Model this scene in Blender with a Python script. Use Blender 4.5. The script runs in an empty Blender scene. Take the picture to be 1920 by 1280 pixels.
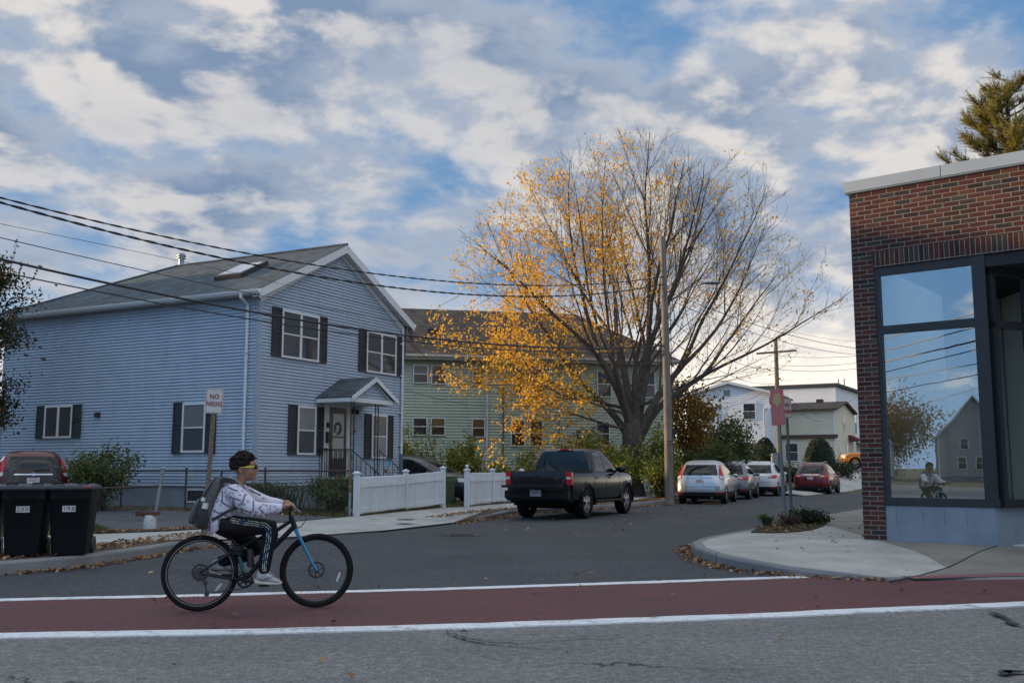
import bpy, bmesh, math, random
from mathutils import Vector, Matrix, noise
from mathutils.bvhtree import BVHTree
R=math.radians; PI=math.pi
S=bpy.context.scene; COL=S.collection
# ---------------------------------------------------------------- camera, sky, sun, exposure
CAM_H=1.36; PITCH=math.atan((878-640)/1867.0)
cd=bpy.data.cameras.new('camera'); cam=bpy.data.objects.new('camera',cd); COL.objects.link(cam)
cam.location=(0,0,CAM_H); cam.rotation_euler=(PI/2+PITCH,0,0)
cd.sensor_width=36; cd.lens=35.0; cd.clip_start=.1; cd.clip_end=3000
S.camera=cam
S.view_settings.view_transform='Standard'; S.view_settings.look='None'
S.view_settings.exposure=0.30; S.view_settings.gamma=1.0
SUN_EL=R(6.5); SUN_DIR=Vector((-.95,.31,0)).normalized()       # horizontal direction towards the sun
sl=bpy.data.lights.new('sun','SUN'); sl.energy=5.0; sl.angle=R(.55); sl.color=(1,.70,.38)
so=bpy.data.objects.new('sun',sl); COL.objects.link(so)
sd=(SUN_DIR*math.cos(SUN_EL)+Vector((0,0,math.sin(SUN_EL))))
so.rotation_euler=sd.to_track_quat('Z','Y').to_euler(); so.location=(-60,20,30)

class NT:
    """tiny node-tree helper"""
    def __init__(s,nt): s.nt=nt; s.n=nt.nodes; s.l=nt.links
    def node(s,t,**kw):
        n=s.n.new(t)
        for k,v in kw.items(): setattr(n,k,v)
        return n
    def put(s,sock,v):
        if isinstance(v,bpy.types.NodeSocket): s.l.new(v,sock)
        else: sock.default_value=v
    def math(s,op,a,b=None,c=None,clamp=False):
        n=s.node('ShaderNodeMath',operation=op,use_clamp=clamp)
        for i,v in enumerate((a,b,c)):
            if v is not None: s.put(n.inputs[i],v)
        return n.outputs[0]
    def vmath(s,op,a,b=None,sc=None):
        n=s.node('ShaderNodeVectorMath',operation=op)
        s.put(n.inputs[0],a)
        if b is not None: s.put(n.inputs[1],b)
        if sc is not None: s.put(n.inputs[3],sc)
        return n.outputs[1] if op in('DOT_PRODUCT','LENGTH') else n.outputs[0]
    def noise(s,vec,scale,detail=4,rough=.55,dist=0,col=False):
        n=s.node('ShaderNodeTexNoise'); s.put(n.inputs['Vector'],vec)
        s.put(n.inputs['Scale'],scale); n.inputs['Detail'].default_value=detail
        n.inputs['Roughness'].default_value=rough; n.inputs['Distortion'].default_value=dist
        return n.outputs['Color' if col else 0]
    def ramp(s,fac,stops,interp='LINEAR'):
        n=s.node('ShaderNodeValToRGB'); r=n.color_ramp; r.interpolation=interp
        while len(r.elements)<len(stops): r.elements.new(.5)
        for e,(p,c) in zip(r.elements,stops):
            e.position=p; e.color=(*c,1) if len(c)==3 else c
        s.put(n.inputs[0],fac); return n.outputs[0]
    def smooth(s,v,a,b):
        n=s.node('ShaderNodeMapRange',interpolation_type='SMOOTHSTEP')
        s.put(n.inputs[0],v); n.inputs[1].default_value=a; n.inputs[2].default_value=b
        return n.outputs[0]
    def mix(s,f,a,b,mode='MIX'):
        n=s.node('ShaderNodeMix',data_type='RGBA',blend_type=mode)
        s.put(n.inputs[0],f)
        for i,v in ((6,a),(7,b)):
            if isinstance(v,(tuple,list)) and len(v)==3: v=(*v,1)
            s.put(n.inputs[i],v)
        return n.outputs[2]
    def sep(s,v):
        n=s.node('ShaderNodeSeparateXYZ'); s.put(n.inputs[0],v); return n.outputs
    def comb(s,x,y,z):
        n=s.node('ShaderNodeCombineXYZ')
        for i,v in enumerate((x,y,z)): s.put(n.inputs[i],v)
        return n.outputs[0]

w=bpy.data.worlds.new('World'); S.world=w; w.use_nodes=True
t=NT(w.node_tree); t.n.clear()
out=t.node('ShaderNodeOutputWorld'); bg=t.node('ShaderNodeBackground'); bg.inputs[1].default_value=.1
t.l.new(bg.outputs[0],out.inputs[0])
sky=t.node('ShaderNodeTexSky',sky_type='NISHITA'); sky.sun_disc=False
sky.sun_elevation=SUN_EL; sky.sun_rotation=math.atan2(SUN_DIR.x,SUN_DIR.y); sky.air_density=1.0; sky.dust_density=.6; sky.ozone_density=2.0
dv=t.node('ShaderNodeTexCoord').outputs['Generated']
sx,sy,sz=t.sep(dv)
zz=t.math('ADD',t.math('MAXIMUM',sz,0.0),.27)
cu=t.math('DIVIDE',sx,zz); cv=t.math('DIVIDE',sy,zz)
cp=t.comb(cu,cv,3.7)
big=t.noise(cp,1.0,2,.5)
n1=t.noise(cp,3.9,9,.54,.15)
cp2=t.vmath('ADD',cp,(-.045,.038,0))
n2=t.noise(cp2,3.9,9,.54,.15)
fine=t.noise(cp,8.5,6,.62,.3)
dens=t.math('ADD',t.math('MULTIPLY',n1,.72),t.math('MULTIPLY',big,.42))
dens=t.math('ADD',dens,t.math('MULTIPLY',t.math('SUBTRACT',fine,.5),.18))
dens=t.math('ADD',dens,t.math('MULTIPLY',t.smooth(sz,.45,.8),.10))
# clearer towards upper right of the view and behind the camera to the left, as seen in the shop glass
clr=t.smooth(t.vmath('DOT_PRODUCT',dv,(.50,.66,.56)),.90,.99)
clr2=t.smooth(t.vmath('DOT_PRODUCT',dv,(-.78,-.60,.18)),.25,.85)

dens=t.math('SUBTRACT',dens,t.math('ADD',t.math('MULTIPLY',clr,.07),t.math('MULTIPLY',clr2,.22)))
cover=t.smooth(dens,.395,.585)
lit=t.smooth(t.math('SUBTRACT',n1,n2),-.055,.095)
thick=t.smooth(dens,.50,.68)
cl=t.mix(t.math('MULTIPLY',thick,.92),(3.7,4.1,4.8),(1.6,2.3,3.5))
cl=t.mix(t.math('MULTIPLY',t.math('MULTIPLY',lit,t.smooth(big,.22,.66)),.88),cl,(7.2,6.7,6.1))
skc=t.mix(.82,sky.outputs[0],(1.15,2.6,4.9))
hz=t.smooth(sz,.24,.0)
skc=t.mix(t.math('MULTIPLY',t.math('MULTIPLY',hz,t.math('SUBTRACT',1.0,t.math('MULTIPLY',clr2,.75))),.75),skc,(4.6,5.6,6.9))
col=t.mix(t.math('MULTIPLY',cover,.93),skc,cl)
# low bright band of cloud-filtered evening light above the far end of the street
glow=t.math('MULTIPLY',t.smooth(sz,.20,.03),t.smooth(t.vmath('DOT_PRODUCT',dv,(.36,.93,0)),.55,1.0))
col=t.mix(t.math('MULTIPLY',glow,.92),col,(12.5,11.0,9.0))
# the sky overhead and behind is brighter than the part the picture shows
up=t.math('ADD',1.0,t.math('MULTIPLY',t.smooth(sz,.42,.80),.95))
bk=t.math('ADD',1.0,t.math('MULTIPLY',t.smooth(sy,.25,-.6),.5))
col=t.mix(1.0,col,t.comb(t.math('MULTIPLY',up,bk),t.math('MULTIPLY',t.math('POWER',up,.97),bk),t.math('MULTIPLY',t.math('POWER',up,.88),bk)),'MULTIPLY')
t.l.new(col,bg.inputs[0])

# ---------------------------------------------------------------- materials
MATS={}
def mat(name,col,rough=.6,var=.12,scale=6.0,bump=0.0,bscale=60.0,metal=0.0,spec=.5,coat=0.0,detail=4,col2=None,coords='Object'):
    if name in MATS: return MATS[name]
    m=bpy.data.materials.new(name); m.use_nodes=True; t=NT(m.node_tree)
    b=t.n['Principled BSDF']
    b.inputs['Roughness'].default_value=rough; b.inputs['Metallic'].default_value=metal
    b.inputs['Specular IOR Level'].default_value=spec; b.inputs['Coat Weight'].default_value=coat
    if coat: b.inputs['Coat Roughness'].default_value=.04
    tc=t.node('ShaderNodeTexCoord').outputs[coords]
    f=t.noise(tc,scale,detail,.6)
    lo=tuple(c*(1-var) for c in col) if col2 is None else col
    hi=tuple(min(1,c*(1+var)) for c in col) if col2 is None else col2
    t.put(b.inputs['Base Color'],t.ramp(f,[(.3,lo),(.7,hi)]))
    if bump:
        bn=t.node('ShaderNodeBump'); bn.inputs['Strength'].default_value=bump; bn.inputs['Distance'].default_value=.01
        t.put(bn.inputs['Height'],t.noise(tc,bscale,5,.65)); t.l.new(bn.outputs[0],b.inputs['Normal'])
    MATS[name]=m; return m
def glassy(name,col,rough=.03,spec=.7):
    return mat(name,col,rough,.05,2.0,spec=spec)
def leafmat(name,stops,trans=.35,rough=.55):
    if name in MATS: return MATS[name]
    m=bpy.data.materials.new(name); m.use_nodes=True; t=NT(m.node_tree)
    b=t.n['Principled BSDF']; b.inputs['Roughness'].default_value=rough; b.inputs['Specular IOR Level'].default_value=.3
    g=t.node('ShaderNodeNewGeometry'); c=t.ramp(g.outputs['Random Per Island'],stops)
    t.put(b.inputs['Base Color'],c)
    tr=t.node('ShaderNodeBsdfTranslucent'); t.put(tr.inputs[0],c)
    mx=t.node('ShaderNodeMixShader'); mx.inputs[0].default_value=trans
    t.l.new(b.outputs[0],mx.inputs[1]); t.l.new(tr.outputs[0],mx.inputs[2])
    t.l.new(mx.outputs[0],t.n['Material Output'].inputs[0])
    MATS[name]=m; return m
def brickmat(name,bl,bh,joint,stops,mortar,horizontal=True,offset=.5):
    """individually coloured bricks with recessed mortar, in the object's own metres: u runs along the wall, v up"""
    m=bpy.data.materials.new(name); m.use_nodes=True; t=NT(m.node_tree); b=t.n['Principled BSDF']
    x,y,z=t.sep(t.node('ShaderNodeTexCoord').outputs['Object'])
    u=t.math('ADD',x,y); v=z
    if not horizontal: u,v=v,u
    row=t.math('FLOOR',t.math('DIVIDE',v,bh))
    sh=t.math('MULTIPLY',t.math('FLOORED_MODULO',row,2.0),offset)
    uu=t.math('ADD',t.math('DIVIDE',u,bl),sh)
    colid=t.math('FLOOR',uu)
    fu=t.math('MULTIPLY',t.math('FRACT',uu),bl); fv=t.math('MULTIPLY',t.math('FRACT',t.math('DIVIDE',v,bh)),bh)
    wob=t.math('MULTIPLY',t.math('SUBTRACT',t.noise(t.comb(t.math('MULTIPLY',u,30),t.math('MULTIPLY',v,30),0),1.0,3),.5),.008)
    du=t.math('MINIMUM',fu,t.math('SUBTRACT',bl,fu)); dv_=t.math('MINIMUM',fv,t.math('SUBTRACT',bh,fv))
    d=t.math('ADD',t.math('MINIMUM',du,dv_),wob)
    isb=t.smooth(d,joint*.42,joint*.62)
    wn=t.node('ShaderNodeTexWhiteNoise',noise_dimensions='3D'); t.put(wn.inputs[0],t.comb(colid,row,1.0))
    bc=t.ramp(wn.outputs[0],stops)
    g=t.noise(t.comb(t.math('MULTIPLY',u,60),t.math('MULTIPLY',v,60),2.0),1.0,5,.7)
    bc=t.mix(.55,bc,t.mix(1.0,bc,t.ramp(g,[(.25,(.45,.45,.47)),(.75,(1.5,1.45,1.4))]),'MULTIPLY'))
    mc=t.mix(t.noise(t.comb(u,v,5.0),9.0,4),tuple(c*.6 for c in mortar),tuple(c*1.15 for c in mortar))
    t.put(b.inputs['Base Color'],t.mix(isb,mc,bc)); b.inputs['Roughness'].default_value=.85; b.inputs['Specular IOR Level'].default_value=.25
    bn=t.node('ShaderNodeBump'); bn.inputs['Strength'].default_value=.8; bn.inputs['Distance'].default_value=.012
    t.put(bn.inputs['Height'],t.math('ADD',isb,t.math('MULTIPLY',g,.35))); t.l.new(bn.outputs[0],b.inputs['Normal'])
    MATS[name]=m; return m

# ---------------------------------------------------------------- mesh helpers
class MB:
    def __init__(s): s.v=[]; s.f=[]; s.m=[]; s.cur=0
    def add(s,vs,fs):
        k=len(s.v); s.v.extend(tuple(p) for p in vs)
        for f in fs: s.f.append(tuple(i+k for i in f)); s.m.append(s.cur)
    def quad(s,*p): s.add(p,[tuple(range(len(p)))])
    def hexa(s,p):
        s.add(p,[(0,3,2,1),(4,5,6,7),(0,1,5,4),(1,2,6,5),(2,3,7,6),(3,0,4,7)])
    def box(s,x0,x1,y0,y1,z0,z1,f=None):
        p=[(x0,y0,z0),(x1,y0,z0),(x1,y1,z0),(x0,y1,z0),(x0,y0,z1),(x1,y0,z1),(x1,y1,z1),(x0,y1,z1)]
        if f: p=[f(*q) for q in p]
        s.hexa(p); return s
    def bar(s,a,b,w,h,up=(0,0,1)):
        a=Vector(a); b=Vector(b); d=(b-a).normalized(); u=Vector(up)
        if abs(d.dot(u))>.98: u=Vector((1,0,0))
        sx=d.cross(u).normalized()*w/2; sz=sx.cross(d).normalized()*h/2
        s.hexa([a-sx-sz,a+sx-sz,b+sx-sz,b-sx-sz,a-sx+sz,a+sx+sz,b+sx+sz,b-sx+sz]); return s
    def tube(s,pts,r,seg=8,cap=True,closed=False):
        pts=[Vector(p) for p in pts]; n=len(pts)
        if not isinstance(r,(list,tuple)): r=[r]*n
        rings=[]; prev=None
        for i,p in enumerate(pts):
            a=pts[(i-1)%n] if (closed or i>0) else p; b=pts[(i+1)%n] if (closed or i<n-1) else p
            d=(b-a)
            d=d.normalized() if d.length>1e-9 else Vector((0,0,1))
            if prev is None:
                u=Vector((0,0,1)) if abs(d.z)<.9 else Vector((1,0,0)); x=d.cross(u).normalized()
            else:
                x=prev-d*prev.dot(d)
                x=x.normalized() if x.length>1e-6 else d.orthogonal().normalized()
            prev=x; y=d.cross(x)
            rings.append([p+(x*math.cos(2*PI*k/seg)+y*math.sin(2*PI*k/seg))*r[i] for k in range(seg)])
        s.loft(rings,cap and not closed,closed); return s
    def loft(s,rings,cap=True,closed=False):
        n=len(rings); m=len(rings[0]); vs=[p for rg in rings for p in rg]; fs=[]
        for i in range(n if closed else n-1):
            j=(i+1)%n
            for k in range(m):
                l=(k+1)%m; fs.append((i*m+k,i*m+l,j*m+l,j*m+k))
        if cap: fs.append(tuple(range(m))[::-1]); fs.append(tuple((n-1)*m+k for k in range(m)))
        s.add(vs,fs); return s
    def lathe(s,prof,c=(0,0,0),seg=24,axis='z',cap=True):
        rings=[]
        for r,h in prof:
            rg=[]
            for k in range(seg):
                a=2*PI*k/seg; u=r*math.cos(a); v=r*math.sin(a)
                p=(u,v,h) if axis=='z' else (u,h,v) if axis=='y' else (h,u,v)
                rg.append((c[0]+p[0],c[1]+p[1],c[2]+p[2]))
            rings.append(rg)
        s.loft(rings,cap); return s
    def ell(s,c,r,seg=16,rings=10,rot=None):
        rg=[]
        for i in range(1,rings):
            a=PI*i/rings
            rg.append([(math.sin(a)*math.cos(2*PI*k/seg)*r[0],math.sin(a)*math.sin(2*PI*k/seg)*r[1],-math.cos(a)*r[2]) for k in range(seg)])
        rg=[[Vector(c)+(rot@Vector(p) if rot else Vector(p)) for p in q] for q in rg]
        s.loft(rg,True); return s
    def prism(s,poly,f,h0,h1):
        n=len(poly); vs=[f(a,b,h0) for a,b in poly]+[f(a,b,h1) for a,b in poly]
        fs=[tuple(range(n))[::-1],tuple(range(n,2*n))]+[(i,(i+1)%n,(i+1)%n+n,i+n) for i in range(n)]
        s.add(vs,fs); return s
    def build(s,name,m,parent=None,smooth=False,bevel=0,recalc=True,angle=40):
        me=bpy.data.meshes.new(name); me.from_pydata(s.v,[],s.f)
        for q in (m if isinstance(m,(list,tuple)) else [m]): me.materials.append(q)
        if any(s.m): me.polygons.foreach_set('material_index',s.m)
        if recalc and len(s.f)<60000:
            bm=bmesh.new(); bm.from_mesh(me); bmesh.ops.recalc_face_normals(bm,faces=bm.faces)
            if bevel:
                es=[e for e in bm.edges if len(e.link_faces)==2 and e.calc_face_angle(0)>R(30)]
                bmesh.ops.bevel(bm,geom=es,offset=bevel,segments=2,affect='EDGES',clamp_overlap=True)
            bm.to_mesh(me); bm.free()
        o=bpy.data.objects.new(name,me); COL.objects.link(o)
        if parent is not None: o.parent=parent
        if smooth:
            me.polygons.foreach_set('use_smooth',[True]*len(me.polygons))
            if angle<180: me.set_sharp_from_angle(angle=R(angle))
        return o
def tag(o,label=None,cat=None,group=None,kind=None):
    for k,v in (('label',label),('category',cat),('group',group),('kind',kind)):
        if v: o[k]=v
    return o
def thing(name,label,cat,loc=(0,0,0),rz=0,group=None):
    o=bpy.data.objects.new(name,None); COL.objects.link(o); o.location=loc; o.rotation_euler=(0,0,rz); o.empty_display_size=.2
    return tag(o,label,cat,group)
def struct(name,mb,m,**k): return tag(mb.build(name,m,**k),kind='structure')
def dup(o,parent=None):
    c=o.copy(); COL.objects.link(c)
    if parent is not None: c.parent=parent
    for ch in list(o.children): dup(ch,c)
    return c
def rnd(a,b): return random.uniform(a,b)
def lerp(a,b,t): return a+(b-a)*t
def ray_dir(u,v):
    x=(u-960)/1867.; y=-(v-640)/1867.; c,s_=math.cos(PITCH),math.sin(PITCH)
    return Vector((x,c-y*s_,s_+y*c))
def at(u,v,Y):
    """the point at distance Y down the street that the photograph shows at pixel u, v"""
    d=ray_dir(u,v); return Vector((0,0,CAM_H))+d*(Y/d.y)
def gnd(u,v,z=0.):
    d=ray_dir(u,v); return Vector((0,0,CAM_H))+d*((z-CAM_H)/d.z)
def text_mesh(body,size,extrude=.0015,align='CENTER',bold=0):
    c=bpy.data.curves.new('lettering','FONT'); c.body=body; c.size=size; c.extrude=extrude; c.offset=bold; c.align_x=align; c.align_y='CENTER'; c.resolution_u=2
    o=bpy.data.objects.new('lettering',c); COL.objects.link(o)
    bpy.context.view_layer.update()
    me=bpy.data.meshes.new_from_object(o.evaluated_get(bpy.context.evaluated_depsgraph_get()))
    bpy.data.objects.remove(o); return me
def text_part(name,body,size,m,parent,mtx,extrude=.0015,bold=0,sx=1.0):
    me=text_mesh(body,size,extrude,bold=bold); me.transform(mtx@Matrix.Diagonal((sx,1,1,1))); me.materials.clear(); me.materials.append(m)
    o=bpy.data.objects.new(name,me); COL.objects.link(o); o.parent=parent; return o
def evaluated(o,mods):
    """apply modifiers without operators: mods is a list of (type, settings)"""
    for ty,st in mods:
        md=o.modifiers.new(ty.lower(),ty)
        for k,v in st.items(): setattr(md,k,v)
    bpy.context.view_layer.update()
    me=bpy.data.meshes.new_from_object(o.evaluated_get(bpy.context.evaluated_depsgraph_get()))
    o.modifiers.clear(); old=o.data; o.data=me; bpy.data.meshes.remove(old); return o
def smooth_all(o,angle=None):
    o.data.polygons.foreach_set('use_smooth',[True]*len(o.data.polygons))
    if angle: o.data.set_sharp_from_angle(angle=R(angle))
    return o
# ---------------------------------------------------------------- ground, streets, kerbs, pavements
random.seed(3)
def asphalt(name,base,crack=True):
    m=bpy.data.materials.new(name); m.use_nodes=True; t=NT(m.node_tree); b=t.n['Principled BSDF']
    tc=t.node('ShaderNodeTexCoord').outputs['Object']
    f=t.math('ADD',t.math('MULTIPLY',t.noise(tc,42,5,.8),.7),t.math('MULTIPLY',t.noise(tc,13,4,.6),.3)); l=t.noise(tc,.55,5,.6); sp=t.noise(tc,90,3,.6)
    c=t.ramp(f,[(.36,tuple(v*.34 for v in base)),(.5,base),(.64,tuple(v*2.1 for v in base))])
    c=t.mix(t.smooth(sp,.64,.72),c,tuple(min(.5,v*3.0) for v in base))
    c=t.mix(1.0,c,t.ramp(l,[(.3,(.80,.80,.82)),(.7,(1.16,1.15,1.12))]),'MULTIPLY')
    st=t.smooth(t.noise(t.vmath('MULTIPLY',tc,(.10,.5,1)),1.0,4,.6),.56,.68)   # worn, oily streaks along the lane
    c=t.mix(t.math('MULTIPLY',st,.35),c,tuple(v*.55 for v in base))
    if crack:
        vo=t.node('ShaderNodeTexVoronoi',feature='DISTANCE_TO_EDGE'); vo.inputs['Scale'].default_value=.23
        t.put(vo.inputs['Vector'],t.vmath('ADD',tc,t.vmath('SCALE',t.noise(tc,.9,5,.6,col=True),sc=1.6)))
        ck=t.smooth(vo.outputs[0],.006,.0015)
        msk=t.smooth(t.noise(tc,.18,2),.50,.58)
        c=t.mix(t.math('MULTIPLY',t.math('MULTIPLY',ck,msk),.85),c,(.012,.012,.013))
    t.put(b.inputs['Base Color'],c); b.inputs['Roughness'].default_value=.82; b.inputs['Specular IOR Level'].default_value=.3
    bn=t.node('ShaderNodeBump'); bn.inputs['Strength'].default_value=.55; bn.inputs['Distance'].default_value=.006
    t.put(bn.inputs['Height'],f); t.l.new(bn.outputs[0],b.inputs['Normal'])
    MATS[name]=m; return m
A_MAIN=asphalt('worn grey asphalt',(.160,.155,.147)); A_SIDE=asphalt('dark asphalt',(.050,.052,.056)); A_DRV=asphalt('driveway asphalt',(.075,.078,.085),False)
def concrete(name,base,joint=1.5,rot=0.,jw=.012,stain=None):
    m=bpy.data.materials.new(name); m.use_nodes=True; t=NT(m.node_tree); b=t.n['Principled BSDF']
    tc=t.node('ShaderNodeTexCoord').outputs['Object']
    f=t.noise(tc,45,6,.7); l=t.noise(tc,1.1,5,.62); st=t.noise(tc,5.0,6,.7)
    c=t.ramp(f,[(.3,tuple(v*.86 for v in base)),(.7,tuple(v*1.1 for v in base))])
    c=t.mix(1.0,c,t.ramp(l,[(.3,(.72,.72,.71)),(.68,(1.12,1.10,1.06))]),'MULTIPLY')
    c=t.mix(t.math('MULTIPLY',t.smooth(st,.6,.75),.4),c,tuple(v*.55 for v in base))
    if joint:
        mp=t.node('ShaderNodeMapping'); mp.inputs['Rotation'].default_value=(0,0,rot); t.put(mp.inputs[0],tc)
        x,y,z=t.sep(mp.outputs[0])
        def ln(v): 
            q=t.math('FRACT',t.math('DIVIDE',v,joint)); q=t.math('MINIMUM',q,t.math('SUBTRACT',1.0,q)); return t.smooth(q,jw/joint,jw*.4/joint)
        c=t.mix(t.math('MULTIPLY',ln(x),.6),c,tuple(v*.35 for v in base))
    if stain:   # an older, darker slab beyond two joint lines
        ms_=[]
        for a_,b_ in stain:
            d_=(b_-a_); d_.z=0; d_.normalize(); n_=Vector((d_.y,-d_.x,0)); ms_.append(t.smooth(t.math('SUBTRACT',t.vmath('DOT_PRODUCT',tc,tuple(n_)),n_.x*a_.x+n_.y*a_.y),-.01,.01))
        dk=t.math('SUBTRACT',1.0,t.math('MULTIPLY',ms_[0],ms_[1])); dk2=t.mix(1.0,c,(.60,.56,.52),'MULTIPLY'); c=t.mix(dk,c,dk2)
    t.put(b.inputs['Base Color'],c); b.inputs['Roughness'].default_value=.88; b.inputs['Specular IOR Level'].default_value=.25
    bn=t.node('ShaderNodeBump'); bn.inputs['Strength'].default_value=.35; bn.inputs['Distance'].default_value=.006
    t.put(bn.inputs['Height'],f); t.l.new(bn.outputs[0],b.inputs['Normal'])
    MATS[name]=m; return m
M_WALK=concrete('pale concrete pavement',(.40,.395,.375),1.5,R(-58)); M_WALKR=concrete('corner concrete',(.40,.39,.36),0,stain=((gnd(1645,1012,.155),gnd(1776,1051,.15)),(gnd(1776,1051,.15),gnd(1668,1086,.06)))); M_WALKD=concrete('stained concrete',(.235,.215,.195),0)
M_KERB=concrete('granite kerb',(.215,.22,.225),2.2,R(20),.02)
M_LAWN=mat('worn autumn lawn soil',(.055,.050,.028),.95,.4,3.0,.6,40,detail=8,col2=(.085,.088,.035))
M_EARTH=mat('bare leafy earth',(.075,.052,.034),.95,.35,9,.7,50,detail=8)
def hgt(x,y):
    """gentle rise of the land beyond the far cars"""
    s=max(0.,min(1.,(y-56)/22.)); s=s*s*(3-2*s); return s*1.25+max(0,y-78)*.02
# big ground sheet reaching the horizon
mb=MB(); xs=[-1500,-400,-120,-60]+list(range(-40,61,5))+[90,150,400,1500]; ys=[-1500,-400,-100,-40,-10,0,10,20,30,40,50,54,58,62,66,70,74,78,90,120,200,400,1500]
vs=[(x,y,hgt(x,min(y,150))-.012) for y in ys for x in xs]; n=len(xs)
mb.add(vs,[(j*n+i,j*n+i+1,(j+1)*n+i+1,(j+1)*n+i) for j in range(len(ys)-1) for i in range(n-1)])
struct('ground',mb,M_LAWN,recalc=False)
# road surfaces: sheets 4 mm apart
def sheet(name,pts,z,m):
    mb=MB(); mb.add([(x,y,z) for x,y in pts],[tuple(range(len(pts)))]); return struct(name,mb,m,recalc=False)
dm=Vector((.978,.203,0)); nm=Vector((-.203,.978,0))          # along and across the main street
def ms(a,b): p=dm*a+nm*b; return (p.x,p.y)
# lower crosswalk line front edge passes through (-4.1,8.3), (5.1,10.2)
b0=Vector((-4.14,8.29,0)).dot(nm)
sheet('main_street',[ms(-120,-14),ms(120,-14),ms(120,40),ms(-120,40)],0.0,A_MAIN)
LK=[(-60,2.2),(-22,9.9),(-12,11.8),(-6.58,13.08),(-5.95,13.9),(-5.68,15.2),(-5.5,16.9),(-4.95,18.6),(-4.1,20.0),(-2.92,21.6),(-1.57,24.75),(0,29.83),(2.2,32.9),(4.32,35.6),(5.9,39.0),(7.3,43.2),(10.8,49.5),(15.6,57.0),(19.0,63.0)]
RK=[(60,21.0),(10,13.2),(6.5,12.55),(4.55,12.4),(3.53,12.95),(3.05,13.7),(2.85,14.5),(2.82,15.6),(2.95,16.7),(3.35,17.9),(3.95,19.0),(5.05,20.84),(7.59,25.66),(10.16,29.9),(16,40.5),(23,53),(29,63)]
def offs(line,d):
    out=[]
    for i,(x,y) in enumerate(line):
        a=Vector(line[max(i-1,0)]); b=Vector(line[min(i+1,len(line)-1)]); t_=(b-a).normalized(); out.append((x-t_.y*d,y+t_.x*d))
    return out
def resample(line,n):
    P=[Vector((x,y)) for x,y in line]; ls=[(P[i+1]-P[i]).length for i in range(len(P)-1)]; tot=sum(ls); out=[]
    for k in range(n+1):
        d=tot*k/n; i=0
        while i<len(ls)-1 and d>ls[i]: d-=ls[i]; i+=1
        out.append(P[i].lerp(P[i+1],min(1,d/ls[i])))
    return out
def band(name,l0,l1,z,m,n=40):
    a=resample(l0,n); b=resample(l1,n); mb=MB()
    mb.add([(p.x,p.y,z) for p in a]+[(p.x,p.y,z) for p in b],[(i,i+1,n+2+i,n+1+i) for i in range(n)]); return struct(name,mb,m,recalc=False)
# the crosswalk lines as the photograph shows them: near edge and far edge, each a gentle curve on the ground
NEAR=[(-40,.5)]+[tuple(gnd(u,v)[:2]) for u,v in ((-300,1201),(0,1197.5),(450,1190),(900,1178.5),(1400,1160),(1920,1136.5))]+[(9,11.2),(20,13.6)]
NEAR[0]=(NEAR[1][0]-30,NEAR[1][1]-4)
FAR=[(0,0)]+[tuple(gnd(u,v)[:2]) for u,v in ((-300,1131),(0,1123.5),(400,1114.5),(800,1104),(1200,1091),(1500,1080.5))]
FAR[0]=(FAR[1][0]-30,FAR[1][1]-4)
sd_=Vector((FAR[-1][0]-FAR[-2][0],FAR[-1][1]-FAR[-2][1])).normalized()
FAR2=FAR+[(4.45,12.36),(6.4,12.52),(10,13.15),(20,14.8)]
far_l=[(x,y) for x,y in FAR]
sk_=[(-60,4)]+[]
band('side_street',LK[3:],RK[4:],.004,A_SIDE,60)
band('side_street',[FAR[1],FAR[2],FAR[3],FAR[4],FAR[5],FAR[6]],[LK[2],LK[3],LK[4],(-4.5,14.6),(-.5,15),(2.6,14.0)],.0065,A_SIDE,30)
def brickpave():
    m=bpy.data.materials.new('red stamped crosswalk'); m.use_nodes=True; t=NT(m.node_tree); b=t.n['Principled BSDF']
    tc=t.node('ShaderNodeTexCoord').outputs['Object']
    mp=t.node('ShaderNodeMapping'); mp.inputs['Rotation'].default_value=(0,0,R(-11.7)); t.put(mp.inputs[0],tc)
    br=t.node('ShaderNodeTexBrick'); br.offset=.5; t.put(br.inputs['Vector'],mp.outputs[0])
    br.inputs['Scale'].default_value=1.0; br.inputs['Brick Width'].default_value=.22; br.inputs['Row Height'].default_value=.11; br.inputs['Mortar Size'].default_value=.016
    br.inputs['Color1'].default_value=(.118,.043,.043,1); br.inputs['Color2'].default_value=(.138,.050,.049,1); br.inputs['Mortar'].default_value=(.050,.022,.022,1)
    c=t.mix(.62,br.outputs[0],t.mix(t.noise(tc,40,5,.8),(.085,.032,.032),(.19,.074,.070)))
    c=t.mix(t.math('MULTIPLY',t.smooth(t.noise(t.vmath('MULTIPLY',mp.outputs[0],(.7,1.6,1)),1.0,8,.72),.45,.66),.8),c,(.078,.046,.045))
    st=t.noise(t.vmath('MULTIPLY',mp.outputs[0],(.5,6,1)),1.0,5,.7)
    c=t.mix(t.math('MULTIPLY',t.smooth(st,.52,.70),.6),c,(.055,.030,.030))
    t.put(b.inputs['Base Color'],c); b.inputs['Roughness'].default_value=.8; b.inputs['Specular IOR Level'].default_value=.3
    bn=t.node('ShaderNodeBump'); bn.inputs['Strength'].default_value=.5; bn.inputs['Distance'].default_value=.006
    t.put(bn.inputs['Height'],t.math('SUBTRACT',t.noise(tc,80,4,.75),t.math('MULTIPLY',br.outputs[1],1.2))); t.l.new(bn.outputs[0],b.inputs['Normal']); return m
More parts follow.
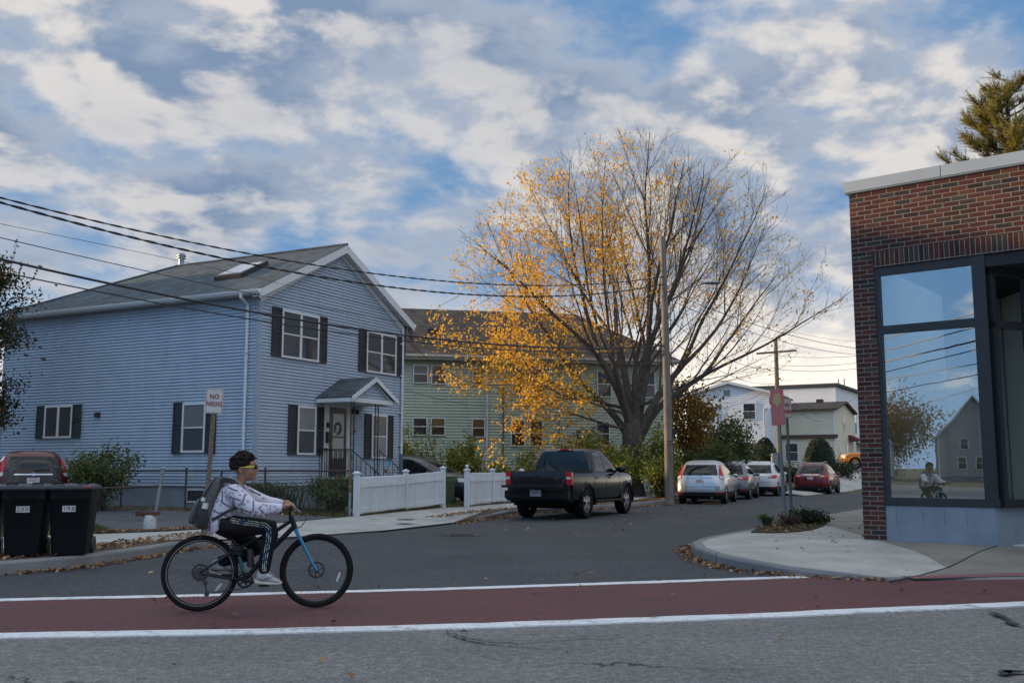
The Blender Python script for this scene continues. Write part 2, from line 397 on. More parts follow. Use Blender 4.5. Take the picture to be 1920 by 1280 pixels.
def paint():
    m=bpy.data.materials.new('worn white road paint'); m.use_nodes=True; t=NT(m.node_tree); b=t.n['Principled BSDF']
    tc=t.node('ShaderNodeTexCoord').outputs['Object']
    f=t.noise(tc,150,3,.7); g=t.noise(tc,2.6,9,.78)
    c=t.ramp(f,[(.3,(.62,.63,.63)),(.7,(.80,.80,.79))])
    c=t.mix(t.math('MULTIPLY',t.smooth(t.noise(tc,26,5,.8),.50,.62),.45),c,(.30,.30,.30)); c=t.mix(t.math('MULTIPLY',t.smooth(g,.50,.64),.75),c,(.20,.20,.20))
    t.put(b.inputs['Base Color'],c); b.inputs['Roughness'].default_value=.75; return m
M_PAINT=paint()
band('red_crosswalk_path',offs(NEAR,.2),FAR2,.009,brickpave(),80)
def stripe(name,line,wd,side,z=.0125):
    rag=random.Random(4); a=resample(line,260); mb=MB(); L=[];Q=[]
    for i,p in enumerate(a):
        d=(a[min(i+1,len(a)-1)]-a[max(i-1,0)]).normalized(); nn=Vector((-d.y,d.x))*side
        L.append(p+nn*rag.uniform(-.016,.016)); Q.append(p+nn*(wd+rag.uniform(-.016,.016)))
    for i in range(len(a)-1):
        mb.quad(*[(q.x,q.y,z) for q in (L[i],L[i+1],Q[i+1],Q[i])]); mb.quad((L[i].x,L[i].y,z),(L[i+1].x,L[i+1].y,z),(L[i+1].x,L[i+1].y,-.004),(L[i].x,L[i].y,-.004)); mb.quad((Q[i].x,Q[i].y,z),(Q[i+1].x,Q[i+1].y,z),(Q[i+1].x,Q[i+1].y,-.004),(Q[i].x,Q[i].y,-.004))
    return struct(name,mb,M_PAINT,recalc=False)
stripe('crosswalk_line_marking',NEAR,.25,1)
stripe('crosswalk_line_marking',FAR,.20,-1)
# kerbs: stones with a rounded top edge, following the line
def kerb(name,line,h,wd,side,m):
    mb=MB(); P=[Vector((x,y,0)) for x,y in line]
    # resample
    Q=[];H=[]
    for i in range(len(P)-1):
        k=max(1,int((P[i+1]-P[i]).length/.5))
        for j in range(k): Q.append(P[i].lerp(P[i+1],j/k)); H.append(lerp(h[i],h[i+1],j/k))
    Q.append(P[-1]); H.append(h[-1])
    rings=[]
    for i,p in enumerate(Q):
        d=(Q[min(i+1,len(Q)-1)]-Q[max(i-1,0)]).normalized(); nn=Vector((-d.y,d.x,0))*side
        hh=H[i]; j=rnd(-.008,.008)
        rings.append([p+nn*(j)+Vector((0,0,-.05)),p+nn*(.008+j)+Vector((0,0,hh-.03)),p+nn*.03+Vector((0,0,hh)),p+nn*wd+Vector((0,0,hh)),p+nn*wd+Vector((0,0,-.05))])
    mb.loft(rings); return struct(name,mb,m)
hL=[.17,.17,.17,.17,.17,.165,.15,.05,.03,.03,.035,.14,.15,.15,.15,.15,.15,.15,.15]
kerb('kerb',LK,hL,.17,1,M_KERB)
hR=[.03,.03,.03,.035,.11,.15,.16,.16,.16,.15,.15,.15,.15,.15,.15,.15,.15]
kerb('kerb',RK,hR,.17,-1,M_KERB)
# pavements
def strip(name,l0,z0,l1,z1,m,kind='structure'):
    mb=MB(); n=len(l0)
    vs=[(x,y,z0[i]) for i,(x,y) in enumerate(l0)]+[(x,y,z1[i]) for i,(x,y) in enumerate(l1)]
    mb.add(vs,[(i,i+1,n+i+1,n+i) for i in range(n-1)]); return struct(name,mb,m,recalc=False)
ki=offs(LK,.17)
# inner edge of the left pavement (fence line) and its outer edge; the verge lies between it and the kerb
inn=[(-61,6.6),(-23,14.4),(-13,16.6),(-9.2,17.9),(-7.6,18.75),(-6.6,19.5),(-5.9,20.6),(-5.4,21.9),(-4.75,23.6),(-4.02,25.55),(-2.2,31.0),(-.45,34.6),(1.3,37.6),(3.3,40.6),(4.6,42.6),(6.2,45.4),(9.6,51.6),(14.4,59.2),(17.6,65)]
outr=[(-60.6,4.4),(-22.6,12.0),(-12.6,14.0),(-7.9,15.35),(-7.1,15.95),(-6.5,16.6),(-5.75,17.4),(-4.75,18.8),(-3.95,20.2),(-2.75,21.8),(-1.45,24.85),(-.75,29.6),(1.2,33.2),(3.3,36.1),(4.8,39.4),(6.3,43.8),(9.8,50.0),(14.6,57.6),(18.0,63.6)]
strip('verge',ki,[h-.004 for h in hL],outr,[.156]*7+[.06,.04,.04,.045]+[.152]*8,M_EARTH)
zi=[.16]*19; zo=[.158]*7+[.062,.042,.042,.047]+[.154]*8
strip('pavement',outr,zo,inn,zi,M_WALK)
# yard ground behind the pavement
fore=[(-61,40),(-30,44),(-18,44),(-14,44),(-12,44),(-11,44),(-10,44),(-9,44),(-8,44),(-6,44),(-4,46),(-2,48),(0,50),(2,52),(3,54),(5,56),(8,58),(12,62),(15,66)]
strip('lawn',inn,[z-.004 for z in zi],fore,[.15]*15+[.15,.2,.35,.6],M_LAWN)
sheet('driveway',[(-7.4,18.95),(-6.55,19.6),(-5.9,20.75),(-5.4,22.0),(-4.8,23.6),(-4.25,24.9),(-7.0,27.3),(-9.6,28.9),(-13.2,31.0),(-19,33.8),(-24,35),(-24,27),(-14,23.6),(-8.7,21.2)],.172,A_DRV)
sheet('driveway',[(-2.15,31.1),(-1.45,32.1),(-1.5,36.5),(-8,41),(-10,38),(-3.9,34)],.170,M_LAWN)
# right corner pavement
kr=offs(RK,-.17)
inR=[(60,24),(14,19),(11,17),(8,15.3),(7.0,15.0),(6.4,15.2),(6.1,15.8),(5.9,16.4),(5.9,17.0),(6.0,17.6),(6.6,19),(7.6,21),(9.6,25.0),(12.3,29.4),(18,40),(25,52.5),(31,62.5)]
PAV=[strip('pavement',kr,[h-.003 for h in hR],inR,[.12,.10,.10,.12,.14]+[.155]*12,M_WALKR)]
mb=MB(); nR=len(inR); bk=[(60,30),(60,32),(60,34),(40,36),(30,36),(28,36),(26,36),(24,36),(22,36),(20,36),(20,37),(20,38),(20,39),(20,40),(30,45),(40,55),(50,65)]
mb.add([(x,y,z) for (x,y),z in zip(inR,[.12,.10,.10,.12,.14]+[.155]*12)]+[(x,y,.155) for x,y in bk],[(k,k+1,nR+k+1,nR+k) for k in range(nR-1)])
PAV.append(struct('pavement',mb,M_WALKR,recalc=False))
bpy.context.view_layer.update()
def drape(x,y):
    for o in PAV:
        for dz in (0,):
            ok,loc,n_,f_=o.ray_cast(Vector((x,y,5)),Vector((0,0,-1)))
            if ok: return loc.z
    return .035
b=gnd(1776,1051,.150); c=gnd(1874,1021,.155); d0=gnd(1668,1086,.06)
mb=MB()
P=[b.lerp(d0,k/8) for k in range(8,0,-1)]+[b.lerp(c,k/8) for k in range(9)]
mb.tube([(p.x,p.y,drape(p.x,p.y)+.001) for p in P],.012,5); struct('pavement_joint',mb,mat('dark joint',(.04,.04,.04),.9))
T0=gnd(1692,1080,.04); T1=gnd(1960,1072,.045); tx=(T1-T0); tx.z=0; tx.normalize(); ty=Vector((tx.y,-tx.x,0)); mb=MB()
def tp(a,b_,h): p=T0+tx*a+ty*b_; return (p.x,p.y,drape(p.x,p.y)+h)
for i in range(42):
    for j in range(4):
        a,b_=i*.075,j*.075-.05
        mb.add([tp(a,b_,.004),tp(a+.075,b_,.004),tp(a+.075,b_+.075,.004),tp(a,b_+.075,.004),tp(a+.03,b_+.03,.010),tp(a+.045,b_+.03,.010),tp(a+.045,b_+.045,.010),tp(a+.03,b_+.045,.010),tp(a+.018,b_+.018,.004),tp(a+.057,b_+.018,.004),tp(a+.057,b_+.057,.004),tp(a+.018,b_+.057,.004)],[(0,1,9,8),(1,2,10,9),(2,3,11,10),(3,0,8,11),(8,9,5,4),(9,10,6,5),(10,11,7,6),(11,8,4,7),(4,5,6,7)])
struct('tactile_paving',mb,mat('dull red tactile paving',(.20,.085,.085),.85,.3,25,.3),recalc=False)
# planting bed earth on the corner
bed=[gnd(u,v,.162) for u,v in ((1408,997),(1420,991),(1460,980),(1500,972),(1540,968),(1556,974),(1545,985),(1520,993),(1495,996),(1450,998))]
mb=MB(); mb.prism([(p.x,p.y) for p in bed],lambda a,b,h:(a,b,h),.12,.172); struct('planting_bed_soil',mb,M_EARTH)
# far pavement climbing the rise, with its kerb
P=[gnd(1550,918,.02),gnd(1640,916,.02)]; 
mb=MB(); L0=[(14.6,50.0,.03),(19.5,58.5,.04),(24.0,64.0,.2),(31,71,.75)]; L1=[(13.6,52.0,.15),(17.6,58.5,.30),(22.2,66.5,.95),(28,76,1.5)]
for i in range(3): mb.quad(L0[i],L0[i+1],L1[i+1],L1[i])
struct('pavement',mb,M_WALK,recalc=False)
mb=MB(); mb.tube([Vector(p)+Vector((-.1,.1,.05)) for p in L1],.12,6); struct('kerb',mb,M_KERB)
# manhole cover in the side street and utility lid in the pavement
def lid(u,v,z,r,label):
    p=gnd(u,v,z); mb=MB(); mb.lathe([(r,0),(r,.008),(r*.94,.010),(r*.9,.006),(0.02,.006)],(p.x,p.y,z),28)
    for i in range(-3,4): mb.box(p.x-r*.6,p.x+r*.6,p.y+i*r*.2-.015,p.y+i*r*.2+.015,z+.005,z+.010)
    tag(mb.build('manhole_cover',mat('dark cast iron',(.045,.043,.04),.6,.3,20,metal=.4)),label,'manhole cover')
lid(866,1003,.006,.40,'round dark manhole cover set in the side street asphalt')
lid(760,974,.162,.22,'small round iron lid set in the pale pavement by the white fence')
# fallen leaves
LEAFB=leafmat('fallen leaves',[(0,(.10,.045,.020)),(.35,(.21,.10,.045)),(.6,(.30,.15,.06)),(.85,(.33,.21,.11)),(1,(.42,.30,.17))],.1,.8)
def litter(name,line,spread,n,z,size=(.028,.055),seed=1,bias=1.0):
    rg=random.Random(seed); mb=MB(); P=[Vector((x,y,0)) for x,y in line]; ls=[(P[i+1]-P[i]).length for i in range(len(P)-1)]; tot=sum(ls)
    for _ in range(n):
        d=rg.random()*tot; i=0
        while i<len(ls)-1 and d>ls[i]: d-=ls[i]; i+=1
        p=P[i].lerp(P[i+1],d/ls[i]); q=(P[i+1]-P[i]).normalized(); nn=Vector((-q.y,q.x,0))
        p=p+nn*spread[0]+nn*(spread[1]-spread[0])*(rg.random()**bias)
        zz=z(p.x,p.y) if callable(z) else z
        leaf(mb,(p.x,p.y,zz+.008+rg.random()*.02),rg.uniform(*size),rg,.45)
    return tag(mb.build(name,LEAFB,recalc=False),kind='stuff')
def leaf(mb,c,s_,rg,tilt=3.0,fold=.35):
    a=rg.random()*2*PI; n=Vector((rg.gauss(0,tilt),rg.gauss(0,tilt),1)).normalized(); x=n.orthogonal().normalized(); y=n.cross(x)
    x,y=x*math.cos(a)+y*math.sin(a),y*math.cos(a)-x*math.sin(a); c=Vector(c); h=n*s_*fold*rg.uniform(.2,1)
    mb.add([c-y*s_*.9,c+x*s_*.55+h,c+y*s_,c-x*s_*.55+h],[(0,1,2),(0,2,3)])
litter('fallen_leaves',[(-14,11.45),(-6.58,13.08),(-6.0,13.8),(-5.72,15.2),(-5.5,16.9),(-5.0,18.5)],(-.30,-.01),900,.006,seed=2,bias=.5)
litter('fallen_leaves',LK[10:16],(-.65,-.01),1500,.006,seed=3,bias=.45)
litter('fallen_leaves',RK[3:10],(.01,.30),420,.006,seed=4,bias=1.8)
litter('fallen_leaves',LK[2:8],(.20,1.0),900,.17,seed=5)
litter('fallen_leaves',LK[10:16],(.20,.75),1100,.155,seed=6)
litter('fallen_leaves',inn[3:7],(.05,.5),700,.175,seed=7)
litter('fallen_leaves',inn[9:12],(.02,.35),420,.17,seed=8)
litter('fallen_leaves',[(p.x,p.y) for p in (bed[0],bed[3],bed[5])],(-.8,.15),360,.172,seed=9)
litter('fallen_leaves',[(-4.3,25.6),(-6.9,27.6),(-9.2,29.2),(-14,32)],(-.3,.9),700,.172,seed=10)
litter('fallen_leaves',[(-4.5,9.5),(3,11),(9,13)],(-5,4),60,.014,seed=11)
litter('fallen_leaves',[(3.4,15.0),(5,19),(7.5,23)],(-2.0,-.1),26,.158,seed=12)
litter('fallen_leaves',[(0,22),(5,32),(12,45)],(-3,3),150,.006,seed=13)
# grass blades on the strips of lawn
GR=leafmat('grass blades',[(0,(.05,.055,.02)),(.5,(.085,.09,.03)),(.8,(.13,.115,.045)),(1,(.20,.16,.075))],.2,.7)
def grass(poly,n,hh,z=.165,seed=1):
    rg=random.Random(seed); mb=MB(); xs=[p[0] for p in poly]; ys=[p[1] for p in poly]; k=0
    def inside(x,y):
        c=False
        for i in range(len(poly)):
            x0,y0=poly[i]; x1,y1=poly[i-1]
            if (y0>y)!=(y1>y) and x<(x1-x0)*(y-y0)/(y1-y0)+x0: c=not c
        return c
    while k<n:
        x=rg.uniform(min(xs),max(xs)); y=rg.uniform(min(ys),max(ys))
        if not inside(x,y): continue
        k+=1; h=hh*rg.uniform(.4,1.2); a=rg.random()*6.3; dx,dy=math.cos(a)*.012,math.sin(a)*.012; bx,by=rg.gauss(0,.4)*h,rg.gauss(0,.4)*h
        mb.add([(x-dx,y-dy,z),(x+dx,y+dy,z),(x+bx,y+by,z+h)],[(0,1,2)])
    return tag(mb.build('grass',GR,recalc=False),kind='stuff')
grass([(-8.6,18.2),(-7.45,18.9),(-8.7,21.1),(-12,22.6),(-13,17.6)],9000,.10,seed=1)
grass([(-4.25,24.95),(-4.1,25.5),(-5.2,29.4),(-8.5,30.2),(-9.5,29.0),(-7.0,27.35)],9000,.08,seed=2)
grass([(-3.95,25.6),(-2.2,31.0),(-2.35,31.1),(-4.2,25.7)],2500,.09,seed=3)
grass([(-2.15,31.1),(-1.45,32.1),(-1.8,36),(-4,38),(-3,33)],2500,.06,seed=4)
grass([(-1.4,32.2),(1.3,37.8),(.6,38.4),(-2,33)],3000,.10,seed=5)
grass([(p.x,p.y) for p in bed],1500,.06,seed=6)

# tar filled cracks in the near lane: thin irregular dark seams lying on the asphalt
def crack(pts,wd,seed):
    rg=random.Random(seed); mb=MB(); P=[gnd(u,v) for u,v in pts]; Q=[]
    for i in range(len(P)-1):
        for k in range(9): q=P[i].lerp(P[i+1],k/9); Q.append(q+Vector((rg.gauss(0,.012),rg.gauss(0,.018),0)))
    L=[];M_=[]
    for i,q in enumerate(Q):
        d=(Q[min(i+1,len(Q)-1)]-Q[max(i-1,0)]).normalized(); n=Vector((-d.y,d.x,0)); w_=wd*rg.uniform(.35,1.2)*min(1,(len(Q)-i)/10,(i+2)/6); L.append(q+n*w_); M_.append(q-n*w_)
    for i in range(len(Q)-1): mb.quad(*[(q.x,q.y,.0205) for q in (L[i],L[i+1],M_[i+1],M_[i])])
    struct('road_crack_line',mb,mat('tar seam',(.022,.022,.024),.6,.2,20),recalc=False)
crack([(835,1186),(870,1200),(905,1207),(960,1209)],.022,1); crack([(880,1203),(1000,1204),(1120,1196),(1260,1192)],.012,2); crack([(905,1208),(1010,1215),(1150,1222)],.010,3); crack([(960,1190),(1040,1186),(1130,1180)],.008,4)
crack([(1850,1148),(1880,1158),(1900,1172),(1935,1180)],.04,5); crack([(1880,1268),(1905,1262),(1940,1266)],.05,6); crack([(120,1214),(260,1204),(430,1200)],.008,7)
# ---------------------------------------------------------------- houses
M_WHITE=mat('white vinyl trim',(.66,.67,.68),.5,.05,3)
M_BSIDE=mat('blue grey vinyl siding',(.365,.435,.525),.55,.06,1.6)
def weathered(m,amt=.22):
    # faint vertical run-off streaks and mottled grime in the paint itself
    t=NT(m.node_tree); b=t.n['Principled BSDF']; src=b.inputs['Base Color'].links[0].from_socket
    tc=t.node('ShaderNodeTexCoord').outputs['Object']
    g=t.math('ADD',t.math('MULTIPLY',t.noise(t.vmath('MULTIPLY',tc,(5,5,.35)),1.0,5,.65),.6),t.math('MULTIPLY',t.noise(tc,1.3,6,.7),.4))
    t.put(b.inputs['Base Color'],t.mix(t.math('MULTIPLY',t.smooth(g,.46,.66),amt),src,(.20,.21,.21)))
weathered(M_BSIDE)
M_SHUT=mat('dark shutters',(.035,.038,.042),.6,.15,8)
M_SHING=None
def shingles(name,lo,hi):
    m=bpy.data.materials.new(name); m.use_nodes=True; t=NT(m.node_tree); b=t.n['Principled BSDF']
    tc=t.node('ShaderNodeTexCoord').outputs['Object']; x,y,z=t.sep(tc)
    u=t.math('ADD',x,y); row=t.math('FLOOR',t.math('DIVIDE',z,.075))
    cell=t.math('FLOOR',t.math('DIVIDE',t.math('ADD',u,t.math('MULTIPLY',t.math('FLOORED_MODULO',row,2.0),.13)),.27))
    wn=t.node('ShaderNodeTexWhiteNoise',noise_dimensions='3D'); t.put(wn.inputs[0],t.comb(cell,row,2.0))
    f=t.noise(tc,70,4,.7); l=t.noise(tc,.8,5,.6)
    c=t.ramp(t.math('ADD',t.math('MULTIPLY',wn.outputs[0],.6),t.math('MULTIPLY',f,.4)),[(.15,lo),(.85,hi)])
    fr=t.math('FRACT',t.math('DIVIDE',z,.075))
    c=t.mix(1.0,c,t.ramp(l,[(.3,(.85,.85,.85)),(.7,(1.12,1.12,1.12))]),'MULTIPLY')
    t.put(b.inputs['Base Color'],c); b.inputs['Roughness'].default_value=.9; b.inputs['Specular IOR Level'].default_value=.25
    bn=t.node('ShaderNodeBump'); bn.inputs['Strength'].default_value=.8; bn.inputs['Distance'].default_value=.03
    t.put(bn.inputs['Height'],t.math('ADD',t.math('SUBTRACT',1.0,fr),t.math('MULTIPLY',f,.3))); t.l.new(bn.outputs[0],b.inputs['Normal'])
    return m
M_SH1=shingles('grey roof shingles',(.042,.056,.066),(.100,.118,.130)); M_SH2=shingles('brown roof shingles',(.050,.036,.027),(.125,.092,.070))
M_PANE=glassy('window glass',(.03,.037,.044),.04,.45); M_BLIND=glassy('glass over pale blind',(.15,.17,.18),.14,.4); M_SCREEN=glassy('insect screen',(.06,.07,.078),.45,.3); M_WARMP=glassy('glass with painted warm reflection',(.16,.10,.05),.12,.5)  # M_WARMP carries a golden reflection in its base colour
M_FOUND=mat('painted foundation',(.20,.24,.28),.85,.18,2,.2)
M_IRON=mat('black wrought iron',(.018,.018,.02),.45,.2,9)
M_BRICKS=brickmat('brown step bricks',.205,.068,.012,[(0,(.07,.03,.025)),(.5,(.13,.05,.035)),(1,(.18,.075,.05))],(.22,.20,.18))
def siding(mb,f,z0,z1,pitch,xr,d=.034,groove=.017):
    """lapped boards on the wall f(s, out, z); xr(z) gives the extent at that height"""
    z=z0
    while z<z1-.01:
        t=min(z+pitch,z1); a0,a1=xr(z); b0,b1=xr(t); g=min(z+groove,t)
        if b1-b0<.02: b0=b1=(b0+b1)/2
        gg=(g-z)/(t-z+1e-6); m0,m1=lerp(a0,b0,gg),lerp(a1,b1,gg)
        vs=[f(a0,0,z),f(a1,0,z),f(m0,0,g),f(m1,0,g),f(m0,d,g),f(m1,d,g),f(b0,.006,t),f(b1,.006,t)]
        mb.add(vs,[(0,1,3,2),(2,3,5,4),(4,5,7,6)])
        z=t
def fbox(mb,f,s0,s1,o0,o1,z0,z1): mb.box(s0,s1,o0,o1,z0,z1,f)
def window(parent,f,s0,s1,z0,z1,kind='hung',frame=.07,out=.085,upper=None,lower=None,mull=1,fm=None,inset=.045):
    fm=fm or M_WHITE
    mb=MB(); n=mull; wd=(s1-s0)
    fbox(mb,f,s0,s1,.0,out,z1-frame,z1); fbox(mb,f,s0,s1,.0,out+.012,z0,z0+frame*.9)
    fbox(mb,f,s0,s0+frame,.0,out-.002,z0+frame*.9,z1-frame); fbox(mb,f,s1-frame,s1,.0,out-.002,z0+frame*.9,z1-frame)
    xs=[s0+frame+i*(wd-2*frame)/n for i in range(n+1)]
    for i in range(1,n): fbox(mb,f,xs[i]-frame*.75,xs[i]+frame*.75,.0,out-.003,z0+frame*.9,z1-frame)
    zm=(z0+z1)/2
    panes=[]
    for i in range(n):
        a=xs[i]+(frame*.75 if i>0 else 0); b=xs[i+1]-(frame*.75 if i<n-1 else 0)
        if kind=='hung': fbox(mb,f,a,b,.0,out-.012,zm-.022,zm+.022); panes+=[(a,b,zm+.022,z1-frame,upper or M_PANE,.012),(a,b,z0+frame*.9,zm-.022,lower or M_SCREEN,.004)]
        else: panes.append((a,b,z0+frame*.9,z1-frame,upper or M_PANE,.008))
    w=mb.build('window',fm,parent)
    for a,b,c,d,m,o in panes:
        p=MB(); fbox(p,f,a,b,.046+o,.054+o,c,d); p.build('pane',m,w)
    return w
def shutter(parent,f,s0,s1,z0,z1,louver=True):
    mb=MB(); fr=.05
    fbox(mb,f,s0,s0+fr,.02,.085,z0,z1); fbox(mb,f,s1-fr,s1,.02,.085,z0,z1)
    for z in (z0,(z0+z1)/2-.03,z1-.06): fbox(mb,f,s0+fr,s1-fr,.02,.083,z,z+.06)
    fbox(mb,f,s0+fr,s1-fr,.02,.05,z0,z1)
    z=z0+.075
    while z<z1-.08:
        if abs(z-(z0+z1)/2)>.06:
            mb.add([f(s0+fr,.076,z),f(s1-fr,.076,z),f(s1-fr,.056,z+.035),f(s0+fr,.056,z+.035),f(s0+fr,.05,z),f(s1-fr,.05,z)],[(0,1,2,3),(4,5,1,0)])
        z+=.042
    return mb.build('shutter',M_SHUT,parent)
def pipe(mb,pts,r=.045,seg=8): mb.tube(pts,r,seg)

# -------- blue house; local x along the street front, y into the lot (left wall along x=0)
H=thing('blue_house','two storey blue grey sided house with dark shutters and a small gabled front porch','house',(-7.82,30.5,0),R(62.5))
W=7.95; D=12.0; EZ=6.74; AZ=8.86; BZ=.80
ff=lambda s,o,z:(s,-o,z)          # front wall
fl=lambda s,o,z:(-o,s,z)          # left wall, s runs back
fr_=lambda s,o,z:(W+o,s,z)
fb=lambda s,o,z:(s,D+o,z)
mb=MB(); PT=.1035
def gab(z):
    if z<=EZ: return (0.,W)
    k=(z-EZ)/(AZ-EZ)*W/2; return (k,W-k)
siding(mb,ff,BZ,AZ,PT,gab); siding(mb,fl,BZ,EZ,PT,lambda z:(0,D)); siding(mb,fr_,BZ,EZ,PT,lambda z:(0,D)); siding(mb,fb,BZ,EZ,PT,lambda z:(0,W))
mb.build('wall',M_BSIDE,H,recalc=False)
mb=MB(); mb.box(.03,W-.03,.03,D-.03,0,BZ); mb.build('foundation',M_FOUND,H)
for x,y in ((0,0),(W,0),(0,D),(W,D)):   # corner boards in the siding colour
    mb=MB(); sx_=-1 if x==0 else 1; sy_=-1 if y==0 else 1; X_=x+sx_*.035; Y_=y+sy_*.035
    P_=[(x-sx_*.09,Y_),(X_,Y_),(X_,y-sy_*.09),(x,y-sy_*.09),(x,y),(x-sx_*.09,y)]
    mb.prism(P_,lambda a,b,h:(a,b,h),BZ-.01,EZ-.05); mb.build('corner_board',mat('blue grey corner trim',(.325,.38,.45),.55,.05),H)
# roof: gable at the street end, hipped at the far end
OV=.34; GE=.30; rx=W/2; RZ=AZ+.20; sl=(RZ-(EZ+.10))/(rx+OV); e0=EZ+.10; RY=11.6-3.2
def roofz(x): return RZ-abs(x-rx)*sl
mb=MB(); y0=-GE; y1=D+OV; th=.10
def rp(x,y,dz=0): return (x,y,roofz(x)+dz)
hy=D-4.2
A=(-OV,y0,e0);B=(rx,y0,RZ);C_=(W+OV,y0,e0);Dd=(-OV,y1,e0);E_=(rx,hy,RZ);F_=(W+OV,y1,e0)
def dn(p,d=th): return (p[0],p[1],p[2]-d)
mb.add([A,B,C_,Dd,E_,F_]+[dn(p) for p in (A,B,C_,Dd,E_,F_)],[(0,1,4,3),(1,2,5,4),(3,4,5),(6,9,10,7),(7,10,11,8),(9,11,10),(0,6,7,1),(1,7,8,2),(2,8,11,5),(5,11,9,3),(3,9,6,0)])
roof=mb.build('roof',M_SH1,H)
mb=MB(); mb.tube([(rx,y0-.01,RZ+.015),(rx,hy,RZ+.015)],.05,6); mb.tube([(rx,hy,RZ+.01),(-OV,y1,e0+.01)],.05,6); mb.tube([(rx,hy,RZ+.01),(W+OV,y1,e0+.01)],.05,6); mb.build('ridge_cap',M_SH1,roof)
# rake boards, soffit and gutters
mb=MB()
for sgn in (-1,1):
    x0=-OV if sgn<0 else W+OV
    p0=Vector((x0,y0-.012,e0-.02)); p1=Vector((rx,y0-.012,RZ-.02))
    dwn=Vector((0,0,-.27)); 
    mb.hexa([p0+dwn,p1+dwn,p1+dwn+Vector((0,.035,0)),p0+dwn+Vector((0,.035,0)),p0,p1,p1+Vector((0,.035,0)),p0+Vector((0,.035,0))])
    p0=Vector((x0,y0+.03,e0-.24)); p1=Vector((rx,y0+.03,RZ-.24)); q=Vector((0,.28,0)); u=Vector((0,0,.02))
    mb.hexa([p0,p1,p1+q,p0+q,p0+u,p1+u,p1+q+u,p0+q+u])
    # lower second board against the wall
    p0=Vector((0 if sgn<0 else W,-.045,EZ-.13)); p1=Vector((rx,-.045,AZ-.06)); dwn=Vector((0,0,-.12))
    mb.hexa([p0+dwn,p1+dwn,p1+dwn+Vector((0,.03,0)),p0+dwn+Vector((0,.03,0)),p0+Vector((0,0,.1)),p1+Vector((0,0,.1)),p1+Vector((0,.03,.1)),p0+Vector((0,.03,.1))])
mb.build('rake_board',M_WHITE,H)
mb=MB(); mb.box(-OV,-.001,y0+.31,y1,e0-.17,e0-.15); mb.box(W+.001,W+OV,y0+.31,y1,e0-.17,e0-.15); mb.box(.0,W,D+.001,y1,e0-.17,e0-.15); mb.build('soffit',mat('grey soffit',(.40,.40,.39),.7),H)
for x in (-OV,W+OV):
    s_=-1 if x<0 else 1
    mb=MB(); 
    prof=[(0,0),(0,-.13),(.05,-.13),(.10,-.06),(.115,-.005),(.10,0),(.09,-.02),(.03,-.11),(.012,-.11),(.012,0)]
    mb.prism(prof,lambda a,b,h:(x+s_*a,h,e0-.02+b),y0,y1); mb.box(min(x,x-s_*.02),max(x,x-s_*.02),y0,y1,e0-.18,e0-.1); mb.build('gutter',M_WHITE,H)
mb=MB(); pipe(mb,[(-OV-.06,.42,e0-.1),(-OV-.06,.42,e0-.24),(-.09,.42,e0-.42),(-.075,.42,e0-.6),(-.075,.42,.32),(-.2,.38,.2)],.05)
for z in (1.5,3.2,4.9): mb.box(-.14,-.02,.36,.48,z,z+.03)
mb.build('downspout',M_WHITE,H)
mb=MB(); pipe(mb,[(W-.12,-.08,e0-.2),(W-.12,-.08,1.9),(W-.13,-.08,.3)],.05)
for z in (2.2,3.4,4.8,6.0): mb.box(W-.27,W-.03,-.1,-.02,z,z+.04)
mb.build('downspout',M_WHITE,H)
mb=MB(); pipe(mb,[(W-.12,-.08,1.9),(W-.12,-.08,.9)],.062); mb.build('service_conduit',mat('grey conduit',(.12,.15,.18),.5),H)
# windows and shutters of the front
window(H,ff,.98,2.85,4.86,6.40,mull=2,upper=M_SCREEN,lower=M_PANE); shutter(H,ff,.54,.96,4.87,6.43); shutter(H,ff,2.87,3.27,4.87,6.43)
window(H,ff,5.54,7.42,4.78,6.28,mull=2,upper=M_SCREEN,lower=M_PANE); shutter(H,ff,5.11,5.53,4.79,6.31); shutter(H,ff,7.43,7.82,4.79,6.31)
window(H,ff,1.86,2.80,1.80,3.38,upper=M_BLIND); shutter(H,ff,1.44,1.84,1.80,3.40); shutter(H,ff,2.82,3.20,1.80,3.40)
window(H,ff,5.94,6.90,1.72,3.30,upper=M_PANE,lower=M_BLIND); shutter(H,ff,5.55,5.92,1.70,3.30); shutter(H,ff,6.92,7.29,1.70,3.30)
# left wall
window(H,fl,8.16,9.58,2.40,3.53,kind='case',mull=2); shutter(H,fl,9.60,9.99,2.39,3.54); shutter(H,fl,7.74,8.14,2.39,3.54)
window(H,fl,2.02,3.02,1.86,3.43,upper=M_BLIND); shutter(H,fl,3.04,3.42,1.83,3.46); shutter(H,fl,1.60,2.00,1.83,3.46)
mb=MB(); fbox(mb,fl,6.83,7.02,0,.10,3.08,3.24); fbox(mb,fl,7.02,7.10,0,.07,3.11,3.21); mb.build('dryer_vent',mat('brown plastic',(.05,.03,.025),.5),H)
f2_=lambda s,o,z:(.05-o,s,z)
window(H,f2_,2.0,2.78,.30,.74,kind='case',frame=.06,out=.05)
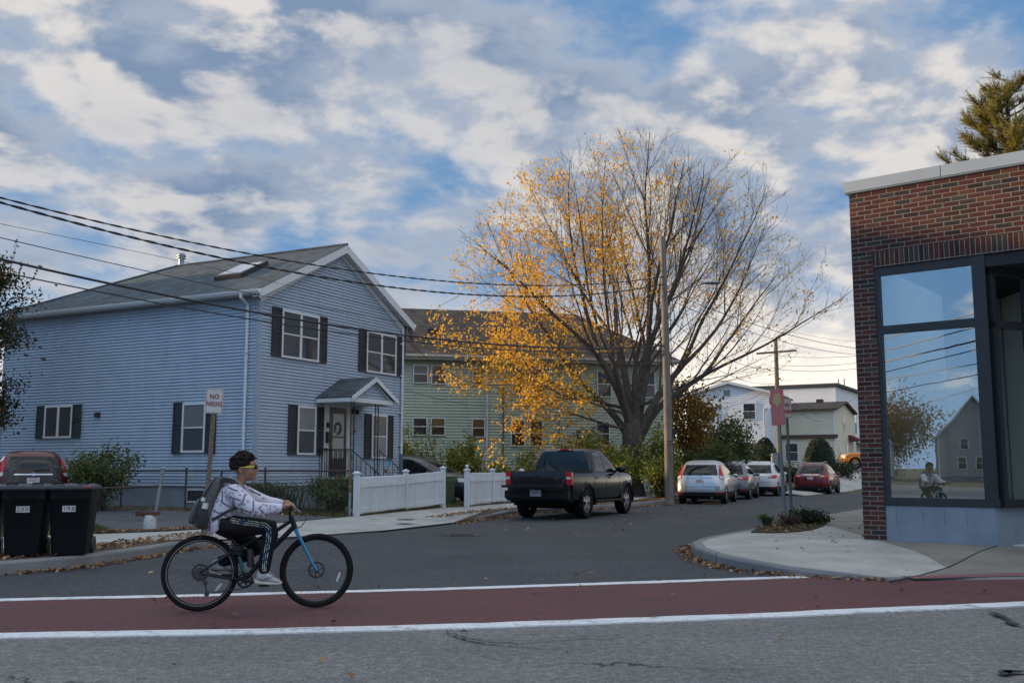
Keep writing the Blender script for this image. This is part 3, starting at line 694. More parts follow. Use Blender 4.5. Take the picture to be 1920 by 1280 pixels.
# skylight and flue
sk=MB(); n_=Vector((-sl,0,1)).normalized()
def rs(x,y,h): p=Vector((x,y,roofz(x)))+n_*h; return tuple(p)
ax0,ax1,ay0,ay1=1.15,2.45,1.85,3.05
sk.hexa([rs(ax0,ay0,0),rs(ax1,ay0,0),rs(ax1,ay1,0),rs(ax0,ay1,0),rs(ax0,ay0,.15),rs(ax1,ay0,.15),rs(ax1,ay1,.15),rs(ax0,ay1,.15)])
skl=sk.build('skylight',mat('dark skylight frame',(.035,.037,.04),.5),roof)
sk=MB(); a,b,c,d=ax0+.12,ax1-.1,ay0+.1,ay1-.1
sk.hexa([rs(a,c,.152),rs(b,c,.152),rs(b,d,.152),rs(a,d,.152),rs(a,c,.165),rs(b,c,.165),rs(b,d,.165),rs(a,d,.165)]); g=sk.build('skylight_glass',mat('bright skylight glass',(.40,.43,.48),.12,.05),H); g.parent=roof
mb=MB(); cx_,cy_=4.3,7.9; mb.lathe([(.10,RZ-.2),(.10,RZ+.36),(.17,RZ+.37),(.17,RZ+.40),(.12,RZ+.41),(.12,RZ+.45),(.175,RZ+.46),(.175,RZ+.50),(.12,RZ+.51),(.12,RZ+.54),(.15,RZ+.55),(.05,RZ+.60)],(cx_,cy_,0),16); mb.build('flue',mat('galvanised metal',(.33,.36,.37),.4,.1,8,metal=.6),H,smooth=True)
# porch
P0,P1,PD=2.95,5.30,1.35; pz=3.58; pa=4.32; pm=(P0+P1)/2
fs=lambda s,o,z:(P0-o,-s,z)
mb=MB(); e=.16
L=(P0-e,-PD-e,pz+.12);Rr=(P1+e,-PD-e,pz+.12);T=(pm,-PD-e,pa+.10)
L2=(P0-e,-.03,pz+.12);R2=(P1+e,-.03,pz+.12);T2=(pm,-.03,pa+.10)
mb.add([L,T,Rr,L2,T2,R2]+[dn(p,.06) for p in (L,T,Rr,L2,T2,R2)],[(0,1,4,3),(1,2,5,4),(6,9,10,7),(7,10,11,8),(0,6,7,1),(1,7,8,2),(3,9,6,0),(2,8,11,5)])
pr=mb.build('porch_roof',M_SH1,H)
mb=MB(); fq=lambda s,o,z:(s,-PD-o,z)
def tri(z):
    k=(z-pz)/(pa-pz)*(P1-P0)/2; return (P0+k,P1-k)
siding(mb,fq,pz+.1,pa-.05,PT,tri); mb.build('pediment',M_BSIDE,pr,recalc=False)
mb=MB()
for sgn in (-1,1):
    x0=P0-e if sgn<0 else P1+e
    p0=Vector((x0,-PD-e-.03,pz+.11)); p1=Vector((pm,-PD-e-.03,pa+.09)); dwn=Vector((0,0,-.15)); q=Vector((0,.028,0))
    mb.hexa([p0+dwn,p1+dwn,p1+dwn+q,p0+dwn+q,p0,p1,p1+q,p0+q])
    p0=Vector((P0 if sgn<0 else P1,-PD-.05,pz+.08)); p1=Vector((pm,-PD-.05,pa+.02)); dwn=Vector((0,0,-.12)); q=Vector((0,.02,0))
    mb.hexa([p0+dwn,p1+dwn,p1+dwn+q,p0+dwn+q,p0,p1,p1+q,p0+q])
mb.box(P0-e+.02,P1+e-.02,-PD-.10,-PD-.02,pz-.06,pz+.09); mb.box(P0-e,P0-.02,-PD-e+.02,-.04,pz-.06,pz+.075); mb.box(P1+.02,P1+e,-PD-e+.02,-.04,pz-.06,pz+.075)
mb.box(P0-.02,P1+.02,-PD-.02,-.04,pz-.07,pz-.04); mb.build('fascia',M_WHITE,pr)
# porch platform, steps, posts, rails
mb=MB(); fz=1.08; SX0,SX1=2.98,4.62
mb.box(SX0,SX1,-PD-.02,-.03,0,fz-.07); mb.build('brick_platform',M_BRICKS,H)
mb=MB(); mb.box(SX0-.05,SX1+.05,-PD-.06,-.03,fz-.07,fz)
for i in range(5): mb.box(SX0+.1,SX1-.05,-PD-.06-.29*(i+1),-PD-.06-.29*i-.002,0,fz-.18*(i+1))
mb.build('steps',mat('concrete steps',(.33,.33,.32),.85,.15,8,.2),H)
def scroll(mb,c,r,f,turns=1.6,sg=1,a0=0,rad=.007):
    pts=[]
    for k in range(22):
        t_=k/21; a=a0+sg*t_*turns*2*PI; q=r*(1-.8*t_); pts.append(f(c[0]+q*math.cos(a),c[1]+q*math.sin(a)))
    mb.tube(pts,rad,4)
for px in (SX0+.02,4.36):
    mb=MB(); f_=lambda a,b,px=px:(px+a,-PD+.02,b)
    for k in (0,.17): mb.box(px+k-.013,px+k+.013,-PD+.007,-PD+.033,fz,pz-.07)
    z=fz+.12
    for k in range(6):
        scroll(mb,(.085,z+.1),.07,f_,1.4,1 if k%2 else -1,k*1.1,.006); mb.tube([f_(.02,z+.2),f_(.085,z+.28),f_(.15,z+.36)],.006,4); z+=.41
    mb.build('porch_post',M_IRON,H)
mb=MB(); r_=.012
mb.box(SX0,4.60,-.10,-.08,fz+.88,fz+.90)
for k in range(13): mb.box(SX0+.02+k*.13-.008,SX0+.02+k*.13+.008,-.098,-.082,fz,fz+.88)
mb.bar((SX0,-PD+.02,fz+.9),(SX0,-.05,fz+.9),.03,.03)
for k in range(1,7): mb.box(SX0-.007,SX0+.007,-PD+.02+k*.19-.007,-PD+.02+k*.19+.007,fz,fz+.9)
scroll(mb,(-.7,fz+.35),.12,lambda a,b:(SX0,a,b)); scroll(mb,(-.35,fz+.35),.12,lambda a,b:(SX0,a,b),sg=-1)
for x in (SX0+.05,SX1-.05):
    mb.bar((x,-PD+.0,fz+.9),(x,-PD-1.55,.98-.12),.03,.025); mb.bar((x,-PD+.0,fz+.1),(x,-PD-1.5,.12),.02,.02)
    for k in range(9):
        t_=k/8; y=-PD-.02-1.5*t_; mb.box(x-.008,x+.008,y-.008,y+.008,lerp(fz+.1,.12,t_),lerp(fz+.9,.88,t_))
    for k in range(3):
        t_=.2+k*.28; scroll(mb,(-PD-1.5*t_,lerp(fz+.48,.48,t_)),.11,lambda a,b,x=x:(x,a,b),sg=1 if k%2 else -1)
    scroll(mb,(-PD-1.62,.80),.10,lambda a,b,x=x:(x,a,b),1.2)
mb.build('handrail',M_IRON,H)
# front door with storm door and white surround
mb=MB(); fbox(mb,ff,3.22,3.52,0,.05,fz,3.56); fbox(mb,ff,4.48,4.72,0,.05,fz,3.56); fbox(mb,ff,3.52,4.48,0,.048,3.42,3.56); mb.build('door_frame',mat('pale door surround',(.60,.61,.60),.6),H)
mb=MB(); a,b,c,d=3.53,4.47,fz+.01,3.41
fbox(mb,ff,a,a+.20,.0,.045,c,d); fbox(mb,ff,b-.12,b,.0,.045,c,d); fbox(mb,ff,a+.20,b-.12,.0,.043,d-.2,d); fbox(mb,ff,a+.20,b-.12,.0,.043,c,c+.62); fbox(mb,ff,a+.20,b-.12,.0,.04,c+1.30,c+1.36)
door=mb.build('front_door',mat('black painted door',(.022,.024,.026),.35,.1,4),H)
mb=MB(); fbox(mb,ff,a+.20,b-.12,.035,.039,c+.62,d-.2); mb.build('door_glass',glassy('door glass with pale inner door',(.16,.185,.20),.06),door)
mb=MB(); mb.tube([ff(a+.09,.05,c+1.0),ff(a+.09,.10,c+1.02),ff(a+.09,.10,c+1.2),ff(a+.09,.05,c+1.22)],.012,6); mb.build('handle',mat('brass',(.45,.33,.12),.35,metal=.8),door)
mb=MB(); rg=random.Random(2)
for k in range(30):
    q=rg.random()*6.28; mb.ell(ff(4.0+.15*math.cos(q)+rg.gauss(0,.015),.07,c+1.62+.19*math.sin(q)),(.035,.02,.035),6,4)
mb.build('door_wreath',mat('dried green wreath',(.09,.13,.08),.9,.4,30),door)
mb=MB(); fbox(mb,ff,3.33,3.47,.05,.16,2.22,2.58); mb.build('mailbox',M_IRON,H)
mb=MB(); fbox(mb,ff,3.37,3.44,.05,.13,2.72,2.9); mb.ell(ff(3.405,.12,2.8),(.05,.05,.075),8,6); mb.build('porch_lamp',M_IRON,H)
mb=MB(); fbox(mb,ff,3.26,3.46,.05,.06,1.98,2.04); mb.build('house_number_plate',M_IRON,H)
mb=MB()
for x in (-.12,.10): mb.lathe([(.02,-.02),(.075,.0),(.075,.12),(.05,.15)],ff(4.92+x,.14,3.32),12,axis='y')
fbox(mb,ff,4.85,4.97,.02,.10,3.36,3.44); mb.build('floodlight',M_IRON,H)
mb=MB(); fbox(mb,ff,4.93,4.99,.02,.05,2.6,2.72); mb.build('doorbell',M_IRON,H)
# service mast cable loops at the right corner of the eave
mb=MB()
for k in range(3): mb.tube([(W+.15+.1*math.cos(a_*.7+k)+k*.05,-.12-.05*k,6.45+.33*math.sin(a_*.7)+.03*k) for a_ in range(10)],.012,4)
mb.tube([(W+.05,-.06,6.9),(W+.05,-.06,5.6)],.03,6); mb.build('service_cable',M_IRON,H)
# flower pot with a blue pinwheel on the steps
Rm=H.matrix_basis if False else Matrix.Translation((-7.82,30.5,0))@Matrix.Rotation(R(62.5),4,'Z')
pp=Rm@Vector((4.1,-2.05,.80)); T_=thing('flower_pot','dark flower pot with a blue pinwheel and dry flowers on the front steps','flower pot',(pp.x,pp.y,.722),R(62.5))
mb=MB(); mb.lathe([(.10,0),(.15,.22),(.165,.22),(.165,.25),(.14,.25),(.12,.2)],(0,0,0),16); mb.build('pot',mat('brown clay pot',(.07,.035,.025),.7),T_)
mb=MB(); rg=random.Random(5)
for k in range(70): leaf(mb,(rg.gauss(0,.1),rg.gauss(0,.1),.3+abs(rg.gauss(0,.12))),.05,rg)
mb.build('flowers',leafmat('dry potted flowers',[(0,(.08,.09,.04)),(.6,(.16,.10,.05)),(.85,(.35,.07,.06)),(1,(.6,.55,.5))]),T_,recalc=False)
mb=MB(); mb.tube([(0,0,.2),(0,0,.85)],.008,5); mb.build('stick',M_WHITE,T_)
mb=MB()
for k in range(6):
    q=k*PI/3; mb.add([(0,-.02,.86),(.16*math.cos(q),-.03,.86+.16*math.sin(q)),(.11*math.cos(q+.8),-.06,.86+.11*math.sin(q+.8)),(0,-.012,.86)],[(0,1,2),(3,2,1)])
mb.build('pinwheel',mat('blue pinwheel',(.04,.28,.55),.4),T_,recalc=False)

# -------- green house
GH=thing('green_house','long pale green sided two storey house with brown shingle roof behind the maple','house',(-5.5,50,0),math.atan2(3,13.9))
M_GSIDE=mat('pale green siding',(.43,.515,.405),.6,.07,1.2)
weathered(M_GSIDE,.15)
ff=lambda s,o,z:(s,-o,z)
X0,X1=-9.0,14.2; mb=MB(); siding(mb,ff,1.1,7.0,.15,lambda z:(X0,X1),.045,.028)
f3=lambda s,o,z:(X1+o,s,z); siding(mb,f3,1.1,7.0,.15,lambda z:(0,11),.035,.018)
f4=lambda s,o,z:(X0-o,s,z); siding(mb,f4,1.1,7.0,.15,lambda z:(0,11),.035,.018)
mb.box(X0+.02,X1-.02,10.9,11,1.1,7.0); mb.build('wall',M_GSIDE,GH,recalc=False)
mb=MB(); mb.box(X0+.03,X1-.03,.03,10.9,0,1.1); mb.build('foundation',mat('pale foundation',(.40,.41,.40),.85,.15,2),GH)
mb=MB(); g0=(X0-.4,-.5,7.08);g1=(X1+.45,-.5,7.08);g2=(X1+.45,11.5,7.08);g3=(X0-.4,11.5,7.08);r0=(X0+1,5.5,10.32);r1=(X1-3.6,5.5,10.32)
mb.add([g0,g1,g2,g3,r0,r1]+[dn(p,.12) for p in (g0,g1,g2,g3)],[(0,1,5,4),(1,2,5),(2,3,4,5),(3,0,4),(0,6,7,1),(1,7,8,2),(2,8,9,3),(3,9,6,0),(6,9,8,7)])
gr=mb.build('roof',M_SH2,GH)
mb=MB(); mb.box(X0-.4,X1+.55,-.62,-.48,6.94,7.06); mb.box(X0-.3,X1+.3,-.47,-.44,6.8,7.0); mb.box(X1+.46,X1+.58,-.4,11.4,6.94,7.06); mb.build('gutter',mat('cream gutter',(.50,.49,.44),.6),GH)
for x,z in ((1.85,8.55),(5.5,8.75)):
    mb=MB(); y=(z-7.08)/(10.32-7.08)*6-.5; mb.lathe([(.28,z-.2),(.28,z+.12),(.34,z+.13),(.30,z+.22),(.05,z+.27)],(x,y,0),14); mb.build('roof_vent',M_SHUT,gr)
M_WD=glassy('dim interior pane',(.05,.04,.032),.08)
for s0,s1,z0,z1,u in ((.50,1.27,5.62,6.56,M_BLIND),(1.42,2.20,5.58,6.56,M_WARMP),(3.54,4.24,5.58,6.52,M_WARMP),(5.6,6.36,5.18,6.51,M_WARMP),(6.54,7.32,5.18,6.52,M_WARMP),(10.17,10.98,5.06,6.46,M_PANE),(12.6,13.4,5.06,6.46,M_PANE),
     (.50,1.26,3.0,3.90,M_WD),(1.42,2.18,3.0,3.90,M_WARMP),(3.52,4.22,2.92,3.88,M_WARMP),(5.54,6.30,2.48,3.84,M_WARMP),(6.53,7.25,2.48,3.84,M_WARMP),(10.1,10.85,2.52,3.80,M_PANE),(-3,-2.2,5.6,6.5,M_PANE)):
    window(GH,ff,s0,s1,z0,z1,frame=.055,out=.10,upper=u,lower=M_WD)
mb=MB(); pipe(mb,[(4.3,-.52,6.95),(4.3,-.10,6.75),(4.3,-.10,1.1)],.05); mb.build('downspout',M_WHITE,GH)
mb=MB(); pipe(mb,[(5.15,-.08,5.95),(5.15,-.08,1.6)],.045); mb.build('service_conduit',mat('green grey conduit',(.12,.16,.13),.6),GH); mb=MB(); pipe(mb,[(8.1,-.08,3.9),(8.1,-.08,1.3)],.03); mb.build('service_conduit',mat('green grey conduit',(.12,.16,.13),.6),GH)
# -------- houses at the far end
def simple_house(name,label,x,y,rz,w,d,ez,az,sid,roofm,wins,zb=0,front_gable=True,pitch=.16,hip=False,group=None,winframe=None):
    h=thing(name,label,'house',(x,y,zb),rz,group)
    f1=lambda s,o,z:(s,-o,z); f2=lambda s,o,z:(w+o,s,z); f3=lambda s,o,z:(-o,s,z); f4=lambda s,o,z:(s,d+o,z)
    def gb(z):
        if z<=ez: return (0.,w)
        k=(z-ez)/(az-ez)*w/2; return (k,w-k)
    def gbd(z):
        if z<=ez: return (0.,d)
        k=(z-ez)/(az-ez)*d/2; return (k,d-k)
    mb=MB(); top=az if az>ez else ez
    siding(mb,f1,.4,top if front_gable else ez,pitch,gb if front_gable else (lambda z:(0,w)),.03,.016)
    siding(mb,f4,.4,top if front_gable else ez,pitch,gb if front_gable else (lambda z:(0,w)),.03,.016)
    siding(mb,f2,.4,ez if front_gable else top,pitch,(lambda z:(0,d)) if front_gable else gbd,.03,.016)
    siding(mb,f3,.4,ez if front_gable else top,pitch,(lambda z:(0,d)) if front_gable else gbd,.03,.016)
    mb.build('wall',sid,h,recalc=False)
    mb=MB(); mb.box(.03,w-.03,.03,d-.03,-1,.4); mb.build('foundation',M_FOUND,h)
    mb=MB(); o=.3
    if az>ez:
        k=(az-ez)/((w if front_gable else d)/2)
        if front_gable:
            a,b,c=(-o,ez-k*o),(w/2,az),(w+o,ez-k*o); pr_=[(a[0],a[1]),(b[0],b[1]),(c[0],c[1]),(c[0],c[1]+.14),(b[0],b[1]+.16),(a[0],a[1]+.14)]
            mb.prism(pr_,lambda p,q,hh:(p,hh,q+.02),-o,d+o)
        else:
            a,b,c=(-o,ez-k*o),(d/2,az),(d+o,ez-k*o); pr_=[(a[0],a[1]),(b[0],b[1]),(c[0],c[1]),(c[0],c[1]+.14),(b[0],b[1]+.16),(a[0],a[1]+.14)]
            mb.prism(pr_,lambda p,q,hh:(hh,p,q+.02),-o,w+o)
    else: mb.box(-o,w+o,-o,d+o,ez+.02,ez+.28)
    mb.build('roof',roofm,h)
    mb=MB()
    for x_ in (0,w): mb.box(x_-.06,x_+.06,-.05,-.002,.4,ez)
    if az>ez and front_gable:
        for sg in (0,1):
            p0=Vector((-o if sg==0 else w+o,-o-.03,ez-k*o+.02)); p1=Vector((w/2,-o-.03,az+.02)); q=Vector((0,.028,0)); u=Vector((0,0,.2))
            mb.hexa([p0-u*.3,p1-u*.3,p1-u*.3+q,p0-u*.3+q,p0+u*.7,p1+u*.7,p1+u*.7+q,p0+u*.7+q])
    mb.build('trim',M_WHITE,h)
    fm={'f':f1,'r':f2,'l':f3}
    for wd in wins:
        sd,a,b,c,e=wd[:5]; window(h,fm[sd],a,b,c,e,frame=.09,out=.08,upper=wd[5] if len(wd)>5 else M_PANE,lower=M_SCREEN)
    return h,fm
M_WS=mat('white siding',(.72,.735,.76),.6,.05,1.2); M_YS=mat('pale yellow siding',(.62,.59,.45),.6,.05,1.2); M_DROOF=mat('dark flat roof edge',(.05,.05,.055),.8,.2,3); M_RB=brickmat('red lower bricks',.22,.08,.012,[(0,(.09,.04,.035)),(1,(.16,.065,.05))],(.25,.22,.2))
WH,fm=simple_house('white_house','white sided gabled house with a warm reflection painted in its lower window behind the round clipped shrubs',14.1,79.6,R(-24),6.5,9,6.15,7.0,M_WS,M_SH1,[('f',4.3,5.35,4.1,5.45),('f',4.3,5.35,.9,2.4,M_WARMP),('f',1.2,2.2,4.0,5.3),('r',2.0,2.9,3.9,5.5),('r',4.6,5.5,3.9,5.5)],zb=1.0)
mb=MB(); fbox(mb,fm['f'],2.85,3.35,.0,.06,6.05,6.5); mb.build('gable_vent',mat('grey vent',(.2,.22,.24),.6),WH)
mb=MB(); mb.box(6.26,6.36,.3,8.8,.2,2.85); mb.build('brick_base',M_RB,WH)
window(WH,lambda s,o,z:(6.36+o,s,z),2.3,3.5,.9,2.5,frame=.12,out=.06); window(WH,lambda s,o,z:(6.36+o,s,z),5.3,6.5,.9,2.5,frame=.12,out=.06)
mb=MB(); mb.box(6.36,7.6,6.9,8.7,2.55,2.68); mb.tube([(7.5,7.0,2.55),(7.5,7.0,.2)],.05,6); mb.build('porch_roof',mat('grey porch roof',(.3,.3,.32),.7),WH)
mb=MB(); pipe(mb,[(5.95,-.08,.4),(5.95,-.08,4.9),(6.2,-.08,5.0)],.05); mb.build('service_conduit',mat('pale conduit',(.42,.44,.47),.6),WH)
YH,fm=simple_house('yellow_house','pale yellow gambrel sided house with a maroon door awning',21.3,80,R(-30),4.4,7.5,4.9,5.6,M_YS,M_SH2,[('f',.5,1.6,.9,2.4),('r',3.2,3.8,3.4,4.6),('r',1.3,1.8,.8,2.6),('r',4.0,4.5,.8,2.4)],zb=1.0,front_gable=False)
mb=MB(); fbox(mb,fm['f'],-.05,4.65,.0,.18,2.7,3.0); mb.build('belt_course',mat('brown trim',(.07,.045,.035),.7),YH)
mb=MB(); mb.add([fm['r'](5.0,.05,3.1),fm['r'](7.0,.05,3.1),fm['r'](7.0,1.1,2.6),fm['r'](5.0,1.1,2.6),fm['r'](5.0,.05,2.6),fm['r'](7.0,.05,2.6)],[(0,1,2,3),(0,3,4),(1,5,2),(4,3,2,5)]); mb.build('awning',mat('maroon awning',(.13,.025,.03),.7),YH)
mb=MB(); mb.box(2.3,2.8,3.4,3.9,5.2,6.0); mb.build('chimney',M_RB,YH)
FW,fm=simple_house('flat_roof_house','tall white sided house with a dark flat roof edge and black downspouts',22.4,92,R(-30),7.3,12,7.6,7.6,M_WS,M_DROOF,[('r',2.3,3.3,3.6,5.8),('r',5.6,6.2,5.0,5.9),('r',6.4,7.0,5.0,5.9),('r',7.6,8.6,3.6,5.8),('r',2.3,3.3,.6,2.6),('f',1.0,2.1,4,5.6)],zb=1.0)
mb=MB(); pipe(mb,[fm['r'](.5,.1,6.3),fm['r'](.5,.1,.3)],.09); pipe(mb,[fm['r'](4.6,.1,6.0),fm['r'](4.6,.1,.3)],.09); mb.build('downspout',M_IRON,FW)
mb=MB(); q=fm['r']; mb.add([q(8.0,.05,3.0),q(11,.05,3.0),q(11,1.3,2.2),q(8.0,1.3,2.2),q(8,.05,2.85),q(11,.05,2.85)],[(0,1,2,3),(4,3,2,5)]); mb.bar(q(8,.1,1.2),q(8,1.25,2.2),.1,.1); mb.build('door_hood',M_WHITE,FW)
mb=MB(); 
for x_ in (3,3.5): mb.tube([(x_+4,3,7.7),(x_+4,3,8.5)],.06,6)
mb.build('roof_pipe',M_IRON,FW)
# ---------------------------------------------------------------- brick corner shop; local x along the glazed front, y inside
SB=thing('brick_shop','single storey red brick corner shop with big black framed display window','shop',(6.01,17.29,0),R(-38.5))
STOPS=[(0,(0.032,0.019,0.018)),(.07,(0.032,0.029,0.032)),(.13,(0.053,0.045,0.034)),(.24,(0.057,0.024,0.020)),(.50,(0.074,0.025,0.021)),(.78,(0.092,0.031,0.024)),(.90,(0.116,0.043,0.027)),(.96,(0.078,0.059,0.044)),(1,(0.043,0.045,0.051))]
M_BR=brickmat('red shop bricks',.262,.0815,.013,STOPS,(.255,.24,.215),True)
M_SO=brickmat('soldier course bricks',.285,.0815,.013,STOPS,(.255,.24,.215),False,0.)
M_FRAME=mat('black window frame',(.022,.024,.027),.4,.15,6,spec=.5)
M_KNEE=mat('painted grey block base',(.215,.255,.305),.75,.16,2.2,.35,30,detail=8)
M_INT=mat('olive grey interior wall',(.62,.61,.50),.8,.08,1.0);
TOP=6.22; XE=8.0; JX=.37; WT=4.83
mb=MB(); mb.box(0,JX,0,.30,-.05,WT); mb.box(0,XE,0,.30,5.11,TOP); mb.box(0,JX-.001,0,.3,WT,5.11)
mb.box(0,.30,.301,12,-.05,TOP); mb.box(XE,XE+.3,0,12,-.05,TOP); mb.box(.301,XE-.001,11.7,12,-.05,TOP)
mb.build('brick_wall',M_BR,SB)
mb=MB(); mb.box(JX,XE,-.006,.295,WT,5.108); mb.build('soldier_course',M_SO,SB)
mb=MB(); 
for a,b in ((-.07,1.58),(1.585,4.6),(4.605,XE+.35)): mb.box(a,b,-.075,.36,TOP,TOP+.20); 
mb.box(-.07,.36,.361,12.05,TOP,TOP+.20); mb.box(-.055,XE+.3,-.06,-.001,TOP-.02,TOP-.001)
mb.build('coping',mat('pale metal coping',(.36,.40,.42),.45,.08,1.5,metal=.2),SB,bevel=.006)
mb=MB(); mb.box(.3,XE,4.3,11.7,5.5,5.6); mb.box(.3,XE,.3,1.2,5.5,5.6); mb.box(5.0,XE,1.2,4.3,5.5,5.6); mb.build('roof',M_DROOF,SB)  # gap left open over the room, added to let daylight onto the interior
# knee wall, frame and glass; recess splays back to the right of the display window
KX=2.10; 
mb=MB(); sp=Vector((.45,.89,0))   # direction of the recess side in plan
def sp_pt(d,o,z): return (KX+sp.x*d-sp.y*o*-1*0,0+sp.y*d,z)
pl=[(JX+.001,.035),(KX,.035),(KX+.78,1.55),(KX+.65,1.6),(KX-.1,.3),(JX+.001,.3)]
mb.prism(pl,lambda a,b,h:(a,b,h),.0,.745); 
mb.prism([(JX+.003,.018),(KX+.012,.018),(KX+.79,1.545),(KX+.7,1.55),(KX,.1),(JX+.003,.1)],lambda a,b,h:(a,b,h),.0,.42); mb.build('knee_wall',M_KNEE,SB,bevel=.008)
mb=MB()
for x in (.55,.98,1.32,1.66): mb.box(x,x+.008,.0325,.036,.44,.70)
mb.build('block_joint',mat('block joints',(.12,.14,.17),.9),SB)
mb=MB(); fz0,fz1=.745,WT-.005
mb.box(JX+.003,KX+.08,.02,.14,fz0,fz0+.13); mb.box(JX+.003,KX+.02,.03,.14,fz1-.14,fz1); mb.box(JX+.003,JX+.085,.03,.14,fz0+.13,fz1-.14)
mb.box(1.955,KX+.06,.015,.16,fz0+.13,fz1); mb.box(JX+.085,1.955,.035,.13,3.66,3.80)
fs_=lambda s,o,z:(KX+.06+sp.x*s+sp.y*o,.10+sp.y*s-sp.x*o,z)
fbox(mb,fs_,.0,1.7,0,.1,fz0,fz0+.13); fbox(mb,fs_,.0,1.7,0,.1,3.62,3.74); fbox(mb,fs_,.0,.08,.0,.1,fz0+.13,4.6); fbox(mb,fs_,.75,.85,.0,.1,fz0+.13,4.6); fbox(mb,fs_,.0,1.7,0,.1,4.5,4.62)
mb.build('window_frame',M_FRAME,SB)
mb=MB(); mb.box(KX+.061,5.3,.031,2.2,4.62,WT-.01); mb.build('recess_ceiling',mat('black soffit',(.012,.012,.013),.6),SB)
def shopglass():
    m=bpy.data.materials.new('shop glass'); m.use_nodes=True; t=NT(m.node_tree); t.n.remove(t.n['Principled BSDF'])
    g=t.node('ShaderNodeBsdfGlossy'); g.inputs['Roughness'].default_value=.004; g.inputs['Color'].default_value=(.93,.96,1,1)
    tr=t.node('ShaderNodeBsdfTransparent'); tr.inputs[0].default_value=(.80,.86,.84,1)
    fr=t.node('ShaderNodeFresnel'); fr.inputs[0].default_value=1.9
    bn=t.node('ShaderNodeBump'); bn.inputs['Strength'].default_value=.008; bn.inputs['Distance'].default_value=.05
    t.put(bn.inputs['Height'],t.noise(t.node('ShaderNodeTexCoord').outputs['Object'],1.3,2)); t.l.new(bn.outputs[0],g.inputs['Normal'])
    mx=t.node('ShaderNodeMixShader'); t.put(mx.inputs[0],t.math('ADD',t.math('MULTIPLY',fr.outputs[0],.9),.24,clamp=True)); t.l.new(tr.outputs[0],mx.inputs[1]); t.l.new(g.outputs[0],mx.inputs[2]); t.l.new(mx.outputs[0],t.n['Material Output'].inputs[0])
    return m
SG=shopglass()
mb=MB(); mb.box(JX+.08,1.96,.080,.088,3.79,fz1-.13); mb.build('window_pane',SG,SB); 
mb=MB(); mb.box(JX+.08,1.96,.080,.088,fz0+.12,3.67); mb.build('window_pane',SG,SB)
mb=MB(); fbox(mb,fs_,.07,1.7,.05,.056,fz0+.12,3.63); mb.build('window_pane',SG,SB); mb=MB(); fbox(mb,fs_,.07,1.7,.05,.056,3.73,4.51); mb.build('window_pane',SG,SB)
# pale interior seen through the glass
 
mb=MB(); mb.box(.361,5.2,4.2,4.3,.161,3.15); mb.box(.302,.36,.302,4.2,0,4.9); mb.box(.36,5.2,.31,4.2,-.02,.16); mb.box(5.2,5.3,2.2,4.3,0,4.9); mb.build('interior_wall',M_INT,SB)
mb=MB(); mb.box(.8,2.0,3.7,4.18,3.0,3.12); mb.box(.8,.92,3.7,4.18,.16,3.0); mb.box(2.0,2.12,3.7,4.18,.16,3.12); mb.box(.5,3.2,3.3,3.6,1.0,1.05); mb.box(.5,3.2,3.3,3.35,.16,1.0); mb.build('interior_shelf',mat('grey fitting',(.20,.20,.17),.7),SB)

# back of the entrance recess and the pier on its far side
mb=MB(); mb.box(5.3,XE,.001,.30,-.05,WT-.002); mb.box(5.3,5.6,.301,1.9,-.05,WT-.002); mb.build('brick_pier',M_BR,SB); mb=MB(); mb.box(5.27,5.299,.31,1.60,.1,4.6); mb.build('added_recess_lining',M_INT,SB)  # pale lining added to lighten what the recess pane reflects
mb=MB(); mb.box(KX+.80,3.0,1.62,1.75,0,4.61); mb.box(4.2,5.29,1.62,1.75,0,4.61); mb.box(3.0,4.2,1.62,1.75,2.3,4.61); mb.build('recess_wall',M_INT,SB)
mb=MB(); mb.box(3.02,4.18,1.66,1.71,.16,2.29); d_=mb.build('shop_door',M_FRAME,SB); mb=MB(); mb.box(3.14,4.06,1.645,1.655,.4,2.15); mb.build('door_glass',M_PANE,d_)
mb=MB(); mb.box(.31,XE,8.0,8.1,0,5.4); mb.build('back_partition',mat('dim back wall',(.05,.05,.045),.9),SB)  # near-black colour stands for the unlit space above the partition
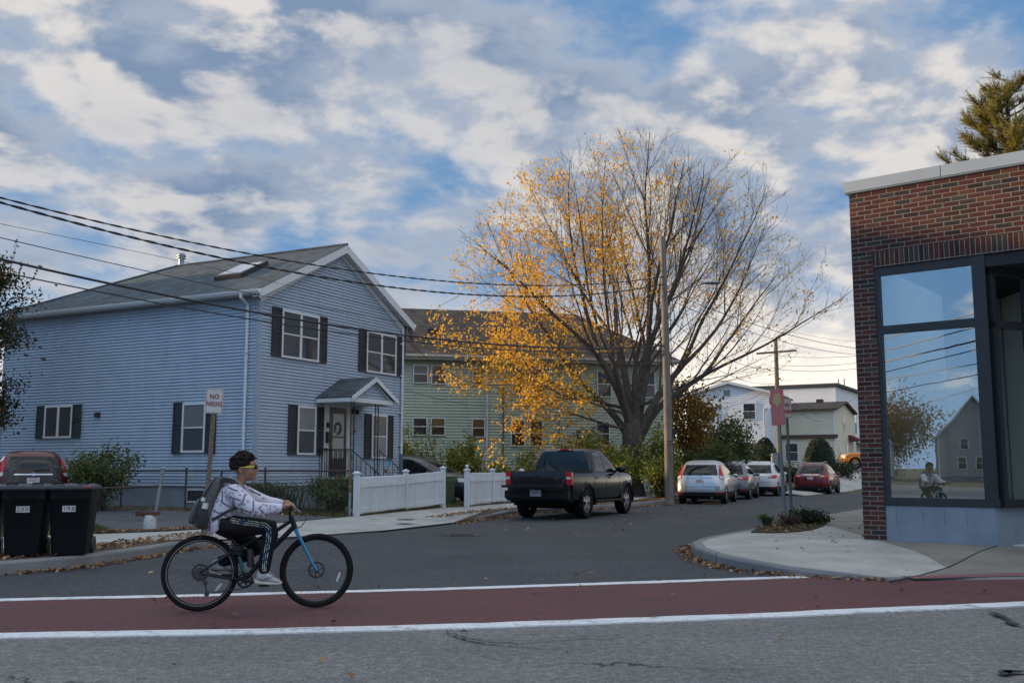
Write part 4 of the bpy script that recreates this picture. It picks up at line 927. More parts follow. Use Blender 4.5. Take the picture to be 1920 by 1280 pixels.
# ---------------------------------------------------------------- fences, signs, bins, poles, wires
M_FENCE=mat('white vinyl fence',(.62,.65,.68),.45,.05,4); M_GALV=mat('galvanised steel',(.30,.32,.33),.45,.15,12,metal=.7); M_RUST=mat('rusty steel',(.06,.04,.035),.8,.35,20); M_WIRE=mat('fence wire',(.10,.095,.09),.6,.2,10,metal=.3)
weathered(M_FENCE,.22)
def picket_fence(label,pts,ztops,extra=None):
    a=Vector(pts[0]); T_=thing('picket_fence',label,'fence',(a.x,a.y,0),0,'white picket fence runs along the pavement')
    def post(p,z1,ball=False):
        mb=MB(); x,y=p.x-a.x,p.y-a.y; d=(Vector(pts[-1])-a).normalized(); n=Vector((-d.y,d.x)); w_=.064
        def f(u,v,z): return (x+d.x*u+n.x*v,y+d.y*u+n.y*v,z)
        mb.box(-w_,w_,-w_,w_,.12,z1-.06,f); mb.box(-w_-.025,w_+.025,-w_-.025,w_+.025,z1-.06,z1-.03,f)
        mb.add([f(-w_-.02,-w_-.02,z1-.03),f(w_+.02,-w_-.02,z1-.03),f(w_+.02,w_+.02,z1-.03),f(-w_-.02,w_+.02,z1-.03),f(0,0,z1+.02)],[(0,1,4),(1,2,4),(2,3,4),(3,0,4),(3,2,1,0)])
        if ball: mb.ell(f(0,0,z1+.07),(.06,.06,.06),10,8)
        mb.build('post',M_FENCE,T_)
    P=[Vector(p) for p in pts]
    for i,p in enumerate(P): post(p,ztops[i],extra==i)
    for i in range(len(P)-1):
        p,q=P[i],P[i+1]; d=(q-p); L=d.length; d=d/L; n=Vector((-d.y,d.x)); z0=.155; h0,h1=ztops[i]-.14,ztops[i+1]-.14
        sg=(h1-h0)/L; b1=(ztops[i+1]-ztops[i])
        def f(u,v,z): return (p.x-a.x+d.x*u+n.x*v,p.y-a.y+d.y*u+n.y*v,z+sg*u)
        mb=MB(); zb=.20
        mb.box(.066,L-.066,-.03,.03,zb,zb+.15,f); mb.box(.066,L-.066,-.03,.03,h0-.27,h0-.14,f)
        k=int((L-.14)/.092); st=(L-.14)/k
        for j in range(k):
            u=.07+st*(j+.5); w_=st*.32
            mb.box(u-w_,u+w_,-.012,.012,zb+.15,h0-.27,f)
            mb.box(u-w_,u+w_,-.012,.012,h0-.14,h0-.03,f)
            mb.add([f(u-w_,-.012,h0-.03),f(u+w_,-.012,h0-.03),f(u+w_,.012,h0-.03),f(u-w_,.012,h0-.03),f(u,-.012,h0),f(u,.012,h0)],[(0,1,4),(2,3,5),(1,2,5,4),(3,0,4,5)])
        mb.build('panel',M_FENCE,T_)
picket_fence('white picket fence between the front steps and the gap by the green bin',[(-3.96,25.66),(-3.05,28.85),(-2.14,31.18)],[1.28,1.33,1.42])
picket_fence('white picket fence running behind the tail of the black pickup',[(-1.44,32.1),(-.67,34.3),(.35,36.6)],[1.36,1.36,1.34],0)
def chainlink(label,P,zb,zt,posts,mat_post,topr=True,cell=.058,bott=False,group=None):
    T_=thing('chain_link_fence',label,'fence',(P[0][0],P[0][1],0)); a=Vector(P[0]); b=Vector(P[1]); L=(b-a).length; d=(b-a)/L
    def f(u,z): return Vector((d.x*u,d.y*u,z))
    top=lambda u:lerp(zt[0],zt[1],u/L)
    mb=MB(); k=0; hh=max(zt)-zb; s_=cell*1.35; r=.0036
    n=int((L+hh)/s_)+1
    for sg in (1,-1):
        for i in range(-int(hh/s_)-1,n):
            u0=i*s_; pts=[]
            # diagonal wire from the bottom up, clipped to the panel
            for q in range(0,9):
                z=zb+(hh)*q/8; u=u0+(z-zb)*.80 if sg>0 else u0+hh*.8-(z-zb)*.80
                if 0<=u<=L and z<=top(u): pts.append(f(u,z)+Vector((0,0,0)))
            if len(pts)>=2: mb.tube([pts[0],pts[-1]],r,3,cap=False)
    mb.build('mesh',M_WIRE,T_,recalc=False)
    if topr: mb=MB(); mb.tube([f(-.05,zt[0]),f(L,zt[1])],.022,8); mb.build('top_rail',M_RUST,T_)
    for u,z1,lean in posts:
        mb=MB(); mb.tube([f(u,.05),f(u,z1)+Vector((lean,0,0))],.030,8); mb.ell(f(u,z1)+Vector((lean,0,.02)),(.036,.036,.05),8,6); mb.build('post',mat_post,T_)
    return T_
CL=chainlink('long rusty topped chain link fence in front of the blue house',[(-4.12,25.6),(-13.6,31.0)],.16,(1.30,1.28),[(2.9,1.33,0),(5.9,1.33,0),(8.6,1.33,0)],M_RUST)
mb=MB(); mb.tube([(0,0,.1),(0,0,.75)],.035,8); mb.build('post',M_GALV,CL)
mb=MB(); mb.tube([(.0,.0,.75),(.0,0,1.5)],.036,8); mb.build('post',mat('weathered wood',(.17,.105,.06),.9,.3,14),CL)
mb=MB(); 
for z in (.9,1.2): mb.lathe([(.042,z),(.042,z+.03)],(0,0,0),10)
mb.build('post_band',M_GALV,CL)
C2=chainlink('sagging chain link fence panel with a bent rusty rail by the bins',[(-6.95,19.75),(-10.4,21.0)],.32,(1.02,.88),[],M_GALV)
mb=MB(); mb.tube([(-.06,0,.2),(.08,0,1.34)],.034,10); mb.ell((.083,0,1.365),(.045,.045,.03),8,6); mb.tube([(.083,0,1.38),(.085,0,1.43)],.012,6); mb.build('post',M_GALV,C2)
st=thing('concrete_stump','white painted concrete stump with a rusty plate at the foot of the galvanised fence post','stump',(-7.02,19.60,.165))
mb=MB(); mb.lathe([(.115,0),(.125,.05),(.120,.25),(.105,.30),(.02,.31)],(0,0,0),9); mb.build('stump',mat('flaking white paint',(.50,.50,.49),.9,.3,18,.4,60),st,smooth=True)
mb=MB(); mb.box(-.16,.16,-.09,.09,.30,.36); mb.box(-.28,-.14,-.04,.04,.28,.37); mb.build('plate',mat('rusty plate',(.10,.035,.025),.85,.3,20),st)
# street signs
def plate(parent,w_,h_,z,m,name='sign_plate',r=.03,th=.004):
    mb=MB(); pts=[]
    for cx,cz,a0 in ((w_/2-r,h_/2-r,0),(-w_/2+r,h_/2-r,90),(-w_/2+r,-h_/2+r,180),(w_/2-r,-h_/2+r,270)):
        for k in range(5): a=R(a0+k*22.5); pts.append((cx+r*math.cos(a),cz+r*math.sin(a)))
    mb.prism(pts,lambda a,b,h:(a,h,z+b),-th,0); return mb.build(name,m,parent)
def frame_line(parent,w_,h_,z,t_,inset,m,y=-.0055,r=.03):
    mb=MB(); o=[];i_=[]
    for cx,cz,a0 in ((w_/2-r,h_/2-r,0),(-w_/2+r,h_/2-r,90),(-w_/2+r,-h_/2+r,180),(w_/2-r,-h_/2+r,270)):
        for k in range(5):
            a=R(a0+k*22.5); o.append(Vector((cx+(r-inset)*math.cos(a),y,z+cz+(r-inset)*math.sin(a)))); i_.append(Vector((cx+(r-inset-t_)*math.cos(a),y,z+cz+(r-inset-t_)*math.sin(a))))
    n=len(o); mb.add(o+i_,[(k,(k+1)%n,n+(k+1)%n,n+k) for k in range(n)]); return mb.build('border',m,parent,recalc=False)
M_SIGNW=mat('faded white sign',(.56,.55,.54),.5,.06,5); M_SRED=mat('sign red',(.30,.03,.04),.5); M_SFADE=mat('sun faded red',(.58,.17,.155),.6,.12,9)
VZ=Matrix.Rotation(PI/2,4,'X')
def upost(parent,h,m):
    mb=MB(); 
    mb.box(-.030,-.024,-.0,.03,0,h); mb.box(.024,.030,0,.03,0,h); mb.box(-.024,.024,0,.006,0,h); mb.box(-.042,-.030,.024,.03,0,h); mb.box(.030,.042,.024,.03,0,h)
    o=mb.build('post',m,parent)
    mb=MB(); z=.3
    while z<h-.05: mb.lathe([(.008,-.0015),(.008,-.0005)],(0,0,z),6,axis='y'); z+=.05
    mb.build('bolt_holes',mat('dark holes',(.02,.02,.02),.9),o)
    return o
np_=gnd(383,1003,.16); s1=thing('no_parking_sign','white NO PARKING sign with red border on a perforated post behind the cyclist','sign',(np_.x,np_.y,.16),R(14))
upost(s1,2.55,mat('rusty galvanised post',(.20,.15,.11),.7,.4,16,metal=.3)); 
pl_=plate(s1,.305,.46,2.44,M_SIGNW); frame_line(pl_,.305,.46,2.44,.007,.010,M_SRED)
text_part('lettering','NO',.125,M_SRED,pl_,Matrix.Translation((0,-.006,2.44+.075))@VZ,bold=.004,sx=.85); text_part('lettering','PARKING',.125,M_SRED,pl_,Matrix.Translation((0,-.006,2.44-.06))@VZ,bold=.003,sx=.53)
mb=MB(); 
for z in (2.64,2.24): mb.lathe([(.010,-.009),(.010,-.004)],(0,0,z),8,axis='y')
mb.build('bolt',M_GALV,pl_); s1.rotation_euler=(0,R(2.0),R(14))
sp_=gnd(1486,968,.165); s2=thing('no_parking_sign','white NO PARKING sign half hidden behind the faded red sign','sign',(sp_.x,sp_.y,.165),R(28))
upost(s2,2.95,M_GALV); pl_=plate(s2,.305,.50,2.72,M_SIGNW); frame_line(pl_,.305,.50,2.72,.007,.010,M_SRED)
text_part('lettering','NO',.125,M_SRED,pl_,Matrix.Translation((0,-.006,2.72+.07))@VZ,bold=.004,sx=.85); text_part('lettering','PARKING',.125,M_SRED,pl_,Matrix.Translation((0,-.006,2.72-.09))@VZ,bold=.003,sx=.53)
s2.rotation_euler=(0,R(-1.2),R(28))
sp_=gnd(1471,976,.165); s3=thing('red_sign','sun faded red sign with a pale yellow emblem on a galvanised post','sign',(sp_.x,sp_.y,.165),R(-40))
upost(s3,2.85,M_GALV); pl_=plate(s3,.36,.84,2.62,M_SFADE,r=.012)
mb=MB(); rg=random.Random(3); n=26; pts=[]
for k in range(n):
    a=2*PI*k/n; q=.095*(1+.16*math.cos(5*a+1.57)*1 + (.12 if k%2 else 0)); pts.append((q*math.cos(a),q*1.45*math.sin(a)))
mb.prism(pts,lambda a,b,h:(a,h,2.80+b),-.0085,-.0045); mb.build('emblem',mat('pale yellow emblem',(.58,.42,.16),.6,.15,20),pl_)
mb=MB()
for k in range(5):
    for j in range(3):
        x=-.10+j*.10+rg.uniform(-.01,.01); z=2.56-k*.055; mb.box(x-.045,x+.045*rg.uniform(.3,1),-.0065,-.0045,z-.008,z+.010)
mb.build('faded_text',mat('faint lettering',(.56,.27,.26),.6,.2,40),pl_)
s3.rotation_euler=(R(0),R(-1.8),R(-47))
# wheeled bins
M_BIN=mat('black bin plastic',(.006,.0075,.010),.6,.12,6,.08,60,spec=.22); M_LID=mat('dark grey bin lid',(.026,.032,.040),.5,.12,5,.08,50,spec=.35)
def wheelie(label,x,y,rz,num,z=.16,sc=1.0,body=None,lidm=None,group=None,red=False,sticker=False):
    b=thing('wheeled_bin',label,'wheelie bin',(x,y,z),rz,group); b.scale=(sc,sc,sc); body=body or M_BIN; lidm=lidm or M_LID
    def ring(w_,d_,z,r,yo=0):
        o=[]
        for cx,cy,a0 in ((w_-r,d_-r,0),(-w_+r,d_-r,90),(-w_+r,-d_+r,180),(w_-r,-d_+r,270)):
            for k in range(4): a=R(a0+k*30); o.append(Vector((cx+r*math.cos(a),cy+yo+r*math.sin(a),z)))
        return o
    mb=MB(); mb.loft([ring(.225,.27,.03,.05),ring(.235,.28,.06,.05),ring(.285,.345,.80,.05,.02),ring(.295,.36,.82,.05,.02),ring(.30,.37,.86,.05,.02),ring(.30,.37,.98,.05,.02)]); 
    mb.box(-.25,.25,.36,.46,.90,.98)
    mb.build('body',body,b,smooth=True,angle=35)
    mb=MB(); mb.loft([ring(.325,.40,.975,.05,.01),ring(.33,.405,1.0,.05,.01),ring(.31,.385,1.035,.06,.01),ring(.24,.30,1.06,.08,.02)])
    ld_=mb.build('lid',lidm,b,smooth=True,angle=35)
    mb=MB()
    for x_ in (-.17,.17):
        mb.tube([(x_-.07,-.28,1.05),(x_-.06,-.285,1.075),(x_+.06,-.285,1.075),(x_+.07,-.28,1.05)],.012,6)
    mb.build('handle',body,ld_)
    for x_ in (-.235,.235):
        mb=MB(); mb.lathe([(.02,-.03),(.13,-.03),(.14,0),(.13,.03),(.02,.03)],(x_,.30,.13),16,axis='x'); mb.build('wheel',M_IRON,b)
    mb=MB(); mb.tube([(-.24,.44,.95),(.24,.44,.95)],.018,8); mb.build('grip',body,b)
    for k in range(7):
        pass
    mb=MB(); 
    for k in range(9): mb.box(-.16+k*.04-.006,-.16+k*.04+.006,-.372,-.349,.83,.93)
    mb.build('rib',body,b)
    if num:
        for k,ch in enumerate(num):
            x_=(k-1)*.062; tl=R(0); mb=MB(); yy=-.322-.004
            mb.box(x_-.029,x_+.029,-.326,-.320,.655,.745); st_=mb.build('number_sticker',M_SIGNW,b)
            text_part('lettering',ch,.09,M_IRON,st_,Matrix.Translation((x_,-.329,.70))@VZ,extrude=.001,sx=.85)
        mb=MB(); mb.box(-.06,.06,-.291,-.262,.30,.315); mb.build('lift_bar',mat('worn grey bar',(.28,.29,.30),.5),b)
    if red: mb=MB(); mb.ell((.24,-.36,1.02),(.07,.04,.018),8,5); mb.build('red_tag',mat('red rag',(.45,.06,.04),.7),b)
    return b
g1=gnd(52,1047,.16); g2=gnd(137,1043,.16)
wheelie('black wheeled bin with the number 200 on its front, second from the photo edge',-6.72,14.0,R(14),'200',sc=.93)
wheelie('black wheeled bin numbered 198 with a red rag on its lid, nearest the cyclist',-6.17,14.2,R(12),'198',red=True,sc=.93)
b3=wheelie('black wheeled bin cut by the photo edge, left of bin 200',-7.33,13.95,R(20),None,sc=.93)
mb=MB(); mb.lathe([(.055,-.3355),(.055,-.330)],(.16,0,.70),16,axis='y'); mb.build('round_sticker',M_SIGNW,b3)
M_GBIN=mat('green bin plastic',(.085,.125,.06),.5,.12,6)
wheelie('dark green wheeled bin standing in the gap of the white fence',-2.3,34.4,R(-25),None,.16,.92,M_GBIN,M_GBIN)
# utility poles
M_POLE=None
def polemat():
    m=bpy.data.materials.new('weathered pole wood'); m.use_nodes=True; t=NT(m.node_tree); b=t.n['Principled BSDF']
    tc=t.node('ShaderNodeTexCoord').outputs['Object']; g=t.noise(t.vmath('MULTIPLY',tc,(22,22,1.3)),1.0,6,.7); l=t.noise(tc,.8,4)
    c=t.ramp(g,[(.28,(.085,.070,.058)),(.5,(.20,.17,.14)),(.75,(.30,.265,.225))]); c=t.mix(1.0,c,t.ramp(l,[(.3,(.75,.75,.75)),(.7,(1.15,1.12,1.08))]),'MULTIPLY')
    t.put(b.inputs['Base Color'],c); b.inputs['Roughness'].default_value=.9
    bn=t.node('ShaderNodeBump'); bn.inputs['Strength'].default_value=.6; bn.inputs['Distance'].default_value=.02; t.put(bn.inputs['Height'],g); t.l.new(bn.outputs[0],b.inputs['Normal']); return m
M_POLE=polemat(); M_LAMP=mat('grey lamp housing',(.20,.23,.23),.45,.1,5,metal=.2)
PX,PY_=5.95,38.0
p1=thing('utility_pole','tall grey wooden utility pole with a curved street lamp arm before the maple','utility pole',(PX,PY_,.12))
mb=MB(); mb.tube([(0,0,-.1),(0,0,2),(-.03,0,6),(-.08,0,10.2)],[.175,.165,.14,.115],14); mb.build('pole',M_POLE,p1,smooth=True)
mb=MB()
for z in (2.12,2.24): mb.lathe([(.169,z),(.169,z+.035)],(0,0,0),14,cap=False)
mb.build('steel_band',M_IRON,p1)
mb=MB(); mb.tube([(.17,-.05,.0),(.165,-.05,2.6),(.15,-.05,8.0)],.014,5); mb.box(.13,.24,-.10,.0,2.35,2.75); mb.build('ground_wire',M_IRON,p1)
mb=MB(); mb.tube([(.0,-.1,6.95),(.4,-.35,7.75),(.9,-.55,8.1),(1.35,-.65,8.22)],.024,8); arm=mb.build('lamp_arm',M_LAMP,p1,smooth=True)
mb=MB(); mb.loft([[Vector((1.25+t_*.75,-.65-t_*.12+.11*w_*math.cos(a),8.22+.04*math.sin(a)*w_*1.4+.02)) for a in [2*PI*k/10 for k in range(10)]] for t_,w_ in ((0,.3),(.15,.8),(.5,1.25),(.85,1.1),(1,.5))]); mb.build('lamp_head',M_LAMP,arm,smooth=True)
p2=thing('utility_pole','far wooden utility pole with one crossarm and a coil of cable','utility pole',(16.55,62,.2),R(0))
mb=MB(); mb.tube([(0,0,-.1),(0,0,4),(0,0,9.2)],[.18,.16,.12],12); mb.build('pole',M_POLE,p2,smooth=True)
mb=MB(); mb.bar((-1.25,-.14,8.28),(1.25,-.14,8.48),.1,.12); mb.build('crossarm',M_POLE,p2)
mb=MB()
for k in range(3): mb.tube([(-.42+.13*math.cos(a*.63)+k*.012,-.15,5.35+.33*math.sin(a*.63)) for a in range(11)],.02,5)
mb.build('cable_coil',M_IRON,p2)
mb=MB(); mb.box(-.5,-.15,-.2,.1,.9,2.1); mb.build('meter_box',mat('grey box',(.25,.27,.27),.6),p2)
# overhead wires: each one a cable of its own between real attachment points, with its sag
M_CAB=mat('black cable',(.018,.018,.021),.6,.1,4)
def wire(label,a,b,mid,r=.012,twist=0,n=28,cat='cable'):
    """parabola through a and b; mid=(pixel u, v) read off the photograph fixes how far it hangs down"""
    a=Vector(a); b=Vector(b); best=None; sag=.3
    if mid is not None:
        if isinstance(mid,(int,float)): sag=mid
        else:
            d=ray_dir(*mid); o=Vector((0,0,CAM_H))
            # plan intersection of the sight line with the vertical plane of the cable
            e=b-a; den=d.x*e.y-d.y*e.x; t_=((d.x*(0-a.y)-d.y*(0-a.x)))/( d.x*e.y-d.y*e.x) if abs(den)>1e-9 else .5
            P=a+e*t_; sc=P.y/d.y; z=CAM_H+d.z*sc; q=4*t_*(1-t_)
            sag=(P.z-z)/q if q>.02 else .3
    pts=[]
    for k in range(n+1):
        t_=k/n; p=a.lerp(b,t_); p.z-=4*sag*t_*(1-t_); pts.append(p)
    mb=MB()
    if twist:
        m=n*7; 
        for ph in (0,PI):
            q=[]
            for k in range(m+1):
                t_=k/m; p=a.lerp(b,t_); p.z-=4*sag*t_*(1-t_); an=k*1.05+ph; q.append(p+Vector((math.cos(an)*r*.8,0,math.sin(an)*r*.8)))
            mb.tube(q,r*.75,4)
    else: mb.tube(pts,r,5)
    return tag(mb.build('overhead_wire',M_CAB,None,recalc=False),label,cat)
PT_=lambda z:(PX,PY_,z)
Lw=lambda v,Y=17.5:tuple(at(-105,v-9,Y))
p3=thing('utility_pole','wooden utility pole on the pavement left of the bins, just beyond the photo edge','utility pole',(-10.05,17.55,.12))
mb=MB(); mb.tube([(0,0,-.1),(0,0,4),(.02,0,8.3)],[.16,.14,.11],12); mb.build('pole',M_POLE,p3,smooth=True)
q_=at(1640,650,52); p4_=thing('utility_pole','wooden utility pole hidden behind the brick shop that carries the side street wires','utility pole',(q_.x,52.15,.1))
mb=MB(); mb.tube([(0,0,-.1),(0,0,4),(0,0,8.8)],[.17,.15,.11],12); mb.build('pole',M_POLE,p4_,smooth=True)
wire('uppermost twisted overhead wire of the bundle crossing the blue house roof to the near pole',Lw(352),PT_(8.75),(560,492),.015,1)
wire('second twisted overhead wire, running just below the uppermost one past the gable peak',Lw(358),PT_(8.45),(480,497),.019,1)
wire('thin overhead wire crossing the flue and skylight of the blue house',Lw(408),(-4.1,37.3,7.1),(350,492),.006)
wire('single overhead wire dropping to the right eave of the blue house',Lw(430),(-4.15,37.25,6.85),(460,548),.010)
wire('thickest overhead cable, passing across the upper windows of the blue house',Lw(470),PT_(6.05),(475,585),.026)
wire('lower overhead cable just beneath the thickest one across the upper windows',Lw(496),PT_(5.85),(480,600),.014)
wire('sagging service wire between the blue house corner and the maple branches',(-4.1,37.35,6.3),(2.6,42.5,6.6),(880,715),.012)
wire('thin service wire sagging in front of the green house siding',(-4.0,37.3,4.3),(3.0,44,4.6),(840,752),.008)
Rw=lambda v,Y=52,u=1640:tuple(at(u,v,Y))
wire('upper overhead wire from the near pole down to behind the brick shop',PT_(8.2),Rw(656),(1420,610),.014)
wire('overhead wire next below it from the near pole to behind the brick shop',PT_(7.9),Rw(666),(1400,620),.012)
wire('thin overhead wire ending high behind the brick corner',PT_(8.6),Rw(640),(1500,625),.006)
wire('overhead wire from the near pole meeting the far pole crossarm',PT_(6.4),(16.55,61.8,6.6),(1350,695),.013)
wire('overhead wire from the near pole to the far pole just under its crossarm',PT_(7.2),(16.55,61.8,7.6),(1360,670),.012)
wire('low overhead wire from the near pole towards the white house gable',PT_(5.5),(17.5,77.5,6.6),(1330,745),.010)
P2=lambda z:(16.55,61.8,z)
wire('upper wire leaving the far pole to the shop side',P2(8.35),tuple(at(1640,664,52)),.15,.012)
wire('second wire leaving the far pole to the shop side',P2(7.75),tuple(at(1640,676,52)),.15,.012)
wire('lowest of three wires leaving the far pole to the shop side',P2(7.5),tuple(at(1640,686,52)),.2,.012)
wire('service wire from the far pole down to the left corner of the white house',P2(6.6),tuple(at(1300,772,77)),.5,.010)
wire('second service wire from the far pole to the left side of the white house',P2(6.3),tuple(at(1330,780,77)),.5,.008)
wire('service wire from the far pole to the flat roofed house',P2(6.3),tuple(at(1560,775,88)),.6,.012)
wire('service wire from the far pole to the yellow house gable',P2(6.1),tuple(at(1545,790,80)),.5,.012)
wire('thin service wire from the far pole to the right end of the flat roof',P2(8.0),tuple(at(1480,742,88)),.1,.006)
wire('wire running from the yellow house eave to the flat roofed house corner',tuple(at(1400,845,79)),tuple(at(1620,735,88)),.4,.008)
# ---------------------------------------------------------------- trees and plants
M_BARK=mat('grey brown bark',(.045,.037,.031),.95,.45,6,.9,26,detail=9,col2=(.125,.105,.088)); M_TWIG=mat('dark twigs',(.045,.034,.028),.9,.25,6)
L_GOLD=leafmat('golden maple leaves',[(0,(.50,.20,.02)),(.2,(.76,.38,.03)),(.5,(.90,.52,.05)),(.85,(.93,.62,.09)),(1,(.70,.50,.12))],.5)
def maple():
    rg=random.Random(11); base=Vector((5.35,44.2,.1))
    T_=thing('maple_tree','large spreading maple with golden leaves left on its lower left side','tree',tuple(base))
    wood=MB(); twig=MB(); lv=MB(); CEN=Vector((.45,0,7.0))
    def env(p):
        q=p-CEN; rx=9.4 if q.x<0 else 9.5; rz=9.7 if q.z>0 else (5.2 if q.x<0 else 3.4)
        return math.sqrt((q.x/rx)**2+(q.y/7.0)**2+(q.z/rz)**2)
    def reach(p,d,mx):
        t_=0
        while t_<mx and env(p+d*(t_+.3))<1.0: t_+=.3
        return t_+.15
    def leaves_at(p,k):
        left=max(0,min(1,(2.6-p.x)/9.0)); low=max(0,min(1,(15.0-p.z)/10.0))
        pr=.035+1.25*left**1.15*(.30+.70*low)+(.6*low**3 if p.x<1.0 else .02)
        if p.x<1 and p.z<9.5: pr+=.25*left
        if p.x>3: pr=.085+.04*low
        for _ in range(k):
            if rg.random()<pr*1.15*(.08+2.2*max(0,noise.noise(p*.55)+.22)):
                q=p+Vector((rg.gauss(0,.13),rg.gauss(0,.13),rg.gauss(0,.13)-.05)); leaf(lv,q,rg.uniform(.038,.10),rg,2.0,.4)
    def branch(p,d,L,r,lvl):
        n=max(2,int(L/(.6 if lvl<2 else .34))); pts=[p.copy()]; rs=[r]; seg=L/n; dirs=[d.copy()]; wob=(.05,.07,.09,.10,.12)[lvl]
        for i in range(n):
            up=(.035,.04,.045,.03,.01)[lvl]
            d=(d+Vector((rg.gauss(0,wob),rg.gauss(0,wob),rg.gauss(0,wob*.8)+up))).normalized()
            p=p+d*seg; pts.append(p.copy()); rs.append(max(.0045,r*(1-.90*((i+1)/n)**.85))); dirs.append(d.copy())
        (wood if lvl<2 else twig).tube(pts,rs,8 if lvl<1 else 6 if lvl<2 else 4 if lvl<3 else 3,cap=False)
        m=len(pts)
        if lvl>=2:
            for q in pts[1:]: leaves_at(q,(0,0,2,3,4)[lvl])
        if lvl>=4: return
        step=(.70,.56,.52,.50)[lvl]; t_=(.30,.16,.18,.2)[lvl]*L; k=0
        while t_<L*.97:
            i=min(m-2,int(t_/seg)); q=pts[i].lerp(pts[i+1],t_/seg-i); dd=dirs[i]; rem=L-t_
            az=k*2.4+rg.uniform(-.5,.5); o=dd.orthogonal().normalized(); o2=dd.cross(o); sd_=o*math.cos(az)+o2*math.sin(az)
            an=R(rg.uniform(20,42)); nd=(dd*math.cos(an)+sd_*math.sin(an)); nd.z+=.12; nd.normalize()
            want=(.30*L+.45*rem,.25*L+.50*rem,.30*L+.45*rem,.4)[lvl]*rg.uniform(.65,1.05)
            if lvl==3: want=rg.uniform(.30,.65)
            cl=min(want,reach(q,nd,want)) if env(q)<1 else 0
            if cl>.28: branch(q,nd,cl,max(.0055,rs[i]*rg.uniform(.40,.58)),lvl+1)
            t_+=step*rg.uniform(.75,1.3)*(1+.3*(L>6)); k+=1
    wood.tube([(0,0,-.15),(0,0,.1),(-.03,.02,.8),(-.06,0,1.9),(-.02,0,3.0),(.02,0,3.9)],[.62,.52,.43,.41,.46,.28],14)
    stems=((-50,.2,2.9,3.6,.155),(-30,-.35,3.3,3.8,.19),(-10,.45,3.5,4.2,.19),(7,-.40,3.4,4.0,.20),(25,.35,3.2,4.2,.20),(41,-.2,2.8,3.9,.18),(57,.2,2.6,4.6,.16),(-16,-.75,3.2,3.4,.14),(15,.8,3.2,3.6,.14))
    for a,yy,z0,L,r in stems:
        a=R(a); p=Vector((.22*math.sin(a),yy*.22,z0-.3)); d=Vector((math.sin(a)*.45,yy*.4,math.cos(a)+.35)).normalized(); pts=[p]; rs=[r*1.15]; n=7
        out=Vector((math.sin(a),yy*.7,math.cos(a))).normalized()
        for k in range(n):
            d=(d.lerp(out,.25)+Vector((rg.gauss(0,.07),rg.gauss(0,.07),0))).normalized(); p=p+d*(L/n); pts.append(p.copy()); rs.append(r*(1.1-.42*(k+1)/n))
        wood.tube(pts,rs,10,cap=False)
        nf=3 if r>.195 else 2; az0=rg.random()*6.28
        for f in range(nf):
            dd=(pts[-1]-pts[-2]).normalized(); o=dd.orthogonal().normalized(); o2=dd.cross(o); az=az0+f*2*PI/nf+rg.uniform(-.3,.3); an=R(rg.uniform(12,24)); nd=(dd*math.cos(an)+(o*math.cos(az)+o2*math.sin(az))*math.sin(an)).normalized()
            q=pts[-1]-dd*rg.uniform(0,.5); branch(q,nd,max(2.0,reach(q,nd,15)*rg.uniform(.93,1.03)),r*rg.uniform(.50,.66),0)
        for f in (4,6):
            dd=(pts[f+1]-pts[f]).normalized() if f<n else d; o=dd.orthogonal().normalized(); o2=dd.cross(o); az=rg.random()*6.28; an=R(rg.uniform(26,46)); nd=(dd*math.cos(an)+(o*math.cos(az)+o2*math.sin(az))*math.sin(an)); nd.z=abs(nd.z)*.8+.2; nd.normalize()
            branch(pts[f],nd,min(7.5,reach(pts[f],nd,8)),r*.30,1)
    for p,d,r in (((-.3,-.1,3.0),(-.96,-.2,.10),.075),((-.35,.05,3.9),(-.93,.15,.22),.085),((-.3,-.2,3.6),(-.8,-.55,.22),.07),((.3,0,4.0),(.88,-.25,.42),.08)):
        p=Vector(p); d=Vector(d).normalized(); branch(p,d,min(7.6,reach(p,d,8)),r,1)
    for _ in range(95):
        x=rg.uniform(-6.4,-1.2); z=4.2+rg.uniform(-2.3,1.2)
        if rg.random()<.55: x=rg.uniform(-8.6,-4.2); z=rg.uniform(4.6,9.0)
        p=Vector((x,rg.uniform(-2.4,.8),z))
        for k in range(rg.randint(12,44)):
            q=p+Vector((rg.gauss(0,.30),rg.gauss(0,.28),rg.gauss(0,.22)-.2)); leaf(lv,q,rg.uniform(.055,.105),rg,2.0,.4)
        twig.tube([p+Vector((.9,0,.55)),p+Vector((.25,0,.2)),p+Vector((-.4,0,-.3))],[.012,.009,.004],3,cap=False)
    wood.build('trunk',M_BARK,T_,smooth=True,recalc=False,angle=180); twig.build('twigs',mat('sunlit tan twigs',(.085,.058,.040),.85,.3,3,col2=(.16,.105,.065)),T_,recalc=False); lv.build('crown',L_GOLD,T_,recalc=False)
    print('maple faces',len(wood.f),len(twig.f),len(lv.f))
maple()
